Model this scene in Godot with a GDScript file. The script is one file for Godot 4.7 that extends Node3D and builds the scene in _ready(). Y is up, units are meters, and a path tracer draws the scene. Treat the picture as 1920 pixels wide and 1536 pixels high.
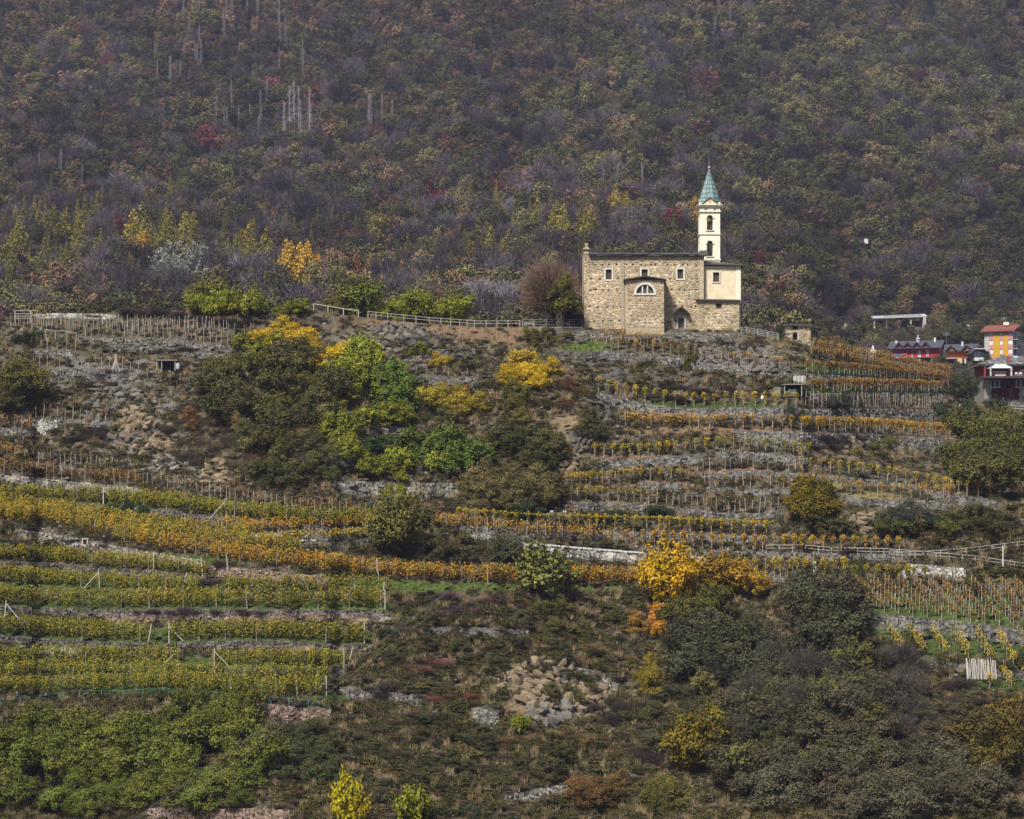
extends Node3D
# A church on a terraced vineyard hill in late autumn, a wooded mountainside behind it.
# Lengths are metres. The lens stands at the origin and looks along -z; seen(u, v, d) is the point that lies d metres
# into the view and shows at column u, row v of a 1920 x 1536 picture, so that measured places become real ones.
const FOCAL := 4540.0
const MID := 960.0
const HORIZON := 1006.0
var rng := RandomNumberGenerator.new()
var relief := FastNoiseLite.new()
var patches := FastNoiseLite.new()
var cam: Camera3D


class Shape:
	var v := PackedVector3Array()
	var n := PackedVector3Array()
	var c := PackedColorArray()
	var tint := Color(1, 1, 1)
	func tri(p: Vector3, q: Vector3, r: Vector3) -> void:
		var m := (r - p).cross(q - p).normalized()
		v.append(p); v.append(q); v.append(r)
		n.append(m); n.append(m); n.append(m)
		c.append(tint); c.append(tint); c.append(tint)
	func quad(p: Vector3, q: Vector3, r: Vector3, s: Vector3) -> void:  # clockwise seen from the front
		tri(p, q, r)
		tri(p, r, s)
	func panel(o: Vector3, r: Vector3, u: Vector3) -> void:  # front towards r x u
		quad(o, o + u, o + u + r, o + r)
	func box(mid: Vector3, size: Vector3, turn := Basis()) -> void:
		var x := turn.x * size.x * 0.5
		var y := turn.y * size.y * 0.5
		var z := turn.z * size.z * 0.5
		panel(mid - x - y + z, 2 * x, 2 * y)
		panel(mid + x - y - z, -2 * x, 2 * y)
		panel(mid + x - y + z, -2 * z, 2 * y)
		panel(mid - x - y - z, 2 * z, 2 * y)
		panel(mid - x + y + z, 2 * x, -2 * z)
		panel(mid - x - y - z, 2 * x, 2 * z)
	func tube(p: Vector3, q: Vector3, r0: float, r1: float, sides := 6, capped := true) -> void:
		var d := (q - p).normalized()
		var a := d.cross(Vector3(0.3, 0.1, 1) if absf(d.z) < 0.8 else Vector3(1, 0.2, 0)).normalized()
		var b := d.cross(a)
		for k in sides:
			var t0 := TAU * k / sides
			var t1 := TAU * (k + 1) / sides
			var e0 := a * cos(t0) + b * sin(t0)
			var e1 := a * cos(t1) + b * sin(t1)
			quad(p + e0 * r0, p + e1 * r0, q + e1 * r1, q + e0 * r1)
			if capped:
				tri(q + e0 * r1, q + e1 * r1, q)
	func lathe(mid: Vector3, profile: Array, sides: int, phase := 0.0) -> void:  # profile: [radius, height] from the bottom up
		for k in sides:
			var t0 := TAU * k / sides + phase
			var t1 := TAU * (k + 1) / sides + phase
			for i in profile.size() - 1:
				var a: Array = profile[i]
				var b: Array = profile[i + 1]
				quad(mid + Vector3(a[0] * cos(t0), a[1], a[0] * sin(t0)), mid + Vector3(b[0] * cos(t0), b[1], b[0] * sin(t0)), mid + Vector3(b[0] * cos(t1), b[1], b[0] * sin(t1)), mid + Vector3(a[0] * cos(t1), a[1], a[0] * sin(t1)))
	func leaf(p: Vector3, m: Vector3, along: Vector3, long: float, wide: float) -> void:
		var a := (along - m * m.dot(along)).normalized() * long * 0.5
		var b := m.cross(a).normalized() * wide * 0.5
		v.append(p - a); v.append(p + b); v.append(p + a)
		v.append(p - a); v.append(p + a); v.append(p - b)
		for k in 6:
			n.append(m)
			c.append(tint)
	func mesh() -> ArrayMesh:
		var a := []
		a.resize(Mesh.ARRAY_MAX)
		a[Mesh.ARRAY_VERTEX] = v
		a[Mesh.ARRAY_NORMAL] = n
		a[Mesh.ARRAY_COLOR] = c
		var m := ArrayMesh.new()
		m.add_surface_from_arrays(Mesh.PRIMITIVE_TRIANGLES, a)
		return m


func seen(u: float, v: float, d: float) -> Vector3:
	return Vector3((u - MID) / FOCAL * d, (HORIZON - v) / FOCAL * d, -d)

func rand(a: float, b: float) -> float:
	return rng.randf_range(a, b)

func ball() -> Vector3:
	var z := rand(-1, 1)
	var t := rand(0, TAU)
	var r := sqrt(1 - z * z)
	return Vector3(r * cos(t), z, r * sin(t))

func line_at(pts: Array, u: float) -> float:  # pts: [u, v, u, v, ...]
	if u <= pts[0]: return pts[1]
	for i in range(2, pts.size(), 2):
		if u <= pts[i]:
			return lerpf(pts[i - 1], pts[i + 1], (u - pts[i - 2]) / maxf(pts[i] - pts[i - 2], 0.001))
	return pts[pts.size() - 1]

# ---- naming -------------------------------------------------------------------------------------------------------
var taken := {}
var told := {}

func numbered(called: String) -> String:
	var k: int = taken.get(called, 0)
	taken[called] = k + 1
	return called if k == 0 else "%s_%03d" % [called, k]

func tag(o: Node3D, label: String, category: String, group := "", kind := "") -> Node3D:
	if label: o.set_meta("label", label)
	if category: o.set_meta("category", category)
	if group: o.set_meta("group", group)
	if kind: o.set_meta("kind", kind)
	return o

func thing(called: String, at: Vector3, label: String, category: String, group := "") -> Node3D:
	var o := Node3D.new()
	o.name = numbered(called)
	o.position = at
	add_child(o)
	return tag(o, label, category, group)

func part(of: Node3D, called: String, mesh: Mesh, m: Material, at := Vector3.ZERO, kind := "") -> MeshInstance3D:
	var o := MeshInstance3D.new()
	o.name = called
	o.mesh = mesh
	o.material_override = m
	o.position = at
	of.add_child(o, true)
	if kind: o.set_meta("kind", kind)
	return o

func ground_piece(called: String, mesh: Mesh, m: Material) -> MeshInstance3D:
	var o := part(self, called, mesh, m)
	o.set_meta("kind", "structure")
	return o

func many(of: Node3D, called: String, mesh: Mesh, m: Material, where: Array, tints: Array) -> MultiMeshInstance3D:
	var mm := MultiMesh.new()
	mm.transform_format = MultiMesh.TRANSFORM_3D
	mm.use_colors = true
	mm.mesh = mesh
	mm.instance_count = where.size()
	for i in where.size():
		mm.set_instance_transform(i, where[i])
		mm.set_instance_color(i, tints[i])
	var o := MultiMeshInstance3D.new()
	o.name = called
	o.multimesh = mm
	o.material_override = m
	of.add_child(o, true)
	o.set_meta("kind", "stuff")
	return o

# ---- materials ----------------------------------------------------------------------------------------------------
var grain: NoiseTexture2D
var grain_bump: NoiseTexture2D
var blotch: NoiseTexture2D
var wash: NoiseTexture2D

func noise_picture(freq: float, octaves: int, low: float, high: float, seed_: int, bump := false) -> NoiseTexture2D:
	var f := FastNoiseLite.new()
	f.seed = seed_
	f.frequency = freq
	f.fractal_octaves = octaves
	var t := NoiseTexture2D.new()
	t.width = 512
	t.height = 512
	t.seamless = true
	t.noise = f
	if bump:
		t.as_normal_map = true
		t.bump_strength = 10.0
	else:
		var g := Gradient.new()
		g.set_color(0, Color(low, low, low))
		g.set_color(1, Color(high, high, high))
		t.color_ramp = g
	return t

func paint(linear: Color, rough := 0.85, metal := 0.0) -> StandardMaterial3D:
	var m := StandardMaterial3D.new()
	m.albedo_color = linear.linear_to_srgb()
	m.roughness = rough
	m.metallic = metal
	m.metallic_specular = 0.3
	m.vertex_color_use_as_albedo = true
	return m

func worn(linear: Color, rough := 0.9, size := 0.2, picture: NoiseTexture2D = null, bumpy := 0.0) -> StandardMaterial3D:
	var m := paint(linear, rough)
	m.albedo_texture = picture if picture else blotch
	m.uv1_triplanar = true
	m.uv1_world_triplanar = true
	m.uv1_scale = Vector3.ONE * size
	if bumpy > 0.0:
		m.normal_enabled = true
		m.normal_texture = grain_bump
		m.normal_scale = bumpy
	return m

func leaf_paint(linear: Color) -> StandardMaterial3D:
	var m := paint(linear, 0.8)
	m.metallic_specular = 0.15
	return m

func _ready() -> void:
	rng.seed = 4711
	relief.seed = 5
	relief.frequency = 0.045
	relief.fractal_octaves = 4
	patches.seed = 9
	patches.frequency = 0.02
	patches.fractal_octaves = 3
	# camera: a long lens, its picture shifted up a little so that walls stay upright
	cam = Camera3D.new()
	cam.name = "camera"
	cam.projection = Camera3D.PROJECTION_FRUSTUM
	cam.near = 1.0
	cam.far = 6000.0
	cam.size = 1536.0 / FOCAL
	cam.frustum_offset = Vector2(0.0, (HORIZON - 768.0) / FOCAL)
	add_child(cam)
	# sky: an even autumn overcast
	var sky_look := ProceduralSkyMaterial.new()
	sky_look.sky_top_color = Color(0.60, 0.64, 0.72)
	sky_look.sky_horizon_color = Color(0.72, 0.74, 0.78)
	sky_look.ground_horizon_color = Color(0.30, 0.29, 0.28)
	sky_look.ground_bottom_color = Color(0.16, 0.15, 0.13)
	sky_look.sky_energy_multiplier = 0.68
	sky_look.sun_angle_max = 1.0
	var env := Environment.new()
	env.background_mode = Environment.BG_SKY
	env.sky = Sky.new()
	env.sky.sky_material = sky_look
	env.tonemap_mode = Environment.TONE_MAPPER_LINEAR
	env.tonemap_exposure = 2.2
	env.sdfgi_enabled = true
	env.ssao_enabled = true
	env.ssil_enabled = true
	env.fog_enabled = true
	env.fog_density = 0.00007
	env.fog_light_color = Color(0.58, 0.60, 0.72)
	var around := WorldEnvironment.new()
	around.name = "weather"
	around.environment = env
	add_child(around)
	# the sun behind thin cloud
	var sun := DirectionalLight3D.new()
	sun.name = "sun"
	sun.light_energy = 1.1
	sun.light_color = Color(1.0, 0.97, 0.93)
	sun.light_angular_distance = 12.0
	sun.shadow_enabled = true
	sun.rotation_degrees = Vector3(-52, -34, 0)
	add_child(sun)
	grain = noise_picture(0.035, 5, 0.45, 1.0, 3)
	grain_bump = noise_picture(0.03, 5, 0, 1, 4, true)
	blotch = noise_picture(0.012, 6, 0.74, 1.0, 8)
	wash = noise_picture(0.008, 6, 0.86, 1.0, 12)
	make_plant_meshes()
	build_hill()
	build_mountain()
	build_church()
	build_chapel_terrace()
	build_vineyards()
	build_small_structures()
	build_hamlet()
	build_near_house()
	build_plants()
	build_standouts()
	build_forest()
	build_cover()
	tell_apart()

# ---- what stands where on the hill (columns and rows of the measured picture) ----------------------------------------
# vine rows: what it looks like | foot line u, v, ... | metres between posts | post height | planting | leaf colours | height of the dry wall below in rows | leaves per metre
var ROWS := [
	["a few amber vines on tall stakes directly below the church wall", [1138, 644, 1190, 647, 1240, 650], 0.9, 2.1, "tuft", "amber", 0, 60],
	["sparse amber vines on pale stakes above the grey rock under the church", [1128, 655, 1240, 664, 1315, 677, 1412, 687, 1472, 695], 1.25, 2.0, "tuft", "amber", 14, 22],
	["rusty vines along the crest beside the ruined stone hut", [1526, 657, 1600, 670, 1660, 680, 1740, 697, 1783, 704], 1.6, 1.9, "hedge", "rust", 0, 70],
	["rusty vines one row below the crest of the far right slope", [1522, 670, 1600, 683, 1640, 691, 1700, 702, 1783, 716], 1.7, 1.9, "hedge", "rust", 0, 70],
	["thin amber vines on grass below the ruined stone hut", [1478, 697, 1560, 700, 1620, 704, 1700, 711, 1783, 723], 1.5, 1.9, "tuft", "rust", 10, 40],
	["rusty amber vines with crowded stakes above the bare post terrace", [1512, 735, 1600, 733, 1690, 733, 1776, 735], 1.3, 2.0, "tuft", "rust", 16, 60],
	["golden vines curving along the first long wall below the rock", [1122, 733, 1180, 747, 1232, 757, 1292, 763, 1404, 761, 1500, 762], 1.45, 2.1, "tuft", "gold", 24, 60],
	["bare grey posts with hardly any leaves beside the lean-to", [1510, 764, 1640, 763, 1780, 766], 1.25, 2.4, "bare", "gold", 18, 5],
	["dense orange and yellow vines below the curving wall", [1172, 796, 1240, 800, 1300, 801, 1366, 802], 1.35, 2.1, "hedge", "amber", 0, 110],
	["orange vine heads each on its own post continuing the dense row", [1380, 803, 1430, 806, 1527, 809, 1600, 809, 1677, 813, 1726, 817, 1788, 819], 1.45, 2.2, "tuft", "amber", 26, 62],
	["patchy yellow vines on the dipping terrace", [1115, 856, 1169, 859, 1223, 856, 1284, 850, 1327, 846], 1.35, 2.0, "tuft", "gold", 18, 50],
	["thin olive and yellow vines right of the dipping terrace", [1345, 845, 1395, 844, 1453, 849, 1516, 856], 1.3, 2.0, "tuft", "olive", 16, 45],
	["close golden vines rising on the left end terrace", [1060, 913, 1100, 910, 1123, 908, 1178, 903, 1195, 902], 0.8, 2.0, "tuft", "gold", 0, 60],
	["few straggling yellow vines on brown earth", [1200, 902, 1252, 903, 1280, 903], 1.5, 2.1, "tuft", "gold", 14, 28],
	["mostly bare stakes on red earth in the middle of the terraces", [1308, 884, 1344, 882, 1384, 879, 1453, 880, 1500, 884], 0.9, 2.0, "bare", "rust", 14, 8],
	["amber vines above yellow grass stepping down to the right", [1505, 886, 1543, 888, 1589, 892, 1629, 896, 1671, 902, 1753, 918, 1838, 933], 1.5, 2.1, "tuft", "gold", 10, 34],
	["thin stakes with a few orange leaves under the bare terrace", [1321, 910, 1378, 915, 1458, 915], 1.1, 1.9, "bare", "amber", 12, 10],
	["orange tinged vines above a strip of yellow grass", [1470, 916, 1551, 919, 1628, 931, 1704, 935, 1784, 937], 1.35, 2.1, "tuft", "amber", 18, 30],
	["pale yellow vines on the low rounded terrace above the dark bushes", [1071, 939, 1129, 939, 1192, 943, 1240, 946], 1.1, 2.0, "tuft", "gold", 16, 34],
	["bare thin stakes scattered on stony ground", [1250, 947, 1281, 951, 1327, 956, 1370, 961, 1418, 959, 1473, 952], 0.95, 2.0, "bare", "olive", 12, 10],
	["yellow vines trained along wires in front of a dark hedge", [860, 980, 970, 988, 1045, 991, 1200, 994, 1300, 998, 1452, 1004], 1.5, 2.1, "wire", "gold", 14, 46],
	["amber vines along the edge of the white road wall", [820, 990, 875, 998, 997, 1008, 1084, 1013, 1190, 1022], 1.4, 2.2, "hedge", "amber", 0, 90],
	["amber vine heads on posts above the lane to the right", [1205, 1023, 1400, 1032, 1560, 1035, 1692, 1037], 1.5, 2.2, "tuft", "amber", 10, 66],
	["tall yellow vine arbour behind the lane wall", [1350, 1084, 1440, 1082, 1590, 1083], 1.35, 2.6, "tuft", "gold", 12, 80],
	["orange and green vines by the white wall of the lane", [1585, 1092, 1660, 1093, 1745, 1094], 1.5, 2.3, "tuft", "olive", 0, 70],
	["brown orange vines with white posts above the pale dry wall", [-60, 880, 0, 886, 70, 893, 177, 904, 273, 914], 1.6, 2.2, "hedge", "rust", 14, 75],
	["brown leafless vines with white stakes along the foot of the cliff", [275, 914, 353, 924, 423, 939, 493, 951, 567, 959, 637, 968, 705, 972], 1.0, 2.2, "hedge", "rust", 0, 26],
	["yellow green hedge of vines below the pale dry wall", [-80, 939, 0, 940, 150, 943, 250, 948, 330, 957, 420, 971, 500, 979, 640, 986, 718, 990], 4.2, 2.2, "hedge", "olive", 12, 190],
	["golden hedge of vines uppermost in the broad yellow band", [-80, 952, 0, 957, 90, 966, 180, 978, 270, 996, 380, 1008, 470, 1018], 5.0, 2.2, "hedge", "mixed", 0, 180],
	["golden hedge of vines down the middle of the broad yellow band", [-80, 964, 0, 970, 90, 977, 180, 990, 270, 1010, 400, 1026, 520, 1036, 560, 1042], 5.0, 2.2, "hedge", "mixed", 0, 170],
	["amber and red hedge of vines on grass across the middle of the hill", [-80, 976, 0, 979, 90, 984, 180, 1004, 260, 1023, 340, 1036, 420, 1051, 530, 1063, 640, 1075, 740, 1086, 861, 1091, 950, 1095, 1109, 1096, 1205, 1099], 2.0, 2.2, "hedge", "amber", 0, 170],
	["short orange row of vines above the curved pale wall", [415, 992, 480, 1000, 560, 998, 690, 992], 3.2, 1.9, "hedge", "amber", 12, 100],
	["low yellow row of vines under the curved pale wall", [530, 1016, 600, 1014, 690, 1010], 3.4, 1.5, "hedge", "gold", 8, 80],
	["olive hedge of vines directly under the wall with the niche", [-80, 1050, 0, 1051, 85, 1052, 93, 1054, 200, 1064, 287, 1069, 382, 1081], 5.2, 2.0, "hedge", "olive", 8, 170],
	["olive hedge of vines behind a leaning pair of posts", [-80, 1086, 0, 1091, 97, 1098, 187, 1102, 283, 1108, 372, 1114], 5.0, 2.1, "hedge", "olive", 0, 180],
	["yellow green vines below the red stone wall", [428, 1110, 547, 1111, 640, 1112, 728, 1113], 4.0, 2.0, "hedge", "olive", 0, 150],
	["broad olive hedge of vines ending in a white post on bright grass", [-80, 1128, 0, 1133, 173, 1141, 360, 1139, 547, 1141, 640, 1139, 721, 1141], 5.0, 2.3, "hedge", "olive", 12, 190],
	["olive hedge of vines left of the gap with the leaning post", [-80, 1184, 0, 1188, 60, 1193, 213, 1201, 279, 1203], 4.6, 2.3, "hedge", "olive", 10, 200],
	["olive hedge of vines right of the gap with the leaning post", [316, 1203, 440, 1198, 533, 1199, 610, 1204, 684, 1206], 4.6, 2.2, "hedge", "olive", 10, 180],
	["dull olive hedge of vines below the brambly bank", [-80, 1250, 45, 1247, 137, 1246, 277, 1248, 336, 1249], 5.0, 2.2, "hedge", "olive", 0, 180],
	["yellow olive vines right of the braced white post", [402, 1252, 523, 1249, 610, 1251, 652, 1259], 3.0, 2.0, "hedge", "olive", 10, 150],
	["dull olive upper hedge of vines above the green net fence", [-80, 1274, 100, 1270, 280, 1272, 400, 1278, 540, 1280, 616, 1284], 5.0, 2.0, "hedge", "olive", 0, 150],
	["yellow olive lowest hedge of vines along the green net fence", [-80, 1306, 0, 1304, 180, 1298, 300, 1294, 400, 1298, 473, 1304, 612, 1306], 5.0, 2.1, "hedge", "olive", 0, 190],
	["orange vines in front of a pale wall at the hill's left flank", [-60, 795, 0, 798, 60, 806], 1.2, 1.9, "hedge", "amber", 14, 60],
	["pair of orange vines beside the pale patch of rock", [-60, 846, 0, 851, 48, 866], 1.4, 1.9, "hedge", "amber", 0, 60],
	["crowded bare stakes along the skyline terrace", [20, 613, 150, 611, 300, 613, 430, 618], 0.62, 1.9, "bare", "rust", 0, 0],
	["crowded bare stakes on the second skyline terrace", [60, 620, 200, 619, 330, 622, 470, 630], 0.75, 2.0, "bare", "rust", 0, 0],
	["tall bare stakes above the broken grey wall", [160, 631, 260, 631, 340, 636, 480, 652], 0.95, 2.1, "bare", "rust", 10, 3],
	["bare stakes on the stony shelf left of the plank shelter", [64, 688, 140, 687, 240, 690], 0.95, 1.8, "bare", "olive", 14, 8],
	["scattered stakes below the plank shelter", [246, 700, 300, 716, 350, 722], 1.7, 1.8, "bare", "gold", 0, 14],
	["broken stakes with orange leaves above the bramble hollow", [68, 782, 130, 786, 205, 792], 0.95, 1.9, "bare", "rust", 8, 22],
	["tilted stakes below the bramble hollow", [72, 868, 130, 872, 210, 884], 0.8, 1.9, "bare", "olive", 6, 6],
	["few stakes below the fenced corner of the skyline", [58, 652, 110, 655, 150, 660], 1.3, 1.9, "bare", "amber", 14, 5],
	["wire row of posts between the rocks and the yellow shrub", [780, 702, 830, 703, 900, 706], 1.6, 1.3, "bare", "gold", 14, 0],
	["single file of stakes by the grey cliff edge", [430, 700, 500, 716, 570, 730], 1.6, 1.7, "bare", "gold", 0, 12],
]

# dry walls that carry no vines: what it looks like | top line | height in rows | tone
var WALLS := [
	["long dry stone wall holding up the church yard", [1036, 622, 1095, 623, 1250, 624, 1385, 628], 13, "grey"],
	["dark dry wall below the strip of grass left of the amber vines", [1040, 660, 1130, 662, 1215, 668], 13, "dark"],
	["pale broken wall in the middle of the green shrubs", [664, 800, 720, 798, 768, 803], 14, "pale"],
	["rubble wall on the left below the green shrubs", [630, 856, 700, 858], 24, "pale"],
	["long rubble wall above the olive trees", [628, 903, 740, 905, 862, 908], 26, "pale"],
	["dark wall between the rocks and the green shrubs", [690, 706, 780, 706], 16, "grey"],
	["pale square wall end beside the bramble hollow", [62, 788, 106, 790], 26, "white"],
	["grey wall at the left flank", [-80, 780, 0, 776, 60, 780], 12, "grey"],
	["low wall on the stony shelf", [66, 702, 240, 704], 12, "grey"],
	["crumbling wall below the bare stakes", [200, 648, 330, 652, 420, 668], 10, "grey"],
	["stone bank along the skyline", [60, 590, 140, 588, 220, 592], 8, "white"],
	["white stone wall along the lane", [880, 1000, 985, 1012], 14, "pale"],
	["white capped wall along the lane", [985, 1021, 1100, 1031, 1216, 1040, 1330, 1046], 17, "white"],
	["white wall under the lane fence", [1705, 1058, 1760, 1062, 1812, 1068], 24, "white"],
	["pale dry wall with a small niche", [30, 994, 100, 1002, 200, 1022, 300, 1040, 385, 1052], 17, "pale"],
	["reddish wall above the end of the vines", [395, 1062, 500, 1072, 640, 1085], 18, "red"],
	["reddish wall below the bright grass", [190, 1150, 380, 1152, 560, 1150, 730, 1152], 14, "red"],
	["bank of stones under the brambles", [40, 1212, 150, 1216], 16, "pale"],
	["stone bank at the right end of the vines", [410, 1212, 560, 1212, 690, 1216], 8, "red"],
	["long wall below the white stake vineyard", [1600, 1150, 1672, 1154, 1800, 1166, 1930, 1186, 2000, 1196], 26, "grey"],
	["low dark wall above the bundled stakes", [1690, 1236, 1800, 1246, 1930, 1262], 14, "dark"],
	["pale concrete patch below the green net fence", [455, 1314, 500, 1317], 18, "pale"],
	["red rubble bank below the green net fence", [496, 1322, 620, 1332], 28, "red"],
	["dry wall at the bottom of the slope", [270, 1517, 400, 1516, 545, 1520], 26, "red"],
	["curved dry wall beside the buff cliff", [1036, 1250, 1100, 1256, 1160, 1284], 26, "grey"],
	["fragment of dry wall below the dry grass", [890, 1330, 935, 1332], 36, "pale"],
	["broken wall below the brambles on the slope", [790, 1180, 850, 1176, 990, 1182], 16, "grey"],
	["low rubble wall near the foot of the slope", [950, 1492, 1020, 1478, 1080, 1470], 18, "pale"],
	["rubble bank on the left of the slope", [640, 1290, 720, 1298, 800, 1306], 20, "grey"],
	["wall by the far lane on the right", [1850, 975, 1930, 978], 16, "grey"],
	["low dry wall at the edge of the stake terraces", [1795, 930, 1870, 940], 24, "grey"],
]
const STONE := {"grey": Color(0.150, 0.146, 0.138), "dark": Color(0.10, 0.094, 0.088), "pale": Color(0.225, 0.215, 0.193), "white": Color(0.34, 0.33, 0.31), "red": Color(0.19, 0.145, 0.118)}

# ground that differs from dry brown slope: u, v, half width, half height, kind
var GROUND := [
	[120, 1095, 300, 25, "lawn"], [250, 1135, 420, 22, "lawn"], [640, 1140, 130, 18, "bright"], [700, 1100, 330, 14, "bright"], [350, 1050, 260, 12, "lawn"], [960, 1103, 300, 8, "bright"],
	[150, 1195, 330, 24, "lawn"], [480, 1205, 260, 18, "lawn"], [300, 1250, 420, 24, "lawn"], [300, 1290, 420, 16, "lawn"], [200, 945, 320, 10, "lawn"],
	[1720, 1160, 230, 40, "bright"], [1850, 1215, 180, 26, "lawn"], [1870, 1280, 110, 22, "lawn"], [1750, 1130, 260, 26, "lawn"], [650, 1195, 90, 12, "lawn"], [615, 1310, 60, 10, "lawn"],
	[1600, 690, 110, 20, "bright"], [1660, 700, 160, 40, "lawn"], [1560, 735, 110, 12, "lawn"], [1110, 650, 70, 12, "bright"], [1300, 760, 230, 10, "lawn"], [1640, 735, 170, 10, "lawn"], [1540, 905, 70, 14, "straw"], [1620, 932, 90, 10, "straw"],
	[900, 622, 150, 20, "earth"], [730, 605, 90, 10, "earth"], [960, 640, 60, 12, "earth"], [1300, 808, 260, 9, "earth"], [1200, 860, 140, 9, "earth"], [1170, 908, 150, 9, "earth"], [1400, 884, 120, 9, "earth"], [1150, 945, 110, 8, "earth"], [1700, 820, 120, 9, "earth"], [1700, 770, 120, 10, "earth"],
	[250, 790, 130, 90, "rock"], [200, 700, 130, 40, "rock"], [330, 890, 110, 40, "rock"], [720, 640, 110, 30, "rock"], [820, 670, 90, 20, "rock"], [1380, 670, 110, 30, "rock"], [1280, 720, 160, 26, "scree"], [1150, 690, 60, 40, "scree"], [1060, 830, 50, 80, "buff"], [1030, 1310, 120, 55, "buff"], [1600, 840, 110, 22, "buff"], [1600, 985, 80, 22, "buff"],
	[1050, 720, 60, 50, "rust"], [950, 760, 60, 40, "rust"], [830, 930, 60, 30, "rust"], [820, 1310, 100, 14, "rust"], [900, 1200, 160, 40, "rust"], [1000, 1190, 130, 26, "rust"], [1000, 1400, 160, 40, "rust"], [700, 1470, 150, 30, "rust"],
]
const EARTH := {"lawn": Color(0.060, 0.088, 0.020), "bright": Color(0.085, 0.13, 0.024), "straw": Color(0.26, 0.21, 0.06), "earth": Color(0.22, 0.145, 0.085), "rock": Color(0.19, 0.175, 0.16), "scree": Color(0.11, 0.095, 0.088), "buff": Color(0.27, 0.2, 0.125), "rust": Color(0.15, 0.09, 0.055)}

# ---- terrain ------------------------------------------------------------------------------------------------------
const CREST := [-400, 604, 0, 600, 30, 592, 130, 588, 300, 585, 450, 578, 590, 581, 640, 590, 700, 597, 800, 607, 900, 614, 980, 613, 1040, 614, 1095, 616, 1320, 618, 1392, 619, 1420, 626, 1460, 634, 1520, 648, 1560, 656, 1620, 666, 1700, 686, 1780, 702, 1800, 738, 1836, 759, 1920, 761, 2320, 770]
const SLOPE := [560, 358, 590, 354, 618, 350, 700, 337, 800, 324, 900, 313, 1000, 302, 1100, 290, 1300, 268, 1536, 245, 1820, 222]
const HU := 341
const HV := 320
const FOOT := 1800.0
var depth_of := PackedFloat32Array()
var walled := PackedByteArray()

func slope_depth(u: float, v: float) -> float:
	return line_at(SLOPE, v) + 100.0 * smoothstep(1480.0, 1900.0, u) * (1.0 - smoothstep(715.0, 960.0, v)) + 5.0 * sin(u * 0.006 + 1.0) * smoothstep(640.0, 900.0, v)

func build_hill() -> void:
	var bands := []
	for r in ROWS:
		if r[6] > 0: bands.append([r[1], r[6], 4.0])
	for w in WALLS: bands.append([w[1], w[2], 0.0])
	depth_of.resize(HU * HV)
	walled.resize(HU * HV)
	for i in HU:
		var u := -400.0 + 8.0 * i
		var top := line_at(CREST, u)
		var step := (FOOT - top) / (HV - 1)
		var rate := PackedFloat32Array()
		rate.resize(HV)
		rate.fill(1.0)
		for b in bands:
			var pts: Array = b[0]
			var last: float = pts[pts.size() - 2]
			if u < pts[0] - 10 or u > last + 10: continue
			var tall: float = b[1] * clampf(minf(u - pts[0] + 16, last + 16 - u) / 24.0, 0.0, 1.0)
			var j0 := int((line_at(pts, u) + b[2] - top) / step)
			for j in range(maxi(j0, 0), mini(j0 + int(tall / step + 0.5), HV)):
				rate[j] = 0.14
				walled[i * HV + j] = 1
		var w := PackedFloat32Array()
		w.resize(HV)
		for j in range(1, HV): w[j] = w[j - 1] + rate[j - 1]
		for j in HV:
			var v := top + (FOOT - top) * w[j] / w[HV - 1]
			var here := top + step * j
			var d := slope_depth(u, lerpf(v, here, 0.25))
			var rough := 0.35 if rate[j] < 1.0 else 1.0
			d += rough * smoothstep(0.0, 30.0, here - top) * (1.3 * relief.get_noise_2d(u * 0.5, here * 0.7) + 0.9 * relief.get_noise_2d(u * 2.0 + 900, here * 2.6))
			depth_of[i * HV + j] = d
	# the sheet: the slope, the plateau behind its crest, the far side, and the valley floor in front
	var extra := 7
	var all := HV + extra + 3
	var v3 := PackedVector3Array()
	var col := PackedColorArray()
	v3.resize(HU * all)
	col.resize(HU * all)
	for i in HU:
		var u := -400.0 + 8.0 * i
		var top := line_at(CREST, u)
		var dc := depth_of[i * HV]
		var p := seen(u, top, dc)
		var back := [[92, -44], [76, -26], [50, -10], [36, -1.5], [22, 0.2], [6, 0.06], [1.5, 0.03]]
		for k in extra:
			v3[i * all + k] = Vector3(p.x * (dc + back[k][0]) / dc, p.y + back[k][1], p.z - back[k][0])
			col[i * all + k] = soil(u, top)
		for j in HV:
			var v := top + (FOOT - top) * j / (HV - 1)
			v3[i * all + extra + j] = seen(u, v, depth_of[i * HV + j])
			col[i * all + extra + j] = soil(u, v)
		var q := v3[i * all + extra + HV - 1]
		for k in 3:
			v3[i * all + extra + HV + k] = Vector3(q.x, [-52.0, -56.0, -58.0][k], [-190.0, -120.0, 260.0][k])
			col[i * all + extra + HV + k] = soil(u, FOOT)
	ground_piece("hillside_ground", sheet(v3, col, HU, all), earth_paint())

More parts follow.
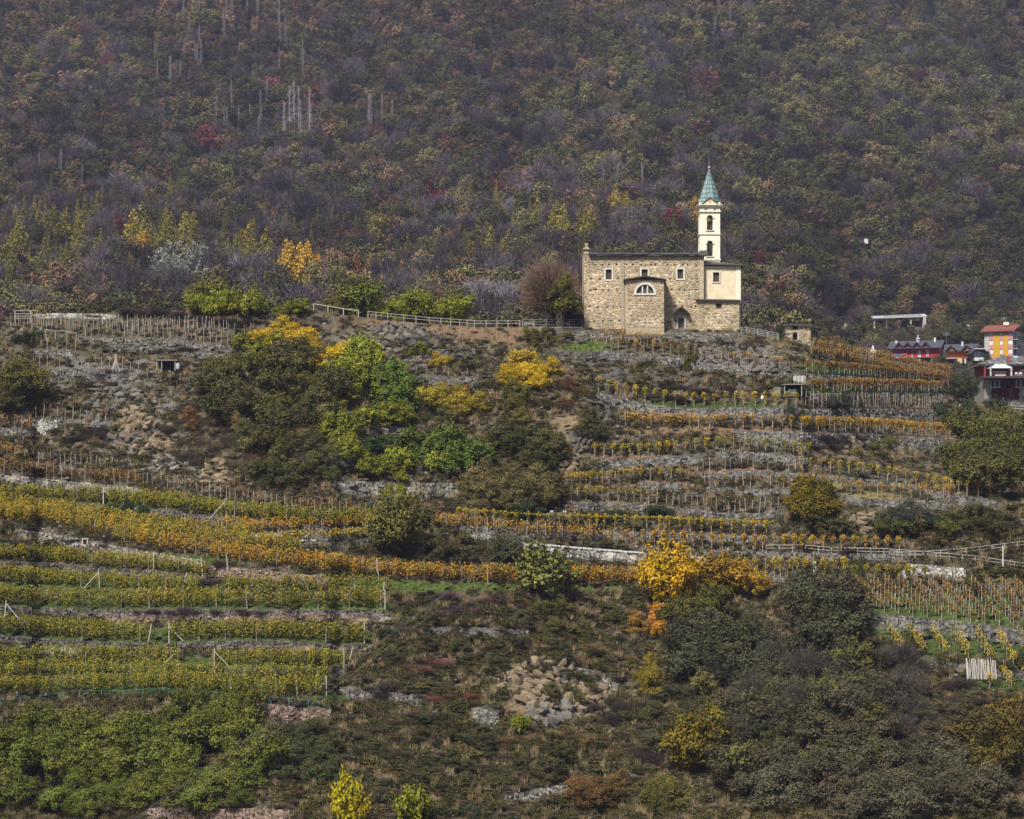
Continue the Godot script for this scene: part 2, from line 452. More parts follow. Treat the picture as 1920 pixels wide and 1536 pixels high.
func sheet(v3: PackedVector3Array, col: PackedColorArray, nu: int, nv: int) -> ArrayMesh:
	var index := PackedInt32Array()
	index.resize((nu - 1) * (nv - 1) * 6)
	var at := 0
	for i in nu - 1:
		for j in nv - 1:
			var a := i * nv + j
			for k in [a, a + nv, a + 1, a + 1, a + nv, a + nv + 1]:
				index[at] = k
				at += 1
	var n := PackedVector3Array()
	n.resize(v3.size())
	for i in nu:
		for j in nv:
			var a := i * nv + j
			var x := v3[a + (nv if i < nu - 1 else 0)] - v3[a - (nv if i > 0 else 0)]
			var y := v3[a - (1 if j > 0 else 0)] - v3[a + (1 if j < nv - 1 else 0)]
			n[a] = x.cross(y).normalized()
	var arr := []
	arr.resize(Mesh.ARRAY_MAX)
	arr[Mesh.ARRAY_VERTEX] = v3
	arr[Mesh.ARRAY_NORMAL] = n
	arr[Mesh.ARRAY_COLOR] = col
	arr[Mesh.ARRAY_INDEX] = index
	var m := ArrayMesh.new()
	m.add_surface_from_arrays(Mesh.PRIMITIVE_TRIANGLES, arr)
	return m

func earth_paint() -> StandardMaterial3D:
	var m := worn(Color(1.5, 1.5, 1.5), 0.95, 0.16, grain, 1.0)
	m.albedo_color = Color(1, 1, 1)
	return m

func soil(u: float, v: float) -> Color:
	var k := patches.get_noise_2d(u * 0.9, v * 1.4)
	var f := relief.get_noise_2d(u * 3.0 + 300, v * 4.0)
	var c := Color(0.105, 0.09, 0.073).lerp(Color(0.078, 0.077, 0.05), clampf(0.5 + 1.6 * k, 0, 1))
	c = c.lerp(Color(0.2, 0.155, 0.095), clampf(f * 1.6, 0, 0.8))
	for g in GROUND:
		var x: float = absf(u - g[0]) / g[2]
		var y: float = absf(v - g[1]) / g[3]
		if x > 1.3 or y > 1.3: continue
		var r := sqrt(x * x + y * y) + 0.5 * f + 0.3 * k
		c = c.lerp(EARTH[g[4]] * (1.0 + 0.5 * f), 0.9 * (1.0 - smoothstep(0.65, 1.05, r)))
	return Color(c.r * 1.35, c.g * 1.35, c.b * 1.35)

func hill_depth(u: float, v: float) -> float:
	var x := clampf((u + 400.0) / 8.0, 0.0, HU - 1.001)
	var i := int(x)
	var top := line_at(CREST, u)
	var y := clampf((v - top) / (FOOT - top) * (HV - 1), 0.0, HV - 1.001)
	var j := int(y)
	var a := i * HV + j
	return lerpf(lerpf(depth_of[a], depth_of[a + 1], y - j), lerpf(depth_of[a + HV], depth_of[a + HV + 1], y - j), x - i)

func on_hill(u: float, v: float) -> Vector3:
	var top := line_at(CREST, u)
	return seen(u, maxf(v, top), hill_depth(u, v))

# ---- the mountain behind --------------------------------------------------------------------------------------------
const RISE := [-420, 1700, -250, 1560, 0, 1360, 200, 1180, 400, 980, 500, 850, 600, 680, 650, 560, 700, 470, 760, 420, 900, 380]

func mountain_depth(u: float, v: float) -> float:
	var d := line_at(RISE, v)
	# the hamlet lies on a shelf farther back
	d *= 1.0 + 0.35 * smoothstep(1440.0, 1640.0, u) * pow(clampf((v - 400.0) / 280.0, 0.0, 1.0), 1.5)
	return d * (1.0 + 0.02 * sin(u * 0.004) + 0.015 * relief.get_noise_2d(u * 0.2, v * 0.3))

func on_mountain(u: float, v: float) -> Vector3:
	return seen(u, v, mountain_depth(u, v))

func build_mountain() -> void:
	var nu := 150
	var nv := 110
	var v3 := PackedVector3Array()
	var col := PackedColorArray()
	for i in nu:
		for j in nv:
			var u := -700.0 + 3400.0 * i / (nu - 1)
			var v := -420.0 + 1300.0 * j / (nv - 1)
			v3.append(on_mountain(u, v))
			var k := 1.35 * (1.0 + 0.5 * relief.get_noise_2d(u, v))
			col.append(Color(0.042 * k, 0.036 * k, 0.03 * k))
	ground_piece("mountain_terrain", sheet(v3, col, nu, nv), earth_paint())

# ---- plant shapes, one metre tall and about one metre wide -----------------------------------------------------------
var crowns := {}
var wood: StandardMaterial3D
var pale_wood: StandardMaterial3D
var post_wood: StandardMaterial3D

func crown_shape(form: String, leaves: int, long: float, seed_: int) -> ArrayMesh:
	rng.seed = seed_
	var s := Shape.new()
	var mids: Array[Vector3] = []
	var radii: Array[float] = []
	var count: int = {"bush": 22, "tree": 30, "oak": 16, "cone": 44, "column": 26, "open": 17, "mat": 20}[form]
	for k in count:
		var q := ball()
		match form:
			"bush":
				q.y = absf(q.y)
				mids.append(Vector3(q.x * 0.37, 0.16 + 0.64 * q.y * rand(0.6, 1.15), q.z * 0.37) * Vector3(rand(0.6, 1.2), 1, rand(0.6, 1.2)))
				radii.append(rand(0.07, 0.19))
			"mat":
				q.y = absf(q.y)
				mids.append(Vector3(q.x * 0.42, 0.1 + 0.5 * q.y, q.z * 0.42))
				radii.append(rand(0.12, 0.2))
			"tree":
				mids.append(Vector3(0, 0.6, 0) + q * Vector3(0.37, 0.32, 0.37) * rand(0.55, 1.18))
				radii.append(rand(0.06, 0.165))
			"oak":
				q.y = maxf(q.y, -0.5)
				mids.append(Vector3(0, 0.58, 0) + q * Vector3(0.34, 0.3, 0.34) * rand(0.7, 1.2))
				radii.append(rand(0.1, 0.2))
			"open":
				mids.append(Vector3(0, 0.58, 0) + q * Vector3(0.38, 0.38, 0.38) * rand(0.5, 1.12))
				radii.append(rand(0.08, 0.14))
			"cone":
				var t := pow((k + 0.5) / count, 0.75)
				var a := k * 2.4
				mids.append(Vector3(cos(a), 0, sin(a)) * 0.3 * (1.0 - t) * rand(0.75, 1.1) + Vector3(0, 0.1 + 0.84 * t, 0))
				radii.append(0.05 + 0.11 * (1.0 - t))
			"column":
				var t := (k + 0.5) / count
				var a := k * 2.4
				mids.append(Vector3(cos(a), 0, sin(a)) * 0.3 * sin(PI * (0.12 + 0.85 * t)) + Vector3(0, 0.06 + 0.86 * t, 0))
				radii.append(rand(0.12, 0.17))
	var tones: Array[float] = []
	var area := 0.0
	for k in count:
		tones.append(rand(0.7, 1.3))
		area += radii[k] * radii[k]
	for k in count:
		var here := int(leaves * radii[k] * radii[k] / area)
		for i in here:
			var d := ball()
			if rng.randf() < 0.5 and d.y < 0: d.y = -d.y
			var p := mids[k] + d * radii[k] * rand(0.55, 1.12)
			if p.y < 0.0: p.y = rand(0.0, 0.1)
			var m := (d + ball() * 0.75 + Vector3(0, 0.35, 0)).normalized()
			var t := tones[k] * rand(0.7, 1.3)
			var warm := rand(-0.16, 0.16)
			s.tint = Color(t * (1 + warm), t, t * (1 - warm * 0.5))
			var l := long * rand(0.5, 1.45)
			s.leaf(p, m, ball(), l, l * 0.62)
	if form in ["bush", "tree", "mat"]:  # shoots that stick out
		for k in 34:
			var at := mids[rng.randi() % count]
			var d := (at - Vector3(0, 0.35, 0) + ball() * 0.25 + Vector3(0, 0.25, 0)).normalized()
			var t := rand(0.8, 1.35)
			for i in 9:
				s.tint = Color(t * 1.04, t, t * 0.9)
				s.leaf(at + d * (0.1 + 0.02 * i) + ball() * 0.012, (ball() + d * 0.3 + Vector3(0, 0.4, 0)).normalized(), d + ball() * 0.4, long * rand(0.6, 1.1), long * 0.5)
	return s.mesh()

func stems_shape(seed_: int, height: float, thick: float, limbs: int) -> ArrayMesh:  # trunk with limbs, one metre tall overall
	rng.seed = seed_
	var s := Shape.new()
	var top := Vector3(rand(-0.03, 0.03), height, rand(-0.03, 0.03))
	s.tint = Color(1, 1, 1)
	s.tube(Vector3(0, -0.05, 0), top, thick, thick * 0.6, 6, false)
	for k in limbs:
		var a := k * 2.4 + rand(0, 0.6)
		var t := rand(0.55, 1.0)
		var p := Vector3(0, height * t, 0)
		var q := p + Vector3(cos(a) * rand(0.16, 0.3), rand(0.14, 0.34), sin(a) * rand(0.16, 0.3))
		var e := q + Vector3(cos(a) * rand(0.03, 0.12), rand(0.04, 0.14), sin(a) * rand(0.03, 0.12))
		s.tube(p, q, thick * 0.5, thick * 0.28, 4, false)
		s.tube(q, e, thick * 0.28, thick * 0.1, 3, false)
	return s.mesh()

func twigs_shape(seed_: int, form: String, twigs: int, thick: float) -> ArrayMesh:  # a leafless crown
	rng.seed = seed_
	var s := Shape.new()
	var low := 0.02 if form == "brush" else 0.22
	for k in twigs:
		var d := ball()
		d.y = absf(d.y) * 0.9 + 0.15
		var p := Vector3.ZERO
		if form == "brush":
			p = Vector3(rand(-0.3, 0.3), low + rand(0, 0.25), rand(-0.3, 0.3))
			d = (d + Vector3(p.x, 0.2, p.z)).normalized()
		elif form == "round":
			var q := ball() * pow(rng.randf(), 0.4)
			p = Vector3(q.x * 0.36, 0.56 + q.y * 0.32, q.z * 0.36)
			d = (Vector3(q.x, q.y * 0.7 + 0.55, q.z) + ball() * 0.5).normalized()
		else:  # "spire"
			var t := rand(0.2, 0.97)
			p = Vector3(0, t, 0)
			var a := rand(0, TAU)
			d = Vector3(cos(a), rand(-0.35, 0.3), sin(a)).normalized() * (0.4 + 0.8 * (1 - t))
		var l := rand(0.13, 0.34) * (1.0 if form != "spire" else 0.62)
		var q := p + d * l
		var side := d.cross(ball()).normalized() * thick * rand(0.6, 1.3)
		var t := rand(0.65, 1.35)
		s.tint = Color(t, t, t)
		s.tri(p - side, p + side, q)
		for h in 3:
			var b := p + d * l * rand(0.3, 0.9)
			var e := b + (d + ball() * 0.7).normalized() * l * 0.5
			var w := d.cross(ball()).normalized() * thick * 0.55
			s.tri(b - w, b + w, e)
	return s.mesh()

func grass_shape(seed_: int) -> ArrayMesh:
	rng.seed = seed_
	var s := Shape.new()
	for k in 34:
		var p := Vector3(rand(-0.4, 0.4), 0, rand(-0.4, 0.4))
		var e := p + Vector3(rand(-0.3, 0.3), rand(0.4, 1.0), rand(-0.3, 0.3))
		var w := Vector3(rand(-1, 1), 0, rand(-1, 1)).normalized() * 0.045
		var t := rand(0.6, 1.4)
		s.tint = Color(t, t, t)
		s.tri(p - w, p + w, e)
	return s.mesh()

func stone_shape(seed_: int) -> ArrayMesh:
	rng.seed = seed_
	var s := Shape.new()
	var p: Array[Vector3] = []
	for k in 8:
		var q := Vector3(-0.5 if k & 1 == 0 else 0.5, -0.5 if k & 2 == 0 else 0.5, -0.5 if k & 4 == 0 else 0.5)
		p.append(q * Vector3(rand(0.75, 1.05), rand(0.72, 1.05), rand(0.8, 1.1)))
	for f in [[4, 6, 7, 5], [1, 3, 2, 0], [5, 7, 3, 1], [0, 2, 6, 4], [6, 2, 3, 7], [0, 4, 5, 1]]:
		s.quad(p[f[0]], p[f[1]], p[f[2]], p[f[3]])
	return s.mesh()

func rock_shape(seed_: int) -> ArrayMesh:  # an angular block, split by flat faces
	rng.seed = seed_
	var f := FastNoiseLite.new()
	f.seed = seed_
	f.frequency = 2.2
	f.fractal_octaves = 4
	var cuts: Array[Vector3] = []
	var far: Array[float] = []
	for k in 17:
		cuts.append(ball())
		far.append(rand(0.34, 0.52))
	var nu := 44
	var nv := 24
	var p: Array[Vector3] = []
	for i in nu + 1:
		for j in nv + 1:
			var a := TAU * (i % nu) / nu
			var b := PI * (float(j) / nv - 0.5)
			var q := Vector3(cos(b) * cos(a), sin(b), cos(b) * sin(a))
			var r := 0.62
			for k in cuts.size():
				var c := q.dot(cuts[k])
				if c > 0.05: r = minf(r, far[k] / c)
			p.append(q * (r + 0.035 * f.get_noise_3dv(q * 2.0) + 0.02 * f.get_noise_3d(q.x * 2, q.y * 9, q.z * 2)))
	var s := Shape.new()
	for i in nu:
		for j in nv:
			var a := i * (nv + 1) + j
			var t := 0.92 + 0.35 * f.get_noise_3d(p[a].x * 3, p[a].y * 9, p[a].z * 3) + rand(-0.1, 0.1)
			s.tint = Color(t, t * rand(0.97, 1.02), t * rand(0.93, 1.03))
			s.quad(p[a], p[a + 1], p[a + nv + 2], p[a + nv + 1])
	return s.mesh()

func make_plant_meshes() -> void:
	for k in 3:
		crowns["bush%d" % k] = crown_shape("bush", 2000, 0.062, 20 + k)
		crowns["fine%d" % k] = crown_shape("bush", 3400, 0.040, 30 + k)
		crowns["tree%d" % k] = crown_shape("tree", 2600, 0.05, 40 + k)
		crowns["wood%d" % k] = crown_shape("oak", 1000, 0.066, 50 + k)
		crowns["open%d" % k] = crown_shape("open", 760, 0.064, 60 + k)
		crowns["brush%d" % k] = twigs_shape(70 + k, "brush", 700, 0.0055)
		crowns["bare%d" % k] = twigs_shape(80 + k, "round", 420, 0.011)
		crowns["hazel%d" % k] = twigs_shape(85 + k, "round", 900, 0.005)
	for k in 2:
		crowns["larch%d" % k] = crown_shape("cone", 1100, 0.05, 90 + k)
		crowns["mat%d" % k] = crown_shape("mat", 1500, 0.06, 95 + k)
		crowns["spire%d" % k] = twigs_shape(97 + k, "spire", 190, 0.008)
		crowns["trunk%d" % k] = stems_shape(100 + k, 0.62, 0.028, 7)
		crowns["stems%d" % k] = stems_shape(104 + k, 0.3, 0.02, 9)
	crowns["column0"] = crown_shape("column", 3000, 0.045, 110)
	crowns["big_leaf0"] = crown_shape("tree", 850, 0.10, 112)
	crowns["pole"] = stems_shape(114, 0.97, 0.014, 0)
	crowns["grass0"] = grass_shape(120)
	crowns["stone0"] = stone_shape(121)
	for k in 5: crowns["rock%d" % k] = rock_shape(130 + k)
	wood = worn(Color(0.085, 0.066, 0.052), 0.95, 1.5, blotch)
	pale_wood = worn(Color(0.36, 0.33, 0.30), 0.9, 1.5, blotch)
	post_wood = worn(Color(0.48, 0.45, 0.405), 0.9, 1.1, blotch)
	rng.seed = 4711

# ---- one plant ----------------------------------------------------------------------------------------------------
var leaf_paints := {}

func leaves_of(c: Color) -> StandardMaterial3D:
	if not leaf_paints.has(c): leaf_paints[c] = leaf_paint(c)
	return leaf_paints[c]

func plant(called: String, at: Vector3, wide: float, tall: float, shape: String, c: Color, label: String, category: String, group: String, stem := "", stem_paint: Material = null) -> Node3D:
	var o := thing(called, at - Vector3(0, 0.04 * tall, 0), label, category, group)
	var k := part(o, "crown", crowns[shape], leaves_of(c))
	k.transform = Transform3D(Basis(Vector3.UP, rand(0, TAU)).scaled(Vector3(wide, tall, wide)), Vector3.ZERO)
	if stem:
		var t := part(o, "trunk" if stem != "stems0" and stem != "stems1" else "stem", crowns[stem], stem_paint if stem_paint else wood)
		t.transform = Transform3D(Basis(Vector3.UP, rand(0, TAU)).scaled(Vector3(wide * 0.8, tall, wide * 0.8)), Vector3.ZERO)
	told[o] = label
	return o

# things that share a label: the ones at the ends of the lot are told apart by where they stand
func tell_apart() -> void:
	var sets := {}
	for o in told: sets.get_or_add(told[o], []).append(o)
	for label in sets:
		var lot: Array = sets[label]
		if lot.size() < 2: continue
		lot.sort_custom(func(a, b): return a.position.x / -a.position.z < b.position.x / -b.position.z)
		var order := ["leftmost", "second", "third", "fourth", "fifth", "sixth", "seventh", "eighth", "ninth", "tenth", "eleventh", "twelfth", "thirteenth", "fourteenth"]
		for i in lot.size():
			var w: String = "leftmost " + label if i == 0 else ("rightmost " + label if i == lot.size() - 1 else "")
			if w == "" and i < order.size(): w = "%s from the left, %s" % [order[i], label]
			if w != "" and w.split(" ").size() <= 16: lot[i].set_meta("label", w)

# ---- building helpers -----------------------------------------------------------------------------------------------
# a wall from o along r and up u with openings [x0, y0, x1, y1] cut through to a depth; the front looks towards r x u
func pierced(s: Shape, o: Vector3, r: Vector3, u: Vector3, w: float, h: float, holes: Array, deep: float) -> void:
	var m := r.cross(u)
	var xs := [0.0, w]
	var ys := [0.0, h]
	for q in holes:
		for k in [q[0], q[2]]: if k > 0.001 and k < w - 0.001 and not xs.has(k): xs.append(k)
		for k in [q[1], q[3]]: if k > 0.001 and k < h - 0.001 and not ys.has(k): ys.append(k)
	xs.sort()
	ys.sort()
	for j in ys.size() - 1:
		var run := -1.0
		for i in xs.size():
			var open := i == xs.size() - 1
			if not open:
				for q in holes:
					if xs[i] > q[0] - 0.001 and xs[i] < q[2] - 0.001 and ys[j] > q[1] - 0.001 and ys[j] < q[3] - 0.001:
						open = true
						break
			if open:
				if run >= 0.0: s.panel(o + r * run + u * ys[j], r * (xs[i] - run), u * (ys[j + 1] - ys[j]))
				run = -1.0
			elif run < 0.0:
				run = xs[i]
	for q in holes:
		var a: Vector3 = o + r * q[0] + u * q[1]
		var x: Vector3 = r * (q[2] - q[0])
		var y: Vector3 = u * (q[3] - q[1])
		s.panel(a - m * deep, m * deep, y)
		s.panel(a + x, -m * deep, y)
		s.panel(a - m * deep, x, m * deep)
		s.panel(a + y, x, -m * deep)

func block(s: Shape, o: Vector3, w: float, h: float, deep: float, holes: Array, hole_deep := 0.35, back := true) -> void:
	var x := Vector3.RIGHT
	var y := Vector3.UP
	var z := Vector3.BACK
	pierced(s, o, x, y, w, h, holes, hole_deep)
	s.panel(o + x * w, -z * deep, y * h)
	s.panel(o - z * deep, z * deep, y * h)
	if back: s.panel(o + x * w - z * deep, -x * w, y * h)
	s.panel(o + y * h, x * w, -z * deep)

const BUFF := [Color(0.57, 0.47, 0.32), Color(0.65, 0.57, 0.42), Color(0.50, 0.40, 0.26), Color(0.43, 0.37, 0.28), Color(0.60, 0.49, 0.33), Color(0.70, 0.62, 0.48), Color(0.32, 0.275, 0.21), Color(0.53, 0.40, 0.26)]

func streaked(c: Color) -> StandardMaterial3D:  # plaster that rain has streaked
	var m := worn(c, 0.92, 1.0, wash)
	m.uv1_scale = Vector3(0.4, 0.09, 0.4)
	return m

func rubble(s: Shape, o: Vector3, r: Vector3, u: Vector3, w: float, h: float, holes: Array, tones: Array, size := 1.0) -> void:
	var m := r.cross(u)
	var y := 0.02
	while y < h - 0.08:
		var tall := minf(rand(0.11, 0.22) * size, h - y)
		var x := rand(0.0, 0.1)
		while x < w - 0.08:
			var wide := minf(rand(0.14, 0.44) * size, w - x)
			var free := true
			for q in holes:
				if x + wide > q[0] - 0.02 and x < q[2] + 0.02 and y + tall > q[1] - 0.02 and y < q[3] + 0.02:
					free = false
					break
			if free and rng.randf() < 0.93:
				var stain := 1.0 + 0.5 * patches.get_noise_2d((o.x + r.x * x + 3.0 * r.z * x) * 9.0 + 50.0, (o.y + y) * 7.0)
				s.tint = tones[rng.randi() % tones.size()] * rand(0.8, 1.15) * clampf(stain, 0.72, 1.15)
				var out := rand(0.015, 0.075)
				var tip := rand(-0.03, 0.03)
				var a := o + r * (x + 0.012) + u * (y + 0.01 + maxf(tip, 0))
				var b := o + r * (x + wide - 0.012) + u * (y + 0.01 + maxf(-tip, 0))
				var c := b + u * (tall - 0.03 - maxf(-tip, 0))
				var d := a + u * (tall - 0.03 - maxf(tip, 0))
				var e := 0.02
				var a2 := a + m * out + (r + u) * e
				var b2 := b + m * out + (-r + u) * e
				var c2 := c + m * out * rand(0.7, 1.2) - (r + u) * e
				var d2 := d + m * out * rand(0.7, 1.2) + (r - u) * e
				s.quad(a2, d2, c2, b2)
				s.quad(a, a2, b2, b)
				s.quad(b, b2, c2, c)
				s.quad(c, c2, d2, d)
				s.quad(d, d2, a2, a)
			x += wide
		y += tall

# overlapping stone slabs on a sloping face o, along r, up the slope u
func slabs(s: Shape, o: Vector3, r: Vector3, u: Vector3, tones: Array, rows: int, wide: float) -> void:
	var w := r.length()
	var x := r / w
	var up := u / rows
	var m := x.cross(u.normalized())
	for j in rows:
		var p := rand(-0.4, 0.0) * wide
		while p < w:
			var k := wide * rand(0.6, 1.3)
			var l := clampf(p, 0, w)
			var e := clampf(p + k - 0.03, 0, w)
			if e - l > 0.05:
				s.tint = tones[rng.randi() % tones.size()] * rand(0.7, 1.35)
				var low := o + up * j - up * rand(0.02, 0.22)
				var a := low + x * l + m * 0.11
				var b := low + x * e + m * 0.11
				var t := up * 1.15 - m * 0.08
				s.quad(a, a + t, b + t, b)
				s.quad(a - m * 0.08, a, b, b - m * 0.08)
				s.quad(b - m * 0.08, b, b + t, b + t - m * 0.08)
			p += k

const SLATE := [Color(0.085, 0.085, 0.088), Color(0.12, 0.118, 0.115), Color(0.065, 0.063, 0.062), Color(0.16, 0.155, 0.145)]

# a window in an opening of a wall: surround, panes and bars are its pieces
func window(of: Node3D, o: Vector3, w: float, h: float, deep: float, border: float, frame: Material, glass: Material, bars: int, surround: Material = null) -> void:
	var s := Shape.new()
	s.panel(o + Vector3(0, 0, -deep), Vector3.RIGHT * w, Vector3.UP * h)
	var p := part(of, "window", s.mesh(), glass)
	if surround:
		var f := Shape.new()
		f.box(o + Vector3(-border / 2, h / 2, 0.03), Vector3(border, h + border * 2, 0.12))
		f.box(o + Vector3(w + border / 2, h / 2, 0.03), Vector3(border, h + border * 2, 0.12))
		f.box(o + Vector3(w / 2, h + border / 2, 0.031), Vector3(w, border, 0.118))
		f.box(o + Vector3(w / 2, -border / 2, 0.033), Vector3(w, border, 0.125))
		part(p, "surround", f.mesh(), surround)
	var g := Shape.new()
	var t := 0.05
	g.box(o + Vector3(t / 2, h / 2, -deep + 0.04), Vector3(t, h, 0.06))
	g.box(o + Vector3(w - t / 2, h / 2, -deep + 0.04), Vector3(t, h, 0.06))
	g.box(o + Vector3(w / 2, h - t / 2, -deep + 0.04), Vector3(w - 2 * t, t, 0.058))
	g.box(o + Vector3(w / 2, t / 2, -deep + 0.04), Vector3(w - 2 * t, t, 0.058))
	part(p, "frame", g.mesh(), frame)
	for k in bars:
		var b := Shape.new()
		b.box(o + Vector3(w * (k + 1.0) / (bars + 1), h / 2, -deep + 0.04), Vector3(t, h - 2 * t, 0.05))
		part(p, "bar", b.mesh(), frame)

# ---- the church -----------------------------------------------------------------------------------------------------
func build_church() -> void:
	var d := 351.5
	var k := d / FOCAL
	var base := seen(1095, 617, d)
	var c := thing("church", base, "old rubble stone church with a cream bell tower under a green copper spire", "church")
	var X := func(u: float) -> float: return (u - 1095.0) * k
	var Y := func(v: float) -> float: return (617.0 - v) * k
	var mortar := worn(Color(0.52, 0.43, 0.29), 0.95, 0.35, blotch, 0.6)
	var plain := paint(Color(1, 1, 1), 0.92)
	var plaster := worn(Color(0.80, 0.69, 0.49), 0.9, 0.16, wash)
	var cream := streaked(Color(0.88, 0.83, 0.67))
	var trim := worn(Color(0.80, 0.76, 0.66), 0.85, 0.6, blotch)
	var board := worn(Color(0.115, 0.075, 0.062), 0.8, 1.0, blotch)
	var iron := paint(Color(0.06, 0.055, 0.05), 0.7)
	var slate := paint(Color(1, 1, 1), 0.8)
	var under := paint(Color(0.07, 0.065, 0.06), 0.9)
	# nave: front wall with its windows, door and the rows of scaffold holes
	var w: float = X.call(1320)
	var h: float = Y.call(477)
	var holes := []
	var wins := []
	for q in [[1135.8, 505.3, 1147, 524], [1203.2, 505, 1214.5, 524], [1270.2, 504.8, 1281, 522.5]]:
		var a := [X.call(q[0]), Y.call(q[3]), X.call(q[2]), Y.call(q[1])]
		wins.append(a)
		holes.append(a)
	var door := [X.call(1271.6), Y.call(616.6), X.call(1283), Y.call(597.5)]
	holes.append(door)
	var putlog := []
	for row in [[498, 1100, 1320], [524, 1100, 1320], [545, 1100, 1320], [577, 1100, 1310], [603.5, 1100, 1310]]:
		var u: float = row[1] + rand(2, 8)
		while u < row[2]:
			if not (u > 1168 and u < 1246 and row[0] > 520):
				var x: float = X.call(u)
				var y: float = Y.call(row[0] + rand(-1, 1))
				var clear := true
				for q in holes:
					if x > q[0] - 0.4 and x < q[2] + 0.4 and y > q[1] - 0.4 and y < q[3] + 0.4: clear = false
				if clear: putlog.append([x, y, x + rand(0.2, 0.28), y + rand(0.18, 0.25)])
			u += rand(8, 17)
	var s := Shape.new()
	block(s, Vector3.ZERO, w, h, 9.0, holes + putlog, 0.4)
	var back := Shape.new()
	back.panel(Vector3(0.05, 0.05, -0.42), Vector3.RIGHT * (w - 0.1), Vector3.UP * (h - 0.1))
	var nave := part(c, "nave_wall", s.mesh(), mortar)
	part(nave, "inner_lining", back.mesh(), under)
	var st := Shape.new()
	var strips := [[X.call(1164.5), 0.0, X.call(1170.5), h], [X.call(1171), 0.0, X.call(1243), Y.call(526)], [X.call(1309), 0.0, w, Y.call(566)]]
	var keep := []
	for q in wins: keep.append([q[0] - 0.25, q[1] - 0.25, q[2] + 0.25, q[3] + 0.25])
	keep.append([door[0] - 0.3, door[1], door[2] + 0.3, door[3] + 0.3])
	rubble(st, Vector3.ZERO, Vector3.RIGHT, Vector3.UP, w, h, keep + putlog + strips, BUFF)
	rubble(st, Vector3(w, 0, 0), -Vector3.BACK, Vector3.UP, 9.0, h, [], BUFF)
	part(nave, "rubble_stones", st.mesh(), plain, Vector3.ZERO, "stuff")
	var pil := Shape.new()
	pil.box(Vector3(X.call(1167.5), h / 2, 0.02), Vector3(6.0 * k, h, 0.10))
	part(c, "grey_strip", pil.mesh(), worn(Color(0.44, 0.39, 0.30), 0.95, 0.4, blotch, 0.5))
	var pil2 := Shape.new()
	pil2.box(Vector3(X.call(1241.5), (h + Y.call(526)) / 2, 0.03), Vector3(2.6 * k, h - Y.call(526), 0.10))
	part(c, "pilaster", pil2.mesh(), worn(Color(0.58, 0.50, 0.36), 0.95, 0.4, blotch, 0.5))
	pil2 = Shape.new()
	pil2.box(Vector3(X.call(1316), (h + Y.call(566)) / 2, 0.05), Vector3(7.0 * k, h - Y.call(566), 0.16))
	part(c, "pilaster", pil2.mesh(), worn(Color(0.58, 0.50, 0.36), 0.95, 0.4, blotch, 0.5))
	for q in wins: window(c, Vector3(q[0], q[1], 0), q[2] - q[0], q[3] - q[1], 0.22, 0.24, iron, board, 1, trim)
	# door with a pale stone surround under a little arched canopy
	var ds := Shape.new()
	var dw: float = door[2] - door[0]
	var dh: float = door[3] - door[1]
	ds.panel(Vector3(door[0], door[1], -0.25), Vector3.RIGHT * dw, Vector3.UP * dh)
	var dp := part(c, "door", ds.mesh(), board)
	var df := Shape.new()
	df.box(Vector3(door[0] - 0.15, dh / 2 + 0.1, 0.05), Vector3(0.3, dh + 0.2, 0.2))
	df.box(Vector3(door[2] + 0.15, dh / 2 + 0.1, 0.05), Vector3(0.3, dh + 0.2, 0.2))
	df.box(Vector3((door[0] + door[2]) / 2, dh + 0.36, 0.06), Vector3(dw + 0.8, 0.3, 0.26))
	part(dp, "surround", df.mesh(), worn(Color(0.5, 0.49, 0.45), 0.9, 0.6, blotch))
	var grid := Shape.new()
	for t in 3: grid.box(Vector3(door[0] + dw * (t + 0.5) / 3, dh / 2, -0.19), Vector3(0.05, dh, 0.04))
	for t in 3: grid.box(Vector3(door[0] + dw / 2, dh * (t + 0.5) / 3, -0.185), Vector3(dw, 0.05, 0.03))
	part(dp, "grating", grid.mesh(), worn(Color(0.35, 0.34, 0.32), 0.8, 1.0, blotch))
	var can := Shape.new()
	var cx: float = X.call(1276.5)
	var cy: float = Y.call(589.5)
	for t in 8:  # two swept slopes that rise to a rounded top
		var a0 := -1.0 + 0.25 * t
		var a1 := a0 + 0.25
		var y0 := cy + 1.0 * (1 - pow(absf(a0), 1.25))
		var y1 := cy + 1.0 * (1 - pow(absf(a1), 1.25))
		var p := Vector3(cx + a0 * 1.28, y0, 0)
		var q := Vector3(cx + a1 * 1.28, y1, 0)
		var z := Vector3(0, -0.12, 1.1)
		var up := Vector3(0, 0.14, 0)
		can.quad(p + z + up, p + up, q + up, q + z + up)
		can.quad(p + z, p + z + up, q + z + up, q + z)
		can.quad(p, p + z, q + z, q)
	part(c, "door_canopy", can.mesh(), slate).material_override = under
	# nave roof
	var ro := Shape.new()
	var rise := 0.62
	var half := 4.5
	var e := 0.45
	var x0: float = X.call(1104)
	var len: float = w + 0.25 - x0
	ro.tint = Color(0.075, 0.073, 0.07)
	var low := Vector3(x0, h - 0.08, e)
	var top := Vector3(x0, h + rise, -half)
	var far := Vector3(x0, h - 0.08, -2 * half - e)
	var lx := Vector3.RIGHT * len
	ro.quad(low, top, top + lx, low + lx)
	ro.quad(top, far, far + lx, top + lx)
	ro.quad(low - Vector3(0, 0.2, 0), low, low + lx, low + lx - Vector3(0, 0.2, 0))
	ro.quad(low - Vector3(0, 0.2, 0), low + lx - Vector3(0, 0.2, 0), Vector3(x0 + len, h - 0.2, 0), Vector3(x0, h - 0.2, 0))
	ro.tri(low + lx, top + lx, far + lx)
	ro.tri(low, far, top)
	var nr := part(c, "nave_roof", ro.mesh(), slate)
	var sl := Shape.new()
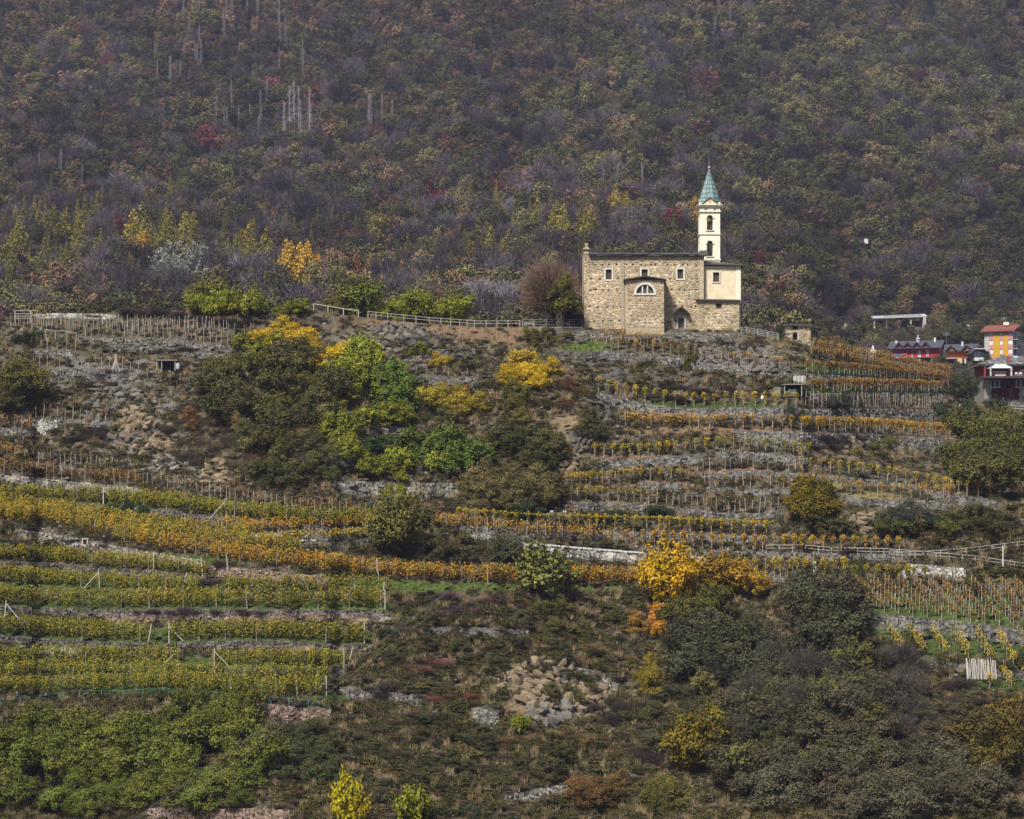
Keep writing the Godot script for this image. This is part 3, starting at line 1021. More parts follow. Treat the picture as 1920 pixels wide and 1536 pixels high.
	slabs(sl, low, lx, top - low, SLATE, 7, 0.8)
	part(nr, "stone_slabs", sl.mesh(), slate, Vector3.ZERO, "stuff")
	var rid := Shape.new()
	for t in 24:
		rid.tint = SLATE[rng.randi() % 4]
		rid.box(top + lx * (t + 0.5) / 24 + Vector3(0, 0.06, 0), Vector3(len / 24 - 0.02, 0.12, 0.5))
	part(nr, "ridge_stones", rid.mesh(), slate, Vector3.ZERO, "stuff")
	# gable wall that rises above the roof at the left, with a stone ball on its corner
	var gw := Shape.new()
	var gh: float = Y.call(468)
	gw.box(Vector3(X.call(1099.3), h + (gh - h) / 2, -4.5), Vector3(9.0 * k, gh - h, 9.2))
	gw.box(Vector3(X.call(1099.3), gh + 0.09, -4.5), Vector3(11.5 * k, 0.18, 9.6))
	gw.box(Vector3(X.call(1100), gh + 0.34, -0.1), Vector3(0.5, 0.34, 0.5))
	gw.lathe(Vector3(X.call(1100), gh + 0.48, -0.1), [[0.1, 0.0], [0.24, 0.1], [0.28, 0.24], [0.2, 0.4], [0.0, 0.46]], 8)
	part(c, "gable_wall", gw.mesh(), mortar)
	var ep := Shape.new()
	ep.tint = Color(0.1, 0.098, 0.09)
	ep.box(Vector3(w - 0.1, h + 0.05, 0.0), Vector3(1.3, 0.55, 1.2))
	ep.box(Vector3(w - 0.1, h + 0.42, 0.0), Vector3(1.0, 0.2, 1.0))
	part(nr, "corner_block", ep.mesh(), slate)
	# side chapel with a half-round window
	var qx: float = X.call(1173)
	var qw: float = X.call(1243) - qx
	var qh: float = Y.call(528.5)
	var fz := 2.6
	var lx0: float = X.call(1191) - qx
	var lw: float = X.call(1224.3) - X.call(1191)
	var ly: float = Y.call(553.5)
	var lh := lw / 2
	var chole := [[lx0, ly, lx0 + lw, ly + lh]]
	var cput := []
	for row in [[569, 4], [597, 5]]:
		for t in row[1]:
			var x: float = qw * (t + rand(0.3, 0.7)) / row[1]
			var y: float = Y.call(row[0])
			cput.append([x, y, x + 0.18, y + 0.18])
	var cs := Shape.new()
	block(cs, Vector3(qx, 0, fz), qw, qh, fz - 0.01, chole + cput, 0.4, false)
	# stone round the arch
	var n := 14
	for t in n:
		var a0 := PI * t / n
		var a1 := PI * (t + 1) / n
		var mx := qx + lx0 + lw / 2
		var p0 := Vector3(mx + lh * cos(a0), ly + lh * sin(a0), fz)
		var p1 := Vector3(mx + lh * cos(a1), ly + lh * sin(a1), fz)
		cs.quad(p1, Vector3(p1.x, ly + lh, fz), Vector3(p0.x, ly + lh, fz), p0)
		cs.quad(p0, p0 - Vector3(0, 0, 0.4), p1 - Vector3(0, 0, 0.4), p1)
	var chap := part(c, "side_chapel", cs.mesh(), mortar)
	for q in [[qx, qw, fz], [0.0, w, 0.0], [X.call(1308.5), X.call(1384) - X.call(1308.5), 2.0]]:
		var ft := Shape.new()
		ft.box(Vector3(q[0] + q[1] / 2, -0.95, q[2] - 2.0), Vector3(q[1] + 0.06, 1.9 - 0.8 * signf(q[2] - 2.0) * 0.0, 4.05))
		part(c, "footing", ft.mesh(), mortar)
	var cst := Shape.new()
	rubble(cst, Vector3(qx, 0, fz), Vector3.RIGHT, Vector3.UP, qw, qh, [[lx0 - 0.3, ly - 0.3, lx0 + lw + 0.3, ly + lh + 0.3]] + cput, BUFF)
	rubble(cst, Vector3(qx + qw, 0, fz), -Vector3.BACK, Vector3.UP, fz, qh, [], BUFF)
	rubble(cst, Vector3(qx, 0, 0), Vector3.BACK, Vector3.UP, fz, qh, [], BUFF)
	part(chap, "rubble_stones", cst.mesh(), plain, Vector3.ZERO, "stuff")
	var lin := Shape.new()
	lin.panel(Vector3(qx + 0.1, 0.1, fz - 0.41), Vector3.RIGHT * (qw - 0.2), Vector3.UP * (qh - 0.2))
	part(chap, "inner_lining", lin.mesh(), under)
	var cr := Shape.new()
	cr.tint = Color(0.08, 0.078, 0.072)
	var g0 := Vector3(qx - 0.35, qh - 0.05, fz + 0.45)
	var g1 := Vector3(qx + qw / 2, qh + 0.45, fz + 0.45)
	var g2 := Vector3(qx + qw + 0.35, qh - 0.05, fz + 0.45)
	var zb := Vector3(0, 0, -fz - 0.4)
	var th := Vector3(0, 0.16, 0)
	cr.quad(g0 + th, g0 + th + zb, g1 + th + zb, g1 + th)
	cr.quad(g1 + th, g1 + th + zb, g2 + th + zb, g2 + th)
	cr.quad(g0, g0 + th, g1 + th, g1)
	cr.quad(g1, g1 + th, g2 + th, g2)
	cr.quad(g0, g1, g1 + zb, g0 + zb)
	cr.quad(g1, g2, g2 + zb, g1 + zb)
	cr.tri(Vector3(qx, qh, fz + 0.002), Vector3(qx + qw / 2, qh + 0.45, fz + 0.002), Vector3(qx + qw, qh, fz + 0.002))
	part(chap, "chapel_roof", cr.mesh(), slate)
	var lun := Shape.new()
	var glass := worn(Color(0.13, 0.13, 0.15), 0.4, 1.5, blotch)
	lun.panel(Vector3(qx + lx0, ly, fz - 0.3), Vector3.RIGHT * lw, Vector3.UP * lh)
	var lp := part(c, "half_round_window", lun.mesh(), glass)
	var arch := Shape.new()
	for t in n:
		var a0 := PI * t / n
		var a1 := PI * (t + 1) / n
		var mx := Vector3(qx + lx0 + lw / 2, ly, fz + 0.05)
		var e0 := Vector3(cos(a0), sin(a0), 0)
		var e1 := Vector3(cos(a1), sin(a1), 0)
		arch.quad(mx + e1 * (lh - 0.02), mx + e1 * (lh + 0.3), mx + e0 * (lh + 0.3), mx + e0 * (lh - 0.02))
		arch.quad(mx + e0 * (lh + 0.3), mx + e1 * (lh + 0.3), mx + e1 * (lh + 0.3) - Vector3(0, 0, 0.1), mx + e0 * (lh + 0.3) - Vector3(0, 0, 0.1))
		arch.quad(mx + e0 * (lh - 0.02), mx + e0 * (lh - 0.02) - Vector3(0, 0, 0.2), mx + e1 * (lh - 0.02) - Vector3(0, 0, 0.2), mx + e1 * (lh - 0.02))
	arch.box(Vector3(qx + lx0 + lw / 2, ly - 0.13, fz + 0.04), Vector3(lw + 0.6, 0.26, 0.16))
	part(lp, "surround", arch.mesh(), trim)
	for t in [0.36, 0.64]:
		var m := Shape.new()
		m.box(Vector3(qx + lx0 + lw * t, ly + lh * 0.46, fz - 0.16), Vector3(0.2, lh * 0.92, 0.2))
		part(lp, "mullion", m.mesh(), trim)
	var gr := Shape.new()
	for t in 9: gr.box(Vector3(qx + lx0 + lw * (t + 0.5) / 9, ly + lh * 0.4, fz - 0.26), Vector3(0.035, lh * 0.8, 0.03))
	part(lp, "glazing_bar", gr.mesh(), iron, Vector3.ZERO, "stuff")
	# sacristy: low stone block at the right with a lean-to roof
	var sx: float = X.call(1308.5)
	var sw: float = X.call(1384) - sx
	var sh: float = Y.call(566)
	var sz := 2.0
	var win2 := [X.call(1340.3) - sx, Y.call(581), X.call(1350.6) - sx, Y.call(572)]
	var sput := []
	for row in [[593.5, 4], [604, 3]]:
		for t in row[1]:
			var x: float = sw * (t + rand(0.3, 0.7)) / row[1]
			var y: float = Y.call(row[0])
			sput.append([x, y, x + 0.17, y + 0.17])
	var ss := Shape.new()
	block(ss, Vector3(sx, -0.4, sz), sw, sh + 0.4, 4.0, [[win2[0], win2[1] + 0.4, win2[2], win2[3] + 0.4]] + sput, 0.3)
	var sac := part(c, "sacristy", ss.mesh(), mortar)
	var sst := Shape.new()
	rubble(sst, Vector3(sx, -0.4, sz), Vector3.RIGHT, Vector3.UP, sw, sh + 0.4, [[win2[0] - 0.1, win2[1] + 0.3, win2[2] + 0.1, win2[3] + 0.5]] + sput, BUFF)
	rubble(sst, Vector3(sx + sw, -0.4, sz), -Vector3.BACK, Vector3.UP, 4.0, sh + 0.4, [], BUFF)
	rubble(sst, Vector3(sx, -0.4, sz - 2), Vector3.BACK, Vector3.UP, 2.0, sh + 0.4, [], BUFF)
	part(sac, "rubble_stones", sst.mesh(), plain, Vector3.ZERO, "stuff")
	window(c, Vector3(sx + win2[0], win2[1], sz), win2[2] - win2[0], win2[3] - win2[1], 0.18, 0.0, iron, board, 1)
	var sr := Shape.new()
	sr.tint = Color(0.085, 0.082, 0.076)
	var b0 := Vector3(sx - 0.35, sh, sz + 0.4)
	var b1 := Vector3(sx + sw + 0.3, sh - 0.12, sz + 0.4)
	var zz := Vector3(0, 0.5, -4.2)
	sr.quad(b0 + th, b0 + th + zz, b1 + th + zz, b1 + th)
	sr.quad(b0, b0 + th, b1 + th, b1)
	sr.quad(b0, b1, b1 + zz, b0 + zz)
	sr.quad(b1, b1 + th, b1 + th + zz, b1 + zz)
	sr.quad(b0 + zz, b0 + th + zz, b0 + th, b0)
	var srp := part(sac, "sacristy_roof", sr.mesh(), slate)
	# choir: smooth cream block behind it
	var ax: float = X.call(1320.5)
	var aw: float = X.call(1389.5) - ax
	var ah: float = Y.call(498)
	var win3 := [X.call(1337.8) - ax, Y.call(528), X.call(1349.3) - ax, Y.call(510)]
	var az := -0.6
	var asl := Shape.new()
	block(asl, Vector3(ax, -0.4, az), aw, ah + 0.4, 7.0, [[win3[0], win3[1] + 0.4, win3[2], win3[3] + 0.4]], 0.3)
	var cho := part(c, "choir", asl.mesh(), plaster)
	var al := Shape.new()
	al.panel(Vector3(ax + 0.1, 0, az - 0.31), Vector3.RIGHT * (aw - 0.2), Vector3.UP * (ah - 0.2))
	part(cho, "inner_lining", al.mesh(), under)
	window(c, Vector3(ax + win3[0], win3[1], az), win3[2] - win3[0], win3[3] - win3[1], 0.2, 0.16, iron, board, 1, trim)
	var quoin := Shape.new()
	quoin.box(Vector3(ax + aw - 0.32, (ah - 0.4) / 2, az), Vector3(0.66, ah + 0.4, 0.12))
	part(cho, "corner_strip", quoin.mesh(), cream)
	var ar := Shape.new()
	ar.tint = Color(0.08, 0.075, 0.07)
	var h0 := Vector3(ax - 0.1, ah + 0.15, az + 0.5)
	var h1 := Vector3(ax + aw + 0.5, ah + 0.02, az + 0.5)
	var h2 := Vector3(ax + aw + 0.5, ah + 0.02, az - 7.4)
	var h3 := Vector3(ax - 0.1, ah + 0.15, az - 7.4)
	var ap := Vector3(ax - 0.1, ah + 1.05, az - 3.5)
	ar.tri(h0 + th, ap + th, h1 + th)
	ar.tri(h1 + th, ap + th, h2 + th)
	ar.tri(h2 + th, ap + th, h3 + th)
	ar.quad(h0, h0 + th, h1 + th, h1)
	ar.quad(h1, h1 + th, h2 + th, h2)
	ar.quad(h0, h1, h2, h3)
	part(cho, "choir_roof", ar.mesh(), slate)
	var pipe := Shape.new()
	pipe.tube(Vector3(ax + aw + 0.1, 0, az + 0.1), Vector3(ax + aw + 0.1, ah, az + 0.1), 0.06, 0.06, 6)
	part(cho, "downpipe", pipe.mesh(), iron)
	build_tower(c, base, cream, trim, iron, under)

func build_tower(c: Node3D, base: Vector3, cream: Material, trim: Material, iron: Material, under: Material) -> void:
	var d := 358.5
	var k := d / FOCAL
	var o := seen(1312.2, 500, d) - base  # front lower left corner
	var w := 38.1 * k
	var Y := func(v: float) -> float: return (500.0 - v) * k
	var h: float = Y.call(386)
	var tw := part(c, "bell_tower", ArrayMesh.new(), cream)
	var s := Shape.new()
	var turn := [Vector3.RIGHT, -Vector3.BACK, -Vector3.RIGHT, Vector3.BACK]
	var ow := 11.6 * k
	var ox := (w - ow) / 2
	var tops := [[Y.call(480.5), Y.call(451)], [Y.call(431.5), Y.call(403)]]
	var at := o
	for side in 4:
		var r: Vector3 = turn[side]
		var m := r.cross(Vector3.UP)
		var holes := []
		for t in tops: holes.append([ox, t[0], ox + ow, t[1]])
		for t in [9.5, 26.6]: holes.append([t * k, Y.call(394.6), (t + 3.2) * k, Y.call(391.0)])
		pierced(s, at, r, Vector3.UP, w, h, holes, 0.45)
		for t in tops:
			var spring: float = t[1] - ow / 2
			for i in 10:
				var a0 := PI * i / 10
				var a1 := PI * (i + 1) / 10
				var mx := at + r * (w / 2) + Vector3.UP * spring
				var p0: Vector3 = mx + r * (cos(a0) * ow / 2) + Vector3.UP * (sin(a0) * ow / 2)
				var p1: Vector3 = mx + r * (cos(a1) * ow / 2) + Vector3.UP * (sin(a1) * ow / 2)
				var up0 := Vector3(p0.x, at.y + t[1], p0.z)
				var up1 := Vector3(p1.x, at.y + t[1], p1.z)
				s.quad(p1, up1, up0, p0)
				s.quad(p0, p0 - m * 0.45, p1 - m * 0.45, p1)
		at += r * w
	tw.mesh = s.mesh()
	var mid := o + Vector3(w / 2, 0, -w / 2)
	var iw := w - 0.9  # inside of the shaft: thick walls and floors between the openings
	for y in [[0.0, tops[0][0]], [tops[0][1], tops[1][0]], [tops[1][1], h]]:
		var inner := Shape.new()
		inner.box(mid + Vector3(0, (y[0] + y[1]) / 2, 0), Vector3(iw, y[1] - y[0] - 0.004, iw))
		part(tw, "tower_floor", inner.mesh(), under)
	for t in tops:
		for cx in [-1, 1]:
			for cz in [-1, 1]:
				var q := (w - 0.9) / 2 - (w / 2 - ow / 2 - 0.45) / 2
				var posts := Shape.new()
				posts.box(mid + Vector3(cx * q, (t[0] + t[1]) / 2, cz * q), Vector3(w / 2 - ow / 2 - 0.45, t[1] - t[0], w / 2 - ow / 2 - 0.45))
				part(tw, "corner_pier", posts.mesh(), cream)
	# mouldings that run round the shaft
	for q in [[487.0, 3.0, 0.09, 0.0], [439.3, 1.6, 0.11, 0.0], [397.0, 1.8, 0.16, 0.0], [386.6, 2.4, 0.24, 0.0], [384.6, 1.4, 0.36, 0.0]]:
		var b := Shape.new()
		b.box(mid + Vector3(0, Y.call(q[0]), 0), Vector3(w + 2 * q[2], q[1] * k, w + 2 * q[2]))
		part(tw, "moulding", b.mesh(), trim)
	for t in tops:
		var b := Shape.new()
		b.box(o + Vector3(w / 2, t[0] - 0.05, 0.03), Vector3(ow + 0.3, 0.12, 0.2))
		part(tw, "sill", b.mesh(), trim)
		for x in [-1, 1]:
			var i := Shape.new()
			i.box(o + Vector3(w / 2 + x * (ow / 2 + 0.06), t[1] - ow / 2, 0.02), Vector3(0.26, 0.12, 0.16))
			part(tw, "impost", i.mesh(), trim)
	# pediments on the four sides, with a round eye
	var y0: float = Y.call(385.0) + 0.11
	var ph: float = Y.call(371.5) - y0
	for side in 4:
		var b := Basis(Vector3.UP, side * PI / 2)
		var p := Shape.new()
		var pw := w * 0.42
		var z := w / 2 + 0.12
		var l := Vector3(-pw, 0, z)
		var r := Vector3(pw, 0, z)
		var t := Vector3(0, ph, z)
		p.tri(l, t, r)
		p.quad(l, l - Vector3(0, 0, 1.0), t - Vector3(0, 0, 1.0), t)
		p.quad(t, t - Vector3(0, 0, 1.0), r - Vector3(0, 0, 1.0), r)
		var q := part(tw, "pediment", p.mesh(), worn(Color(0.88, 0.78, 0.52), 0.9, 0.5, blotch))
		q.transform = Transform3D(b, mid + Vector3(0, y0, 0))
		var e := Shape.new()
		for sg in [-1, 1]:
			var dir := Vector3(sg * pw, -ph, 0)
			e.box(t + dir * 0.5 + Vector3(0, 0.05, 0.03), Vector3(dir.length() + 0.1, 0.09, 0.18), Basis(Vector3.BACK, atan2(-ph, pw) * sg))
		part(q, "raking_moulding", e.mesh(), iron)
		var eye := Shape.new()
		for i in 10:
			var a := Vector3(cos(TAU * i / 10), sin(TAU * i / 10), 0) * 0.16
			var a2 := Vector3(cos(TAU * (i + 1) / 10), sin(TAU * (i + 1) / 10), 0) * 0.16
			eye.tri(Vector3(0, ph * 0.4, z + 0.012), Vector3(0, ph * 0.4, z + 0.012) + a2, Vector3(0, ph * 0.4, z + 0.012) + a)
		part(q, "round_eye", eye.mesh(), worn(Color(0.55, 0.36, 0.14), 0.9, 0.5, blotch))
	# eight-sided copper spire
	var prof := []
	for q in [[385.0, 19.2], [378.0, 18.7], [371.5, 17.6], [362.5, 15.4], [354.0, 12.8], [345.6, 10.1], [337.0, 7.0], [328.0, 4.7], [320.2, 1.9]]:
		prof.append([q[1] * k / cos(PI / 8), Y.call(q[0]) + 0.1])
	var sp := Shape.new()
	for i in 8:
		for j in prof.size() - 1:
			var f := rand(0.82, 1.15)
			sp.tint = Color(f * rand(0.9, 1.1), f, f)
			var t0 := TAU * i / 8 + PI / 8
			var t1 := t0 + TAU / 8
			var a: Array = prof[j]
			var b: Array = prof[j + 1]
			sp.quad(mid + Vector3(a[0] * cos(t0), a[1], a[0] * sin(t0)), mid + Vector3(b[0] * cos(t0), b[1], b[0] * sin(t0)), mid + Vector3(b[0] * cos(t1), b[1], b[0] * sin(t1)), mid + Vector3(a[0] * cos(t1), a[1], a[0] * sin(t1)))
	var copper := worn(Color(0.27, 0.40, 0.41), 0.65, 0.5, blotch)
	var spire := part(c, "spire", sp.mesh(), copper)
	var dark := paint(Color(0.075, 0.10, 0.095), 0.7)
	for j in range(1, prof.size() - 1):
		var b := Shape.new()
		b.lathe(mid, [[prof[j][0] + 0.005, prof[j][1] - 0.05], [prof[j][0] + 0.045, prof[j][1]], [prof[j][0] - 0.01, prof[j][1] + 0.04]], 8, PI / 8)
		part(spire, "seam", b.mesh(), dark)
	for i in 8:
		var b := Shape.new()
		for j in prof.size() - 1:
			var t := TAU * i / 8 + PI / 8
			b.tube(mid + Vector3(prof[j][0] * cos(t), prof[j][1], prof[j][0] * sin(t)), mid + Vector3(prof[j + 1][0] * cos(t), prof[j + 1][1], prof[j + 1][0] * sin(t)), 0.05, 0.045, 4, false)
			if i == 1: b.tube(mid + Vector3(0, prof[j][1], prof[j][0] * cos(PI / 8) + 0.0), mid + Vector3(0, prof[j + 1][1], prof[j + 1][0] * cos(PI / 8)), 0.035, 0.03, 4, false)
		part(spire, "hip_rib", b.mesh(), dark)
	var fin := Shape.new()
	fin.lathe(mid + Vector3(0, Y.call(320.5) + 0.1, 0), [[0.14, 0.0], [0.12, 0.28], [0.19, 0.3], [0.1, 0.36], [0.1, 0.42], [0.17, 0.5], [0.2, 0.6], [0.15, 0.72], [0.04, 0.8], [0.025, 1.7], [0.0, 2.1]], 8)
	part(spire, "finial", fin.mesh(), worn(Color(0.42, 0.42, 0.44), 0.5, 1.0, blotch))
	# bell
	var bl := Shape.new()
	var by: float = Y.call(427.5)
	bl.lathe(mid + Vector3(0, by, 0.3), [[0.42, 0.0], [0.36, 0.1], [0.3, 0.3], [0.27, 0.52], [0.2, 0.66], [0.0, 0.72]], 12)
	var bell := part(c, "bell", bl.mesh(), worn(Color(0.20, 0.16, 0.14), 0.45, 1.0, blotch))
	var yoke := Shape.new()
	yoke.box(mid + Vector3(0, by + 0.92, 0.3), Vector3(0.8, 0.34, 0.22))
	part(bell, "yoke", yoke.mesh(), worn(Color(0.16, 0.11, 0.11), 0.8, 1.0, blotch))

# ---- what stands on the church terrace ------------------------------------------------------------------------------
func build_chapel_terrace() -> void:
	# arcade behind the tree, left of the nave
	var d := 355.0
	var k := d / FOCAL
	var base := seen(1053, 616, d)
	var a := thing("arcade", base, "low cream porch with a dark archway between the round tree and the church", "porch")
	var s := Shape.new()
	var cream := worn(Color(0.75, 0.66, 0.45), 0.9, 0.3, blotch)
	var w := 43.0 * k
	var h := 45.0 * k
	var hole := [4.5 * k, 0.0, 41.0 * k, 37.0 * k]
	block(s, Vector3.ZERO, w, h, 5.0, [hole], 4.6)
	var r: float = (hole[2] - hole[0]) / 2
	for i in 12:
		var a0 := PI * i / 12
		var a1 := PI * (i + 1) / 12
		var c := Vector3(hole[0] + r, hole[3] - r * 0.85, 0)
		var p0 := c + Vector3(cos(a0) * r, sin(a0) * r * 0.85, 0)
		var p1 := c + Vector3(cos(a1) * r, sin(a1) * r * 0.85, 0)
		s.quad(p1, Vector3(p1.x, hole[3], 0), Vector3(p0.x, hole[3], 0), p0)
		s.quad(p0, p0 - Vector3(0, 0, 0.5), p1 - Vector3(0, 0, 0.5), p1)
	part(a, "wall", s.mesh(), cream)
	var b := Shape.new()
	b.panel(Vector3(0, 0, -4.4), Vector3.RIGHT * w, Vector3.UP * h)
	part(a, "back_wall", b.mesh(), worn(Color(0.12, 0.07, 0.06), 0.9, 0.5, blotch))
	var f := Shape.new()
	f.box(Vector3(w / 2, h + 0.08, -2.3), Vector3(w + 0.5, 0.16, 5.6))
	part(a, "roof", f.mesh(), paint(Color(0.09, 0.085, 0.08)))
	var sh := thing("shed_roof", seen(1084, 614, 352.6), "small dark lean-to roof against the left corner of the church", "canopy")
	var t := Shape.new()
	t.box(Vector3(0, 2.05, 0), Vector3(1.7, 0.12, 1.2), Basis(Vector3.RIGHT, 0.2))
	part(sh, "roof", t.mesh(), worn(Color(0.25, 0.26, 0.27), 0.8, 1.0, blotch))
	for x in [-0.75, 0.75]:
		var q := Shape.new()
		q.box(Vector3(x, 1.0, 0.4), Vector3(0.1, 2.0, 0.1))
		part(sh, "post", q.mesh(), wood)
	# the round tree: reddish bare twigs on the left, olive leaves on the right
	var tree := thing("round_tree", seen(1036, 615, 353.0), "round lollipop tree left of the church, half bare and reddish, half olive leaved", "tree")
	var x := seen(1.0, 0, 353.0).x - seen(0.0, 0, 353.0).x
	for q in [["crown", "fine0", Color(0.125, 0.12, 0.022), 70.0, 84.0, 20.0, 20.0, 3.4], ["crown", "fine1", Color(0.105, 0.105, 0.022), 60.0, 62.0, 12.0, 38.0, 3.6], ["crown", "fine2", Color(0.115, 0.105, 0.022), 50.0, 46.0, 34.0, 14.0, 3.6], ["crown", "fine0", Color(0.12, 0.085, 0.04), 60.0, 74.0, -20.0, 24.0, 0.6], ["bare_crown", "hazel0", Color(0.19, 0.125, 0.09), 104.0, 118.0, -6.0, -2.0, 0.8], ["bare_crown", "hazel1", Color(0.20, 0.13, 0.10), 98.0, 114.0, -10.0, 0.0, 1.4], ["bare_crown", "hazel2", Color(0.16, 0.11, 0.08), 98.0, 112.0, -12.0, 2.0, 0.4], ["bare_crown", "hazel0", Color(0.17, 0.12, 0.08), 96.0, 112.0, 4.0, 2.0, 1.0]]:
		var m := part(tree, q[0], crowns[q[1]], leaves_of(q[2]))
		m.transform = Transform3D(Basis(Vector3.UP, rand(0, TAU)).scaled(Vector3(q[3] * x, q[4] * x, q[3] * x)), Vector3(q[5] * x, q[6] * x, q[7]))
	var tk := Shape.new()
	tk.tube(Vector3(0, -0.3, 0), Vector3(0, 2.2, 0), 0.55, 0.5, 10)
	tk.tube(Vector3(0, 2.2, 0), Vector3(0, 2.9, 0), 0.5, 0.8, 10)
	for i in 9:
		var an := i * 2.4
		tk.tube(Vector3(0, 2.6, 0), Vector3(cos(an) * 1.9, rand(3.6, 5.2), sin(an) * 1.9), 0.3, 0.12, 6, false)
	part(tree, "trunk", tk.mesh(), wood)
	for q in [[982, 1007, "pale stone bench at the left end of the church railing"], [1050, 1064, "pale stone bench by the trunk of the round tree"]]:
		var be := thing("stone_bench", seen(q[0], 612, 351.6), q[2], "bench", "benches on the church terrace")
		var l := 20.0 * k if q[0] < 1000 else 16.0 * k
		var bs := Shape.new()
		bs.box(Vector3(l / 2, 0.45, 0), Vector3(l, 0.14, 0.5))
		part(be, "seat", bs.mesh(), worn(Color(0.5, 0.48, 0.45), 0.9, 0.8, blotch))
		for e in [0.12, 0.88]:
			var lg := Shape.new()
			lg.box(Vector3(l * e, 0.19, 0), Vector3(0.2, 0.38, 0.42))
			part(be, "leg", lg.mesh(), worn(Color(0.35, 0.33, 0.3), 0.9, 0.8, blotch))
	var slab := Shape.new()
	slab.box(Vector3(4.4, -0.2, 0), Vector3(8.9, 0.4, 0.5))
	var kerb := thing("terrace_kerb", seen(979, 613, 351.0), "pale concrete edge under the railing left of the church", "kerb")
	part(kerb, "kerb", slab.mesh(), worn(Color(0.5, 0.48, 0.44), 0.9, 0.4, blotch))
	# rubble church yard: pale floodlight bracket on the corner
	var arm := thing("wall_lamp", seen(1091, 558, 351.4), "thin grey lamp arm on the left corner of the church", "lamp")
	var am := Shape.new()
	am.tube(Vector3(0.4, 0, 0), Vector3(-0.6, 0.65, 0.2), 0.04, 0.03, 5)
	part(arm, "arm", am.mesh(), iron_paint())
	var hd := Shape.new()
	hd.box(Vector3(-0.7, 0.66, 0.22), Vector3(0.3, 0.1, 0.18))
	part(arm, "head", hd.mesh(), iron_paint())

func iron_paint() -> StandardMaterial3D:
	if not leaf_paints.has("iron"): leaf_paints["iron"] = paint(Color(0.40, 0.40, 0.41), 0.6)
	return leaf_paints["iron"]

# ---- vineyards ------------------------------------------------------------------------------------------------------
const LEAVES := {
	"gold": [Color(0.34, 0.225, 0.020), Color(0.25, 0.195, 0.025), Color(0.38, 0.255, 0.018), Color(0.15, 0.145, 0.022), Color(0.20, 0.17, 0.02)],
	"amber": [Color(0.36, 0.20, 0.022), Color(0.31, 0.14, 0.025), Color(0.24, 0.105, 0.028), Color(0.36, 0.24, 0.02), Color(0.17, 0.14, 0.022)],
	"mixed": [Color(0.30, 0.205, 0.02), Color(0.15, 0.145, 0.02), Color(0.22, 0.175, 0.02), Color(0.115, 0.12, 0.02), Color(0.30, 0.17, 0.022)],
	"rust": [Color(0.22, 0.105, 0.028), Color(0.165, 0.075, 0.028), Color(0.26, 0.15, 0.022), Color(0.10, 0.09, 0.022), Color(0.13, 0.065, 0.03)],
	"olive": [Color(0.135, 0.132, 0.020), Color(0.18, 0.16, 0.02), Color(0.09, 0.103, 0.018), Color(0.25, 0.195, 0.02), Color(0.15, 0.14, 0.02)],
}

# evenly spaced ground points along a foot line
func along(pts: Array, gap: float) -> Array[Vector3]:
	var fine: Array[Vector3] = []
	var u: float = pts[0]
	while u <= pts[pts.size() - 2]:
		fine.append(on_hill(u, line_at(pts, u)))
		u += 2.0
	var out: Array[Vector3] = []
	if fine.is_empty(): return out
	out.append(fine[0])
	var run := 0.0
	for i in range(1, fine.size()):
		var l := fine[i].distance_to(fine[i - 1])
		if l > 3.0: l = 0.2
		run += l
		if run >= gap:
			run = 0.0
			out.append(fine[i])
	return out

var post_meshes: Array[ArrayMesh] = []

func post_mesh(k: int) -> ArrayMesh:
	if post_meshes.is_empty():
		for i in 5:
			var s := Shape.new()
			var t := rand(0.75, 1.2)
			s.tint = Color(t, t * rand(0.95, 1.0), t * rand(0.88, 1.0))
			var bend := Vector3(rand(-0.03, 0.03), 0.5, rand(-0.03, 0.03))
			s.tube(Vector3(0, -0.12, 0), bend, 0.044, 0.042, 6, false)
			s.tube(bend, Vector3(rand(-0.02, 0.02), 1.0, 0), 0.042, 0.034, 6)
			post_meshes.append(s.mesh())
	return post_meshes[k % 5]

func put_post(of: Node3D, at: Vector3, tall: float, lean := 0.05, thick := 1.0) -> MeshInstance3D:
	var o := part(of, "post", post_mesh(rng.randi()), post_wood)
	var tilt := Basis(Vector3.BACK, rand(-lean, lean)) * Basis(Vector3.RIGHT, rand(-lean, lean)) * Basis(Vector3.UP, rand(0, TAU))
	o.transform = Transform3D(tilt * Basis.from_scale(Vector3(thick, tall, thick)), at)
	return o

func vine_leaves(s: Shape, at: Vector3, spread: Vector3, count: int, tones: Array) -> void:
	var bias: Color = tones[rng.randi() % tones.size()]
	for i in count:
		var q := ball() * pow(rng.randf(), 0.45)
		var p := at + q * spread
		var m := (Vector3(q.x * 0.5, q.y + 0.3, 0.75) + ball() * 0.75).normalized()
		var c: Color = tones[rng.randi() % tones.size()] if rng.randf() < 0.6 else bias
		s.tint = c * rand(0.65, 1.3)
		var l := rand(0.12, 0.24)
		s.leaf(p, m, ball(), l, l * 0.8)

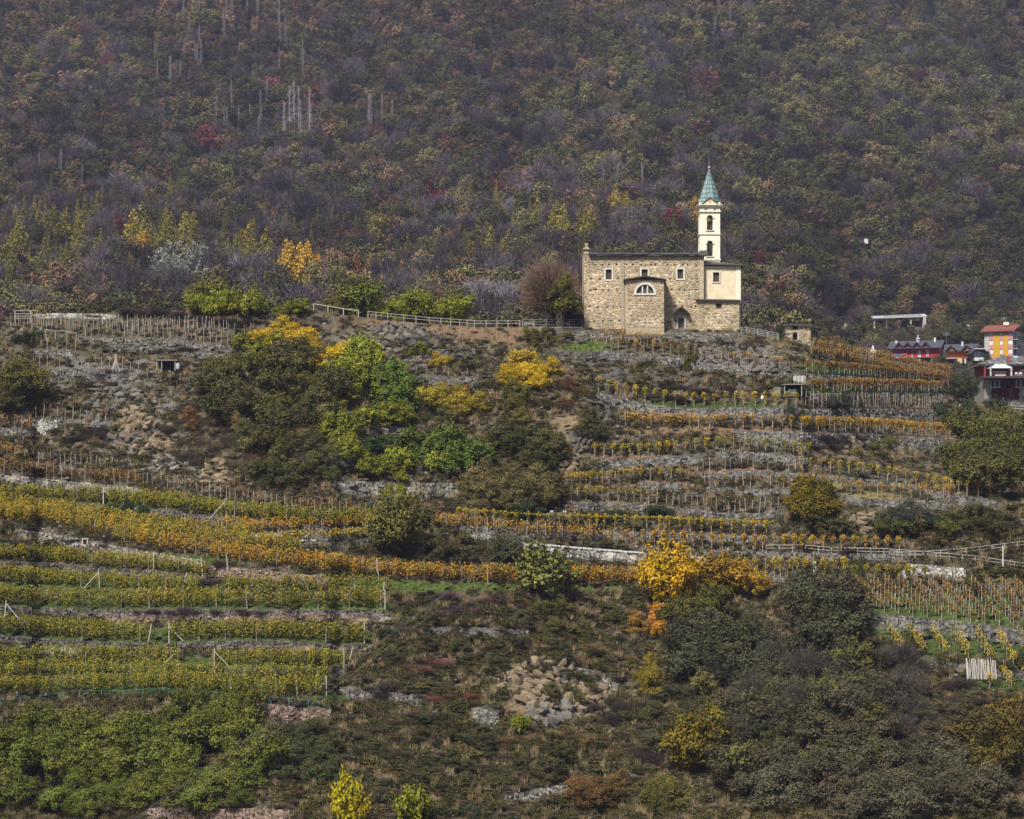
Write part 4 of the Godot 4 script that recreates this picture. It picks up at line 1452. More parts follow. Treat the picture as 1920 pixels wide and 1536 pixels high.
func vine_row(r: Array) -> void:
	var posts := along(r[1], r[2])
	if posts.size() < 2: return
	var base := posts[0]
	var o := thing("vine_row", base, r[0], "vine row", "vine rows on the terraces")
	var tall: float = r[3]
	var style: String = r[4]
	var tones: Array = LEAVES[r[5]]
	var leaf := Shape.new()
	var cane := Shape.new()
	cane.tint = Color(0.09, 0.065, 0.05)
	for p in posts:
		put_post(o, p - base + Vector3(rand(-0.1, 0.1), 0, rand(-0.15, 0.15)), tall * rand(0.74, 0.98), 0.06 if style == "hedge" else 0.09, rand(0.8, 1.25))
	if style == "hedge":
		var plants := along(r[1], 0.45)
		var n: int = int(r[7] * 0.62)
		for p in plants:
			var thin := clampf(0.75 + 0.8 * patches.get_noise_2d(p.x * 6.0, p.y * 6.0), 0.2, 1.25)
			vine_leaves(leaf, p - base + Vector3(rand(-0.12, 0.12), tall * rand(0.5, 0.68), rand(-0.2, 0.2)), Vector3(0.46, tall * (0.44 if r[7] < 140 else 0.54), 0.36), int(n * thin * (1.0 if r[7] < 140 else 1.2)), LEAVES["mixed"] if r[5] == "amber" and r[7] > 140 and rng.randf() > smoothstep(-60.0, -22.0, p.x) else tones)
			if rng.randf() < 0.55: cane.tube(p - base, p - base + Vector3(rand(-0.1, 0.1), tall * 0.55, 0), 0.028, 0.02, 3, false)
	else:
		var n: int = int(r[7] * r[2])
		for p in posts:
			if r[7] == 0: break
			var full := rand(0.3, 1.5) if style == "tuft" else (rand(0.2, 1.6) if rng.randf() < 0.45 else 0.0)
			var wide := 0.38 if style == "tuft" else 0.3
			if style == "wire": full = rand(0.7, 1.2)
			vine_leaves(leaf, p - base + Vector3(rand(-0.1, 0.1), tall * 0.76, 0.05), Vector3(wide * 1.2, tall * 0.24, 0.34), int(n * full * 0.95), tones)
			vine_leaves(leaf, p - base + Vector3(rand(-0.15, 0.15), tall * 0.5, 0.05), Vector3(0.2, tall * 0.32, 0.22), int(n * full * 0.4), tones)
			if style == "wire": vine_leaves(leaf, p - base + Vector3(r[2] / 2, tall * 0.78, 0), Vector3(r[2] * 0.5, 0.2, 0.25), int(n * 0.5), tones)
			cane.tube(p - base + Vector3(0.12, 0, 0), p - base + Vector3(0.04, tall * 0.6, 0.05), 0.03, 0.02, 3, false)
			if full > 0.0:
				for i in 3: cane.tube(p - base + Vector3(0.04, tall * 0.6, 0.05), p - base + Vector3(rand(-0.5, 0.5), tall * rand(0.6, 0.95), rand(-0.2, 0.3)), 0.016, 0.008, 3, false)
	if leaf.v.size(): part(o, "foliage", leaf.mesh(), leaf_white(), Vector3.ZERO, "stuff")
	if cane.v.size(): part(o, "vine_stems", cane.mesh(), leaf_white(), Vector3.ZERO, "stuff")
	if style != "bare" or r[7] > 0:
		for y in ([0.5, 0.92] if style == "hedge" else [0.6]):
			var wire := Shape.new()
			wire.tint = Color(0.2, 0.19, 0.18)
			for i in posts.size() - 1:
				wire.tube(posts[i] - base + Vector3(0, tall * y, 0), posts[i + 1] - base + Vector3(0, tall * y, 0), 0.008, 0.008, 3, false)
			part(o, "wire", wire.mesh(), leaf_white())

func leaf_white() -> StandardMaterial3D:
	return leaves_of(Color(1, 1, 1))

# dry stone facing on a steep band of the ground
func dry_wall(label: String, pts: Array, drop: float, tall: float, tone: Color, called := "dry_stone_wall") -> void:
	var where: Array[Transform3D] = []
	var tints: Array[Color] = []
	var base := on_hill(pts[0], line_at(pts, pts[0]) + drop)
	var u: float = pts[0]
	var last: float = pts[pts.size() - 2]
	var gap := FOCAL / -base.z
	while u < last:
		var fade := clampf(minf(u - pts[0] + 10, last + 10 - u) / 24.0, 0.2, 1.0)
		var v0 := line_at(pts, u) + drop
		var y := -0.5 + rand(-0.5, 0.5)
		var a := on_hill(u - 4, line_at(pts, u - 4) + drop)
		var b := on_hill(u + 4, line_at(pts, u + 4) + drop)
		var x := (b - a).normalized()
		while y < tall * fade:
			var hgt := rand(0.14, 0.3)
			var p := on_hill(u + rand(-1.5, 1.5), v0 + y + 1.0)
			var turn := Basis(x, x.cross(Vector3.BACK).normalized() * -1.0, Vector3.BACK) if absf(x.z) < 0.7 else Basis()
			turn = turn.orthonormalized() * Basis(Vector3.BACK, rand(-0.12, 0.12)) * Basis(Vector3.UP, rand(-0.25, 0.25))
			if rng.randf() < 0.5: turn = turn * Basis(Vector3.BACK, PI)
			where.append(Transform3D(turn * Basis.from_scale(Vector3(rand(0.24, 0.62), hgt, rand(0.3, 0.5))), p - base + Vector3(0, 0, rand(0.0, 0.14))))
			tints.append(tone * rand(0.5, 1.55) * Color(rand(0.96, 1.08), 1, rand(0.9, 1.04)))
			y += hgt * 0.82 * gap
		u += rand(0.3, 0.46) * gap
	if where.is_empty(): return
	var o := thing(called, base, label, "wall", "dry stone walls of the terraces")
	many(o, "stones", crowns["stone0"], stone_paint(), where, tints)

func stone_paint() -> StandardMaterial3D:
	if not leaf_paints.has("stone"): leaf_paints["stone"] = paint(Color(1, 1, 1), 0.95)
	return leaf_paints["stone"]

func build_vineyards() -> void:
	for r in ROWS:
		vine_row(r)
		if r[6] > 0:
			var tone: String = "grey"
			if r[1][0] < 800 and r[1][1] > 870 and r[1][1] < 1000: tone = "pale" if r[1][1] < 915 or r[1][0] > 300 else "dark"
			elif r[1][0] < 800 and r[1][1] > 1000: tone = "dark"
			dry_wall("dry stone wall under the " + short_of(r[0]), r[1], 4.0, r[6], STONE[tone])
	for w in WALLS: dry_wall(w[0], w[1], 0.0, w[2], STONE[w[3]])
	# the sloping vineyards at the lower right, rows running up the hill
	for i in 14:
		var u := 1604.0 + 27.0 * i
		slope_row(u, line_at([1600, 1142, 1930, 1180, 2000, 1190], u), u - 52, 1104, 1.0, "rust", "reddish vine row running up the bright grass slope", 40)
	for i in 8:
		var u := 1690.0 + 42.0 * i
		slope_row(u, line_at([1690, 1222, 1850, 1243, 2000, 1260], u), u - 24, line_at([1660, 1190, 2000, 1212], u), 1.5, "gold", "short golden vine row below the long grey wall", 70)
	for i in 4:
		var u := 1856.0 + 40.0 * i
		slope_row(u, 1290.0 + 4 * i, u - 14, 1268.0 + 4 * i, 1.4, "gold", "short golden vine row at the lowest terrace beside the bundled stakes", 60)

func short_of(text: String) -> String:
	var w := text.split(" ")
	return " ".join(w.slice(0, mini(w.size(), 10)))

func slope_row(u0: float, v0: float, u1: float, v1: float, gap: float, tone: String, label: String, dense: int) -> void:
	var a := on_hill(u0, v0)
	var n := int(a.distance_to(on_hill(u1, v1)) / gap) + 1
	var o := thing("vine_row", a, label, "vine row", label.split(" row")[0] + " rows at the lower right")
	told[o] = label
	var leaf := Shape.new()
	var tones: Array = LEAVES[tone]
	for i in n + 1:
		var t := float(i) / n
		var p := on_hill(lerpf(u0, u1, t), lerpf(v0, v1, t)) - a
		put_post(o, p, rand(1.7, 2.1), 0.05, 1.1)
		vine_leaves(leaf, p + Vector3(0, 1.15, 0), Vector3(0.5, 0.7, 0.5), int(dense * rand(0.5, 1.3)), tones)
	part(o, "foliage", leaf.mesh(), leaf_white(), Vector3.ZERO, "stuff")

# ---- shrubs and trees on the hill -------------------------------------------------------------------------------------
const OLIVE_DARK := Color(0.078, 0.074, 0.028)
const OLIVE := Color(0.12, 0.11, 0.028)
const GREEN := Color(0.096, 0.135, 0.024)
const LIME := Color(0.195, 0.205, 0.024)
const YELLOW := Color(0.42, 0.29, 0.02)
const MUSTARD := Color(0.26, 0.2, 0.025)
const ORANGE := Color(0.33, 0.15, 0.02)
const IVY := Color(0.030, 0.046, 0.020)
const TAN := Color(0.19, 0.135, 0.065)
const GREY_GREEN := Color(0.085, 0.098, 0.070)
const TWIG := Color(0.105, 0.085, 0.074)
const DARK_TWIG := Color(0.055, 0.044, 0.04)
const PURPLE_TWIG := Color(0.075, 0.052, 0.052)
const RUSSET := Color(0.14, 0.075, 0.035)

# u, v of the middle of the foot | spread u, v | how many | width, height in metres | crowns | leaf colour | name | label | category
var THICKETS := [
	[505, 775, 125, 105, 34, 4.8, 4.0, "tree", OLIVE_DARK, "shrub", "dark olive shrub in the big left slope thicket", "shrub"],
	[480, 730, 100, 70, 14, 4.6, 3.8, "tree", OLIVE, "shrub", "olive shrub with yellowing top in the left slope thicket", "shrub"],
	[545, 870, 100, 55, 24, 4.4, 3.4, "fine", OLIVE_DARK, "shrub", "dark shrub at the foot of the left slope thicket", "shrub"],
	[510, 790, 120, 110, 14, 3.6, 3.2, "fine", Color(0.135, 0.115, 0.045), "tan_shrub", "tan olive shrub in the left slope thicket", "shrub"],
	[430, 850, 70, 60, 14, 3.0, 2.4, "brush", Color(0.13, 0.095, 0.07), "brushwood_shrub", "brown leafless shrub at the edge of the left slope thicket", "bramble"],
	[600, 830, 50, 80, 8, 3.4, 3.0, "fine", Color(0.105, 0.115, 0.03), "green_shrub", "dull green shrub at the right side of the left slope thicket", "shrub"],
	[590, 800, 70, 90, 10, 3.6, 3.0, "brush", TWIG, "brushwood_shrub", "leafless grey brown shrub in the left slope thicket", "shrub"],
	[540, 655, 62, 22, 14, 4.4, 3.0, "fine", YELLOW, "yellow_shrub", "bright yellow shrub on the edge of the stake terraces", "shrub"],
	[595, 678, 65, 18, 10, 4.0, 2.8, "fine", YELLOW, "yellow_shrub", "yellow shrub in the drift beside the grey rocks", "shrub"],
	[500, 668, 50, 24, 9, 4.0, 2.4, "bush", LIME, "lime_shrub", "lime green shrub between the stakes and the yellow shrubs", "shrub"],
	[668, 726, 42, 46, 16, 5.0, 4.6, "bush", LIME, "lime_shrub", "lime green shrub in the tall lime clump", "shrub"],
	[730, 756, 55, 24, 14, 4.8, 4.0, "bush", GREEN, "green_shrub", "green shrub right of the tall lime clump", "shrub"],
	[838, 774, 55, 16, 11, 4.0, 3.4, "fine", MUSTARD, "mustard_shrub", "mustard yellow shrub right of the green clump", "shrub"],
	[862, 748, 16, 8, 2, 3.0, 2.6, "fine", ORANGE * 1.1, "orange_shrub", "orange yellow shrub above the mustard shrubs", "shrub"],
	[718, 796, 48, 10, 9, 4.0, 2.8, "bush", LIME, "lime_shrub", "lime shrub on top of the pale broken wall", "shrub"],
	[645, 838, 26, 34, 7, 4.4, 3.8, "bush", LIME * 0.85, "lime_shrub", "yellow green shrub at the right edge of the dark thicket", "shrub"],
	[820, 872, 80, 26, 18, 4.8, 3.8, "bush", GREEN, "green_shrub", "green shrub in the low green clump", "shrub"],
	[800, 830, 110, 70, 14, 3.4, 2.4, "fine", Color(0.115, 0.11, 0.032), "olive_shrub", "olive yellow shrub between the green clumps of the middle hill", "shrub"],
	[620, 700, 70, 40, 10, 3.4, 2.4, "fine", Color(0.15, 0.135, 0.03), "olive_shrub", "yellowish olive shrub between the yellow and the lime shrubs", "shrub"],
	[750, 892, 85, 16, 14, 4.2, 2.8, "bush", LIME * 0.9, "lime_shrub", "light green shrub in front of the rubble wall", "shrub"],
	[700, 845, 45, 10, 5, 3.6, 2.0, "bush", Color(0.05, 0.075, 0.028), "green_shrub", "deep green shrub under the pale broken wall", "shrub"],
	[1000, 712, 60, 20, 16, 4.2, 3.0, "fine", YELLOW, "yellow_shrub", "golden broom shrub in the bank below the church tree", "shrub"],
	[965, 780, 30, 26, 5, 4.0, 3.4, "fine", OLIVE, "shrub", "olive shrub in the gully below the golden bank", "shrub"],
	[990, 860, 58, 44, 18, 4.8, 3.4, "fine", OLIVE_DARK, "shrub", "dark shrub in the gully left of the tan cliff", "shrub"],
	[1020, 850, 32, 36, 9, 3.4, 2.6, "mat", IVY, "ivy_mound", "dark ivy mound on the tan cliff", "ivy"],
	[955, 935, 85, 32, 22, 4.8, 3.6, "fine", Color(0.13, 0.105, 0.04), "tan_shrub", "tan olive shrub above the little red roofed shrine", "shrub"],
	[1000, 950, 40, 14, 6, 4.0, 3.2, "tree", OLIVE_DARK, "shrub", "dark olive shrub at the lower end of the gully", "shrub"],
	[970, 968, 26, 6, 3, 3.4, 2.4, "mat", IVY * 1.3, "ivy_mound", "ivy mound right of the little red roofed shrine", "ivy"],
	[1110, 815, 26, 10, 3, 4.2, 3.4, "fine", OLIVE_DARK * 1.2, "shrub", "lone dark shrub on the rocks left of the orange vines", "shrub"],
	[1060, 750, 36, 30, 7, 3.0, 2.0, "brush", RUSSET, "brushwood_shrub", "russet bramble bush on the bank below the golden shrubs", "bramble"],
	[735, 940, 24, 8, 3, 3.0, 3.4, "bush", LIME, "lime_shrub", "lime green sapling by the olive trees", "shrub"],
	[722, 965, 26, 10, 4, 2.6, 2.8, "fine", GREY_GREEN, "olive_tree", "grey green olive tree on the stones above the golden vines", "olive tree"],
	[752, 1047, 26, 4, 5, 6.0, 6.4, "tree", OLIVE, "bushy_tree", "round olive green tree standing in front of the golden vines", "tree"],
	[950, 1050, 20, 4, 2, 5.2, 4.0, "fine", Color(0.075, 0.078, 0.036), "shrub", "round grey olive bush below the end of the white road wall", "shrub"],
	[850, 1048, 60, 14, 9, 4.0, 2.6, "fine", Color(0.085, 0.07, 0.034), "shrub", "brownish bush on the bank between the two round bushes", "shrub"],
	[30, 745, 46, 22, 6, 4.8, 4.6, "tree", OLIVE, "bushy_tree", "olive tree with yellowing crown at the left flank of the hill", "tree"],
	[20, 770, 30, 14, 3, 4.2, 3.4, "tree", OLIVE_DARK, "shrub", "dark shrub under the yellowing tree at the left flank", "shrub"],
	[55, 640, 22, 8, 3, 2.8, 1.9, "mat", IVY, "ivy_mound", "dark ivy heap under the timber frame on the skyline", "ivy"],
	[275, 900, 8, 3, 1, 2.2, 2.2, "fine", IVY, "shrub", "small dark round bush among the white stakes", "shrub"],
	[445, 628, 6, 3, 1, 1.6, 2.0, "column", IVY, "shrub", "small dark conical bush among the skyline stakes", "shrub"],
	[1528, 986, 32, 24, 10, 5.2, 5.0, "tree", MUSTARD * 0.46, "bushy_tree", "yellow olive tree at the foot of the right terraces", "tree"],
	[1545, 1005, 34, 10, 4, 4.2, 2.6, "tree", OLIVE_DARK, "shrub", "dark bush below the yellow olive tree", "shrub"],
	[1235, 968, 24, 5, 4, 2.8, 1.8, "mat", IVY, "ivy_mound", "dark green ivy mound above the wire trained vines", "ivy"],
	[1155, 975, 20, 5, 3, 2.6, 1.6, "mat", IVY * 1.1, "ivy_mound", "dark ivy mound left of the larger one above the wire trained vines", "ivy"],
	[1700, 985, 60, 18, 9, 3.6, 2.6, "fine", GREY_GREEN * 0.6, "shrub", "grey green bush on the bank right of the yellow olive tree", "shrub"],
	[1720, 1012, 70, 12, 8, 3.6, 2.2, "tree", Color(0.085, 0.085, 0.022), "shrub", "olive bush above the lane fence", "shrub"],
	[1850, 1000, 90, 20, 12, 3.8, 2.8, "fine", OLIVE_DARK, "shrub", "dark bush on the slope above the fenced ramp", "shrub"],
	[1600, 835, 90, 16, 12, 2.8, 1.8, "brush", DARK_TWIG, "brushwood_shrub", "dark bramble in the hollow between the right terraces", "bramble"],
	[1640, 850, 50, 12, 5, 3.0, 2.2, "fine", OLIVE, "shrub", "olive shrub in the hollow between the right terraces", "shrub"],
	[1855, 875, 85, 65, 36, 5.8, 4.8, "tree", Color(0.085, 0.082, 0.024), "bushy_tree", "olive bushy tree below the stone house", "tree"],
	[1890, 840, 60, 26, 10, 4.6, 3.4, "tree", GREEN * 0.8, "bushy_tree", "green bushy tree just below the house garden", "tree"],
	[1800, 790, 40, 16, 7, 4.0, 2.6, "fine", IVY * 1.2, "shrub", "dark evergreen shrub below the yellow bench lawn", "shrub"],
	[1868, 768, 10, 2, 2, 3.9, 2.7, "mat", IVY, "evergreen_bush", "big dark round bush in front of the stone house wall", "shrub"],
	[1790, 815, 5, 5, 1, 1.7, 4.2, "column", IVY, "shrub", "dark upright conifer at the end of the orange vine terrace", "conifer"],
	[1490, 735, 20, 4, 3, 2.6, 1.6, "mat", IVY, "ivy_mound", "dark ivy over the back of the plank lean-to", "ivy"],
	[1580, 765, 36, 3, 3, 3.2, 2.2, "fine", GREY_GREEN * 0.6, "shrub", "grey green bush behind the bare post terrace", "shrub"],
	[1500, 790, 26, 4, 3, 2.6, 1.8, "fine", GREY_GREEN * 0.6, "shrub", "grey green bush under the bare post terrace", "shrub"],
	[1290, 740, 110, 14, 14, 2.6, 1.5, "brush", PURPLE_TWIG, "brushwood_shrub", "purplish bramble on the grey rock bank below the church", "bramble"],
	[1300, 690, 12, 5, 2, 1.8, 2.0, "bush", OLIVE, "shrub", "small olive bush under the grey rocks below the church", "shrub"],
	[1020, 640, 50, 12, 8, 2.6, 1.4, "fine", OLIVE, "shrub", "low olive bush on the bank under the church tree", "shrub"],
	[985, 625, 4, 2, 1, 1.6, 1.6, "bush", LIME, "lime_shrub", "small lime bush at the left end of the church railing", "shrub"],
	[1028, 626, 4, 2, 1, 2.2, 1.9, "mat", IVY, "evergreen_bush", "dark green bush hanging over the church terrace edge", "shrub"],
	[1395, 645, 50, 12, 9, 2.2, 1.0, "brush", TWIG, "brushwood_shrub", "dry grey bush on the rocks right of the church", "bramble"],
	[430, 590, 70, 5, 16, 3.8, 3.6, "bush", LIME, "lime_shrub", "lime shrub along the skyline right of the stakes", "shrub"],
	[540, 592, 40, 4, 5, 3.0, 2.4, "bush", LIME * 0.85, "lime_shrub", "lime shrub on the skyline at the start of the rail fence", "shrub"],
	[300, 592, 90, 4, 12, 3.0, 2.0, "brush", DARK_TWIG, "brushwood_shrub", "dark bramble along the skyline behind the stakes", "bramble"],
	[460, 606, 90, 8, 12, 2.8, 1.6, "brush", DARK_TWIG, "brushwood_shrub", "dark bramble below the lime shrubs on the skyline", "bramble"],
	[780, 650, 80, 14, 9, 2.4, 1.3, "brush", TWIG, "brushwood_shrub", "dry bush among the skyline rocks", "bramble"],
	[825, 685, 16, 14, 6, 2.2, 1.8, "fine", YELLOW * 0.9, "yellow_shrub", "small yellow shrub below the skyline rocks", "shrub"],
	[780, 665, 30, 8, 4, 2.2, 1.6, "bush", LIME * 0.8, "lime_shrub", "small lime shrub on the skyline rocks", "shrub"],
	[200, 735, 110, 40, 16, 2.4, 1.1, "brush", TWIG, "brushwood_shrub", "grey dry bush on the rocky left slope", "bramble"],
	[150, 815, 60, 14, 10, 2.6, 1.5, "brush", DARK_TWIG, "brushwood_shrub", "dark bramble in the hollow on the left slope", "bramble"],
	[370, 820, 70, 60, 16, 2.8, 1.8, "brush", TWIG * 0.8, "brushwood_shrub", "tangled grey bush between the rocks and the thicket", "bramble"],
	[330, 660, 36, 5, 6, 2.4, 1.1, "brush", PURPLE_TWIG, "brushwood_shrub", "purplish bramble hanging over the plank shelter", "bramble"],
	[360, 800, 20, 16, 4, 2.6, 2.0, "fine", RUSSET * 1.3, "russet_shrub", "russet leaved shrub left of the dark thicket", "shrub"],
	[240, 965, 40, 5, 7, 2.6, 1.5, "fine", IVY * 1.2, "ivy_mound", "dark bramble mound on the wall between the yellow vine bands", "bramble"],
	[25, 1025, 30, 8, 5, 2.6, 1.8, "brush", PURPLE_TWIG, "brushwood_shrub", "dark purple bramble at the left end of the niche wall", "bramble"],
	[150, 1020, 100, 12, 9, 2.0, 1.0, "brush", PURPLE_TWIG, "brushwood_shrub", "dark bramble hanging down the niche wall", "bramble"],
	[420, 1060, 20, 4, 4, 2.0, 1.3, "brush", PURPLE_TWIG, "brushwood_shrub", "purple bramble above the reddish wall", "bramble"],
	[385, 1097, 18, 5, 4, 2.0, 1.2, "brush", PURPLE_TWIG, "brushwood_shrub", "purple bramble at the end of the olive vines", "bramble"],
	[390, 1152, 140, 4, 18, 2.0, 1.1, "brush", PURPLE_TWIG, "brushwood_shrub", "dark bramble along the bank below the bright grass", "bramble"],
	[580, 1262, 60, 6, 8, 2.0, 1.2, "brush", PURPLE_TWIG, "brushwood_shrub", "dark bramble at the end of the lowest vines", "bramble"],
	[30, 1215, 50, 6, 6, 2.0, 1.2, "brush", DARK_TWIG, "brushwood_shrub", "dark bramble on the stone bank at the left edge", "bramble"],
	[1025, 1125, 30, 5, 5, 6.0, 5.8, "big_leaf", Color(0.145, 0.155, 0.04), "fig_tree", "large leaved light green tree in front of the orange vines", "tree"],
	[1258, 1140, 30, 8, 6, 6.0, 6.8, "tree", Color(0.46, 0.285, 0.015), "golden_tree", "golden orange tree at the end of the orange vines", "tree"],
	[1245, 1190, 18, 12, 4, 3.4, 3.6, "fine", ORANGE * 1.2, "golden_shrub", "golden orange shrub below the golden tree", "shrub"],
	[1195, 1180, 30, 12, 4, 3.0, 2.2, "fine", Color(0.26, 0.14, 0.03), "golden_shrub", "dull orange shrub left below the golden tree", "shrub"],
	[1370, 1126, 55, 12, 10, 5.0, 4.4, "tree", Color(0.26, 0.155, 0.02), "golden_shrub", "orange gold bush right of the golden tree", "shrub"],
	[1310, 1180, 60, 20, 12, 5.4, 4.6, "tree", OLIVE * 0.75, "bushy_tree", "dark olive bushy tree below the orange gold bushes", "tree"],
	[1215, 1290, 20, 30, 4, 3.4, 3.2, "fine", MUSTARD * 0.7, "shrub", "yellow flecked shrub right of the buff cliff", "shrub"],
	[1370, 1260, 120, 60, 30, 5.2, 4.2, "tree", Color(0.064, 0.063, 0.034), "dark_tree", "dark grey tree high in the lower right wood", "tree"],
	[1545, 1210, 65, 55, 20, 5.8, 5.2, "tree", Color(0.060, 0.058, 0.032), "dark_tree", "dark tree crowding below the white stake vineyard", "tree"],
	[1560, 1320, 150, 70, 40, 5.2, 4.0, "fine", Color(0.064, 0.058, 0.036), "dark_tree", "brown olive tree inside the lower right wood", "tree"],
	[1490, 1430, 210, 70, 46, 5.2, 3.8, "tree", Color(0.062, 0.059, 0.030), "dark_tree", "dark olive tree low in the lower right wood", "tree"],
	[1640, 1490, 230, 60, 40, 5.6, 4.4, "fine", Color(0.080, 0.072, 0.042), "dark_tree", "brown green bush under the lower right wood", "tree"],
	[1480, 1370, 220, 130, 22, 4.2, 3.8, "tree", Color(0.105, 0.098, 0.03), "bushy_tree", "olive leaved tree standing in the lower right wood", "tree"],
	[1560, 1400, 220, 120, 18, 4.0, 3.4, "fine", Color(0.105, 0.075, 0.05), "brown_tree", "brown leaved tree standing in the lower right wood", "tree"],
	[1700, 1280, 60, 40, 10, 3.6, 2.6, "hazel", Color(0.085, 0.075, 0.062), "bare_tree", "leafless grey tree left of the bundled stakes", "tree"],
	[1470, 1360, 200, 90, 14, 4.4, 3.8, "hazel", Color(0.088, 0.076, 0.064), "bare_tree", "leafless grey tree in the lower right wood", "tree"],
	[1740, 1400, 130, 70, 34, 3.8, 2.4, "fine", Color(0.078, 0.064, 0.036), "brown_bush", "soft brown bush right of the dark wood", "shrub"],
	[1790, 1490, 150, 50, 26, 3.8, 2.4, "fine", Color(0.070, 0.064, 0.034), "brown_bush", "brown bush in the lower right corner", "shrub"],
	[1260, 1370, 60, 60, 14, 3.6, 2.4, "fine", Color(0.066, 0.066, 0.034), "shrub", "low dark shrub at the left edge of the dark wood", "shrub"],
	[1650, 1360, 110, 60, 12, 4.0, 3.0, "hazel", Color(0.088, 0.076, 0.064), "bare_tree", "leafless grey tree right of the dark wood", "tree"],
	[1790, 1290, 30, 8, 4, 3.0, 2.2, "brush", PURPLE_TWIG, "brushwood_shrub", "purple bramble beside the bundled stakes", "bramble"],
	[1810, 1330, 80, 14, 9, 2.6, 1.6, "brush", DARK_TWIG, "brushwood_shrub", "dark bramble under the lowest vine terrace", "bramble"],
	[1880, 1440, 60, 50, 12, 5.2, 4.6, "tree", Color(0.10, 0.078, 0.02), "bushy_tree", "brown gold tree at the right edge low down", "tree"],
	[1530, 1290, 30, 10, 3, 2.4, 2.0, "fine", MUSTARD * 0.8, "yellow_shrub", "yellow flecked bush in the middle of the dark wood", "shrub"],
	[1410, 1200, 12, 12, 3, 1.8, 1.8, "fine", YELLOW * 0.8, "yellow_shrub", "small yellow bush at the top of the dark wood", "shrub"],
	[1312, 1456, 28, 12, 6, 5.6, 6.0, "tree", MUSTARD * 0.6, "bushy_tree", "yellow olive round tree at the left edge of the dark wood", "tree"],
	[1225, 1420, 30, 14, 5, 3.4, 2.4, "brush", PURPLE_TWIG, "brushwood_shrub", "purple grey bramble left of the yellow olive tree", "bramble"],
	[1120, 1500, 50, 24, 9, 3.8, 3.0, "fine", Color(0.125, 0.078, 0.03), "russet_shrub", "russet and green shrub at the foot of the slope", "shrub"],
	[1230, 1510, 40, 20, 7, 3.6, 2.8, "fine", OLIVE * 0.9, "shrub", "olive shrub right of the russet shrubs", "shrub"],
	[665, 1562, 20, 6, 3, 3.0, 5.0, "big_leaf", Color(0.36, 0.30, 0.015), "yellow_sapling", "bright yellow sapling with large leaves at the bottom edge", "tree"],
	[785, 1556, 26, 6, 4, 3.4, 4.6, "big_leaf", Color(0.19, 0.20, 0.02), "yellow_sapling", "yellow green sapling with large leaves at the bottom edge", "tree"],
	[970, 1375, 22, 8, 3, 1.6, 2.0, "big_leaf", LIME, "sapling", "thin lime sapling below the buff cliff", "tree"],
	[255, 1428, 270, 62, 60, 4.8, 3.9, "tree", Color(0.112, 0.122, 0.022), "acacia_bush", "yellow green acacia bush on the lower left slope", "shrub"],
	[200, 1490, 290, 50, 50, 4.6, 3.4, "fine", Color(0.108, 0.120, 0.022), "acacia_bush", "fresh green acacia bush along the lower left edge", "shrub"],
	[405, 1380, 80, 50, 14, 4.2, 3.9, "tree", Color(0.115, 0.12, 0.022), "acacia_bush", "light yellow green acacia below the green net fence", "shrub"],
	[300, 1430, 190, 70, 26, 3.4, 2.6, "brush", DARK_TWIG, "brushwood_shrub", "dark leafless bush between the acacias", "bramble"],
	[570, 1420, 60, 70, 16, 3.4, 2.4, "fine", Color(0.06, 0.066, 0.026), "shrub", "dark green bush right of the acacias", "shrub"],
	[790, 1250, 60, 10, 8, 2.6, 1.7, "brush", Color(0.15, 0.085, 0.07), "brushwood_shrub", "reddish bare bush on the middle of the lower slope", "bramble"],
	[840, 1312, 50, 8, 7, 2.4, 1.3, "brush", Color(0.19, 0.09, 0.055), "brushwood_shrub", "rust red bush above the fragment of dry wall", "bramble"],
	[700, 1300, 40, 14, 7, 2.6, 1.7, "brush", DARK_TWIG, "brushwood_shrub", "dark bramble right of the lowest vines", "bramble"],
	[870, 1140, 120, 20, 16, 2.6, 1.4, "brush", PURPLE_TWIG * 1.2, "brushwood_shrub", "grey purple bramble under the bright grass strip", "bramble"],
	[1060, 1160, 90, 30, 12, 3.0, 2.0, "fine", Color(0.085, 0.085, 0.024), "shrub", "olive bush below the large leaved tree", "shrub"],
	[900, 1210, 190, 60, 34, 2.6, 1.5, "fine", Color(0.06, 0.058, 0.03), "shrub", "dark low bush on the middle of the lower slope", "shrub"],
	[1120, 1230, 60, 20, 10, 2.8, 1.6, "brush", TAN * 1.15, "brushwood_shrub", "tan dry bush above the curved dry wall", "bramble"],
	[1080, 1300, 60, 30, 9, 2.6, 1.7, "fine", OLIVE_DARK, "shrub", "dark bush growing over the buff cliff", "shrub"],
	[720, 1380, 130, 40, 18, 2.8, 1.5, "brush", Color(0.10, 0.078, 0.05), "brushwood_shrub", "brown bramble on the lower slope", "bramble"],
	[800, 1430, 260, 80, 60, 2.8, 1.5, "fine", Color(0.058, 0.06, 0.028), "shrub", "dark low bush near the foot of the slope", "shrub"],
	[1000, 1390, 120, 14, 12, 2.6, 1.4, "brush", TAN * 1.05, "brushwood_shrub", "tan dry bush below the buff cliff", "bramble"],
	[840, 1530, 80, 12, 8, 2.6, 1.4, "mat", IVY * 1.2, "ivy_mound", "dark ivy mound at the foot of the slope", "ivy"],
	[1150, 1345, 60, 30, 9, 2.6, 1.8, "brush", DARK_TWIG, "brushwood_shrub", "dark bramble at the right edge of the buff cliff", "bramble"],
]

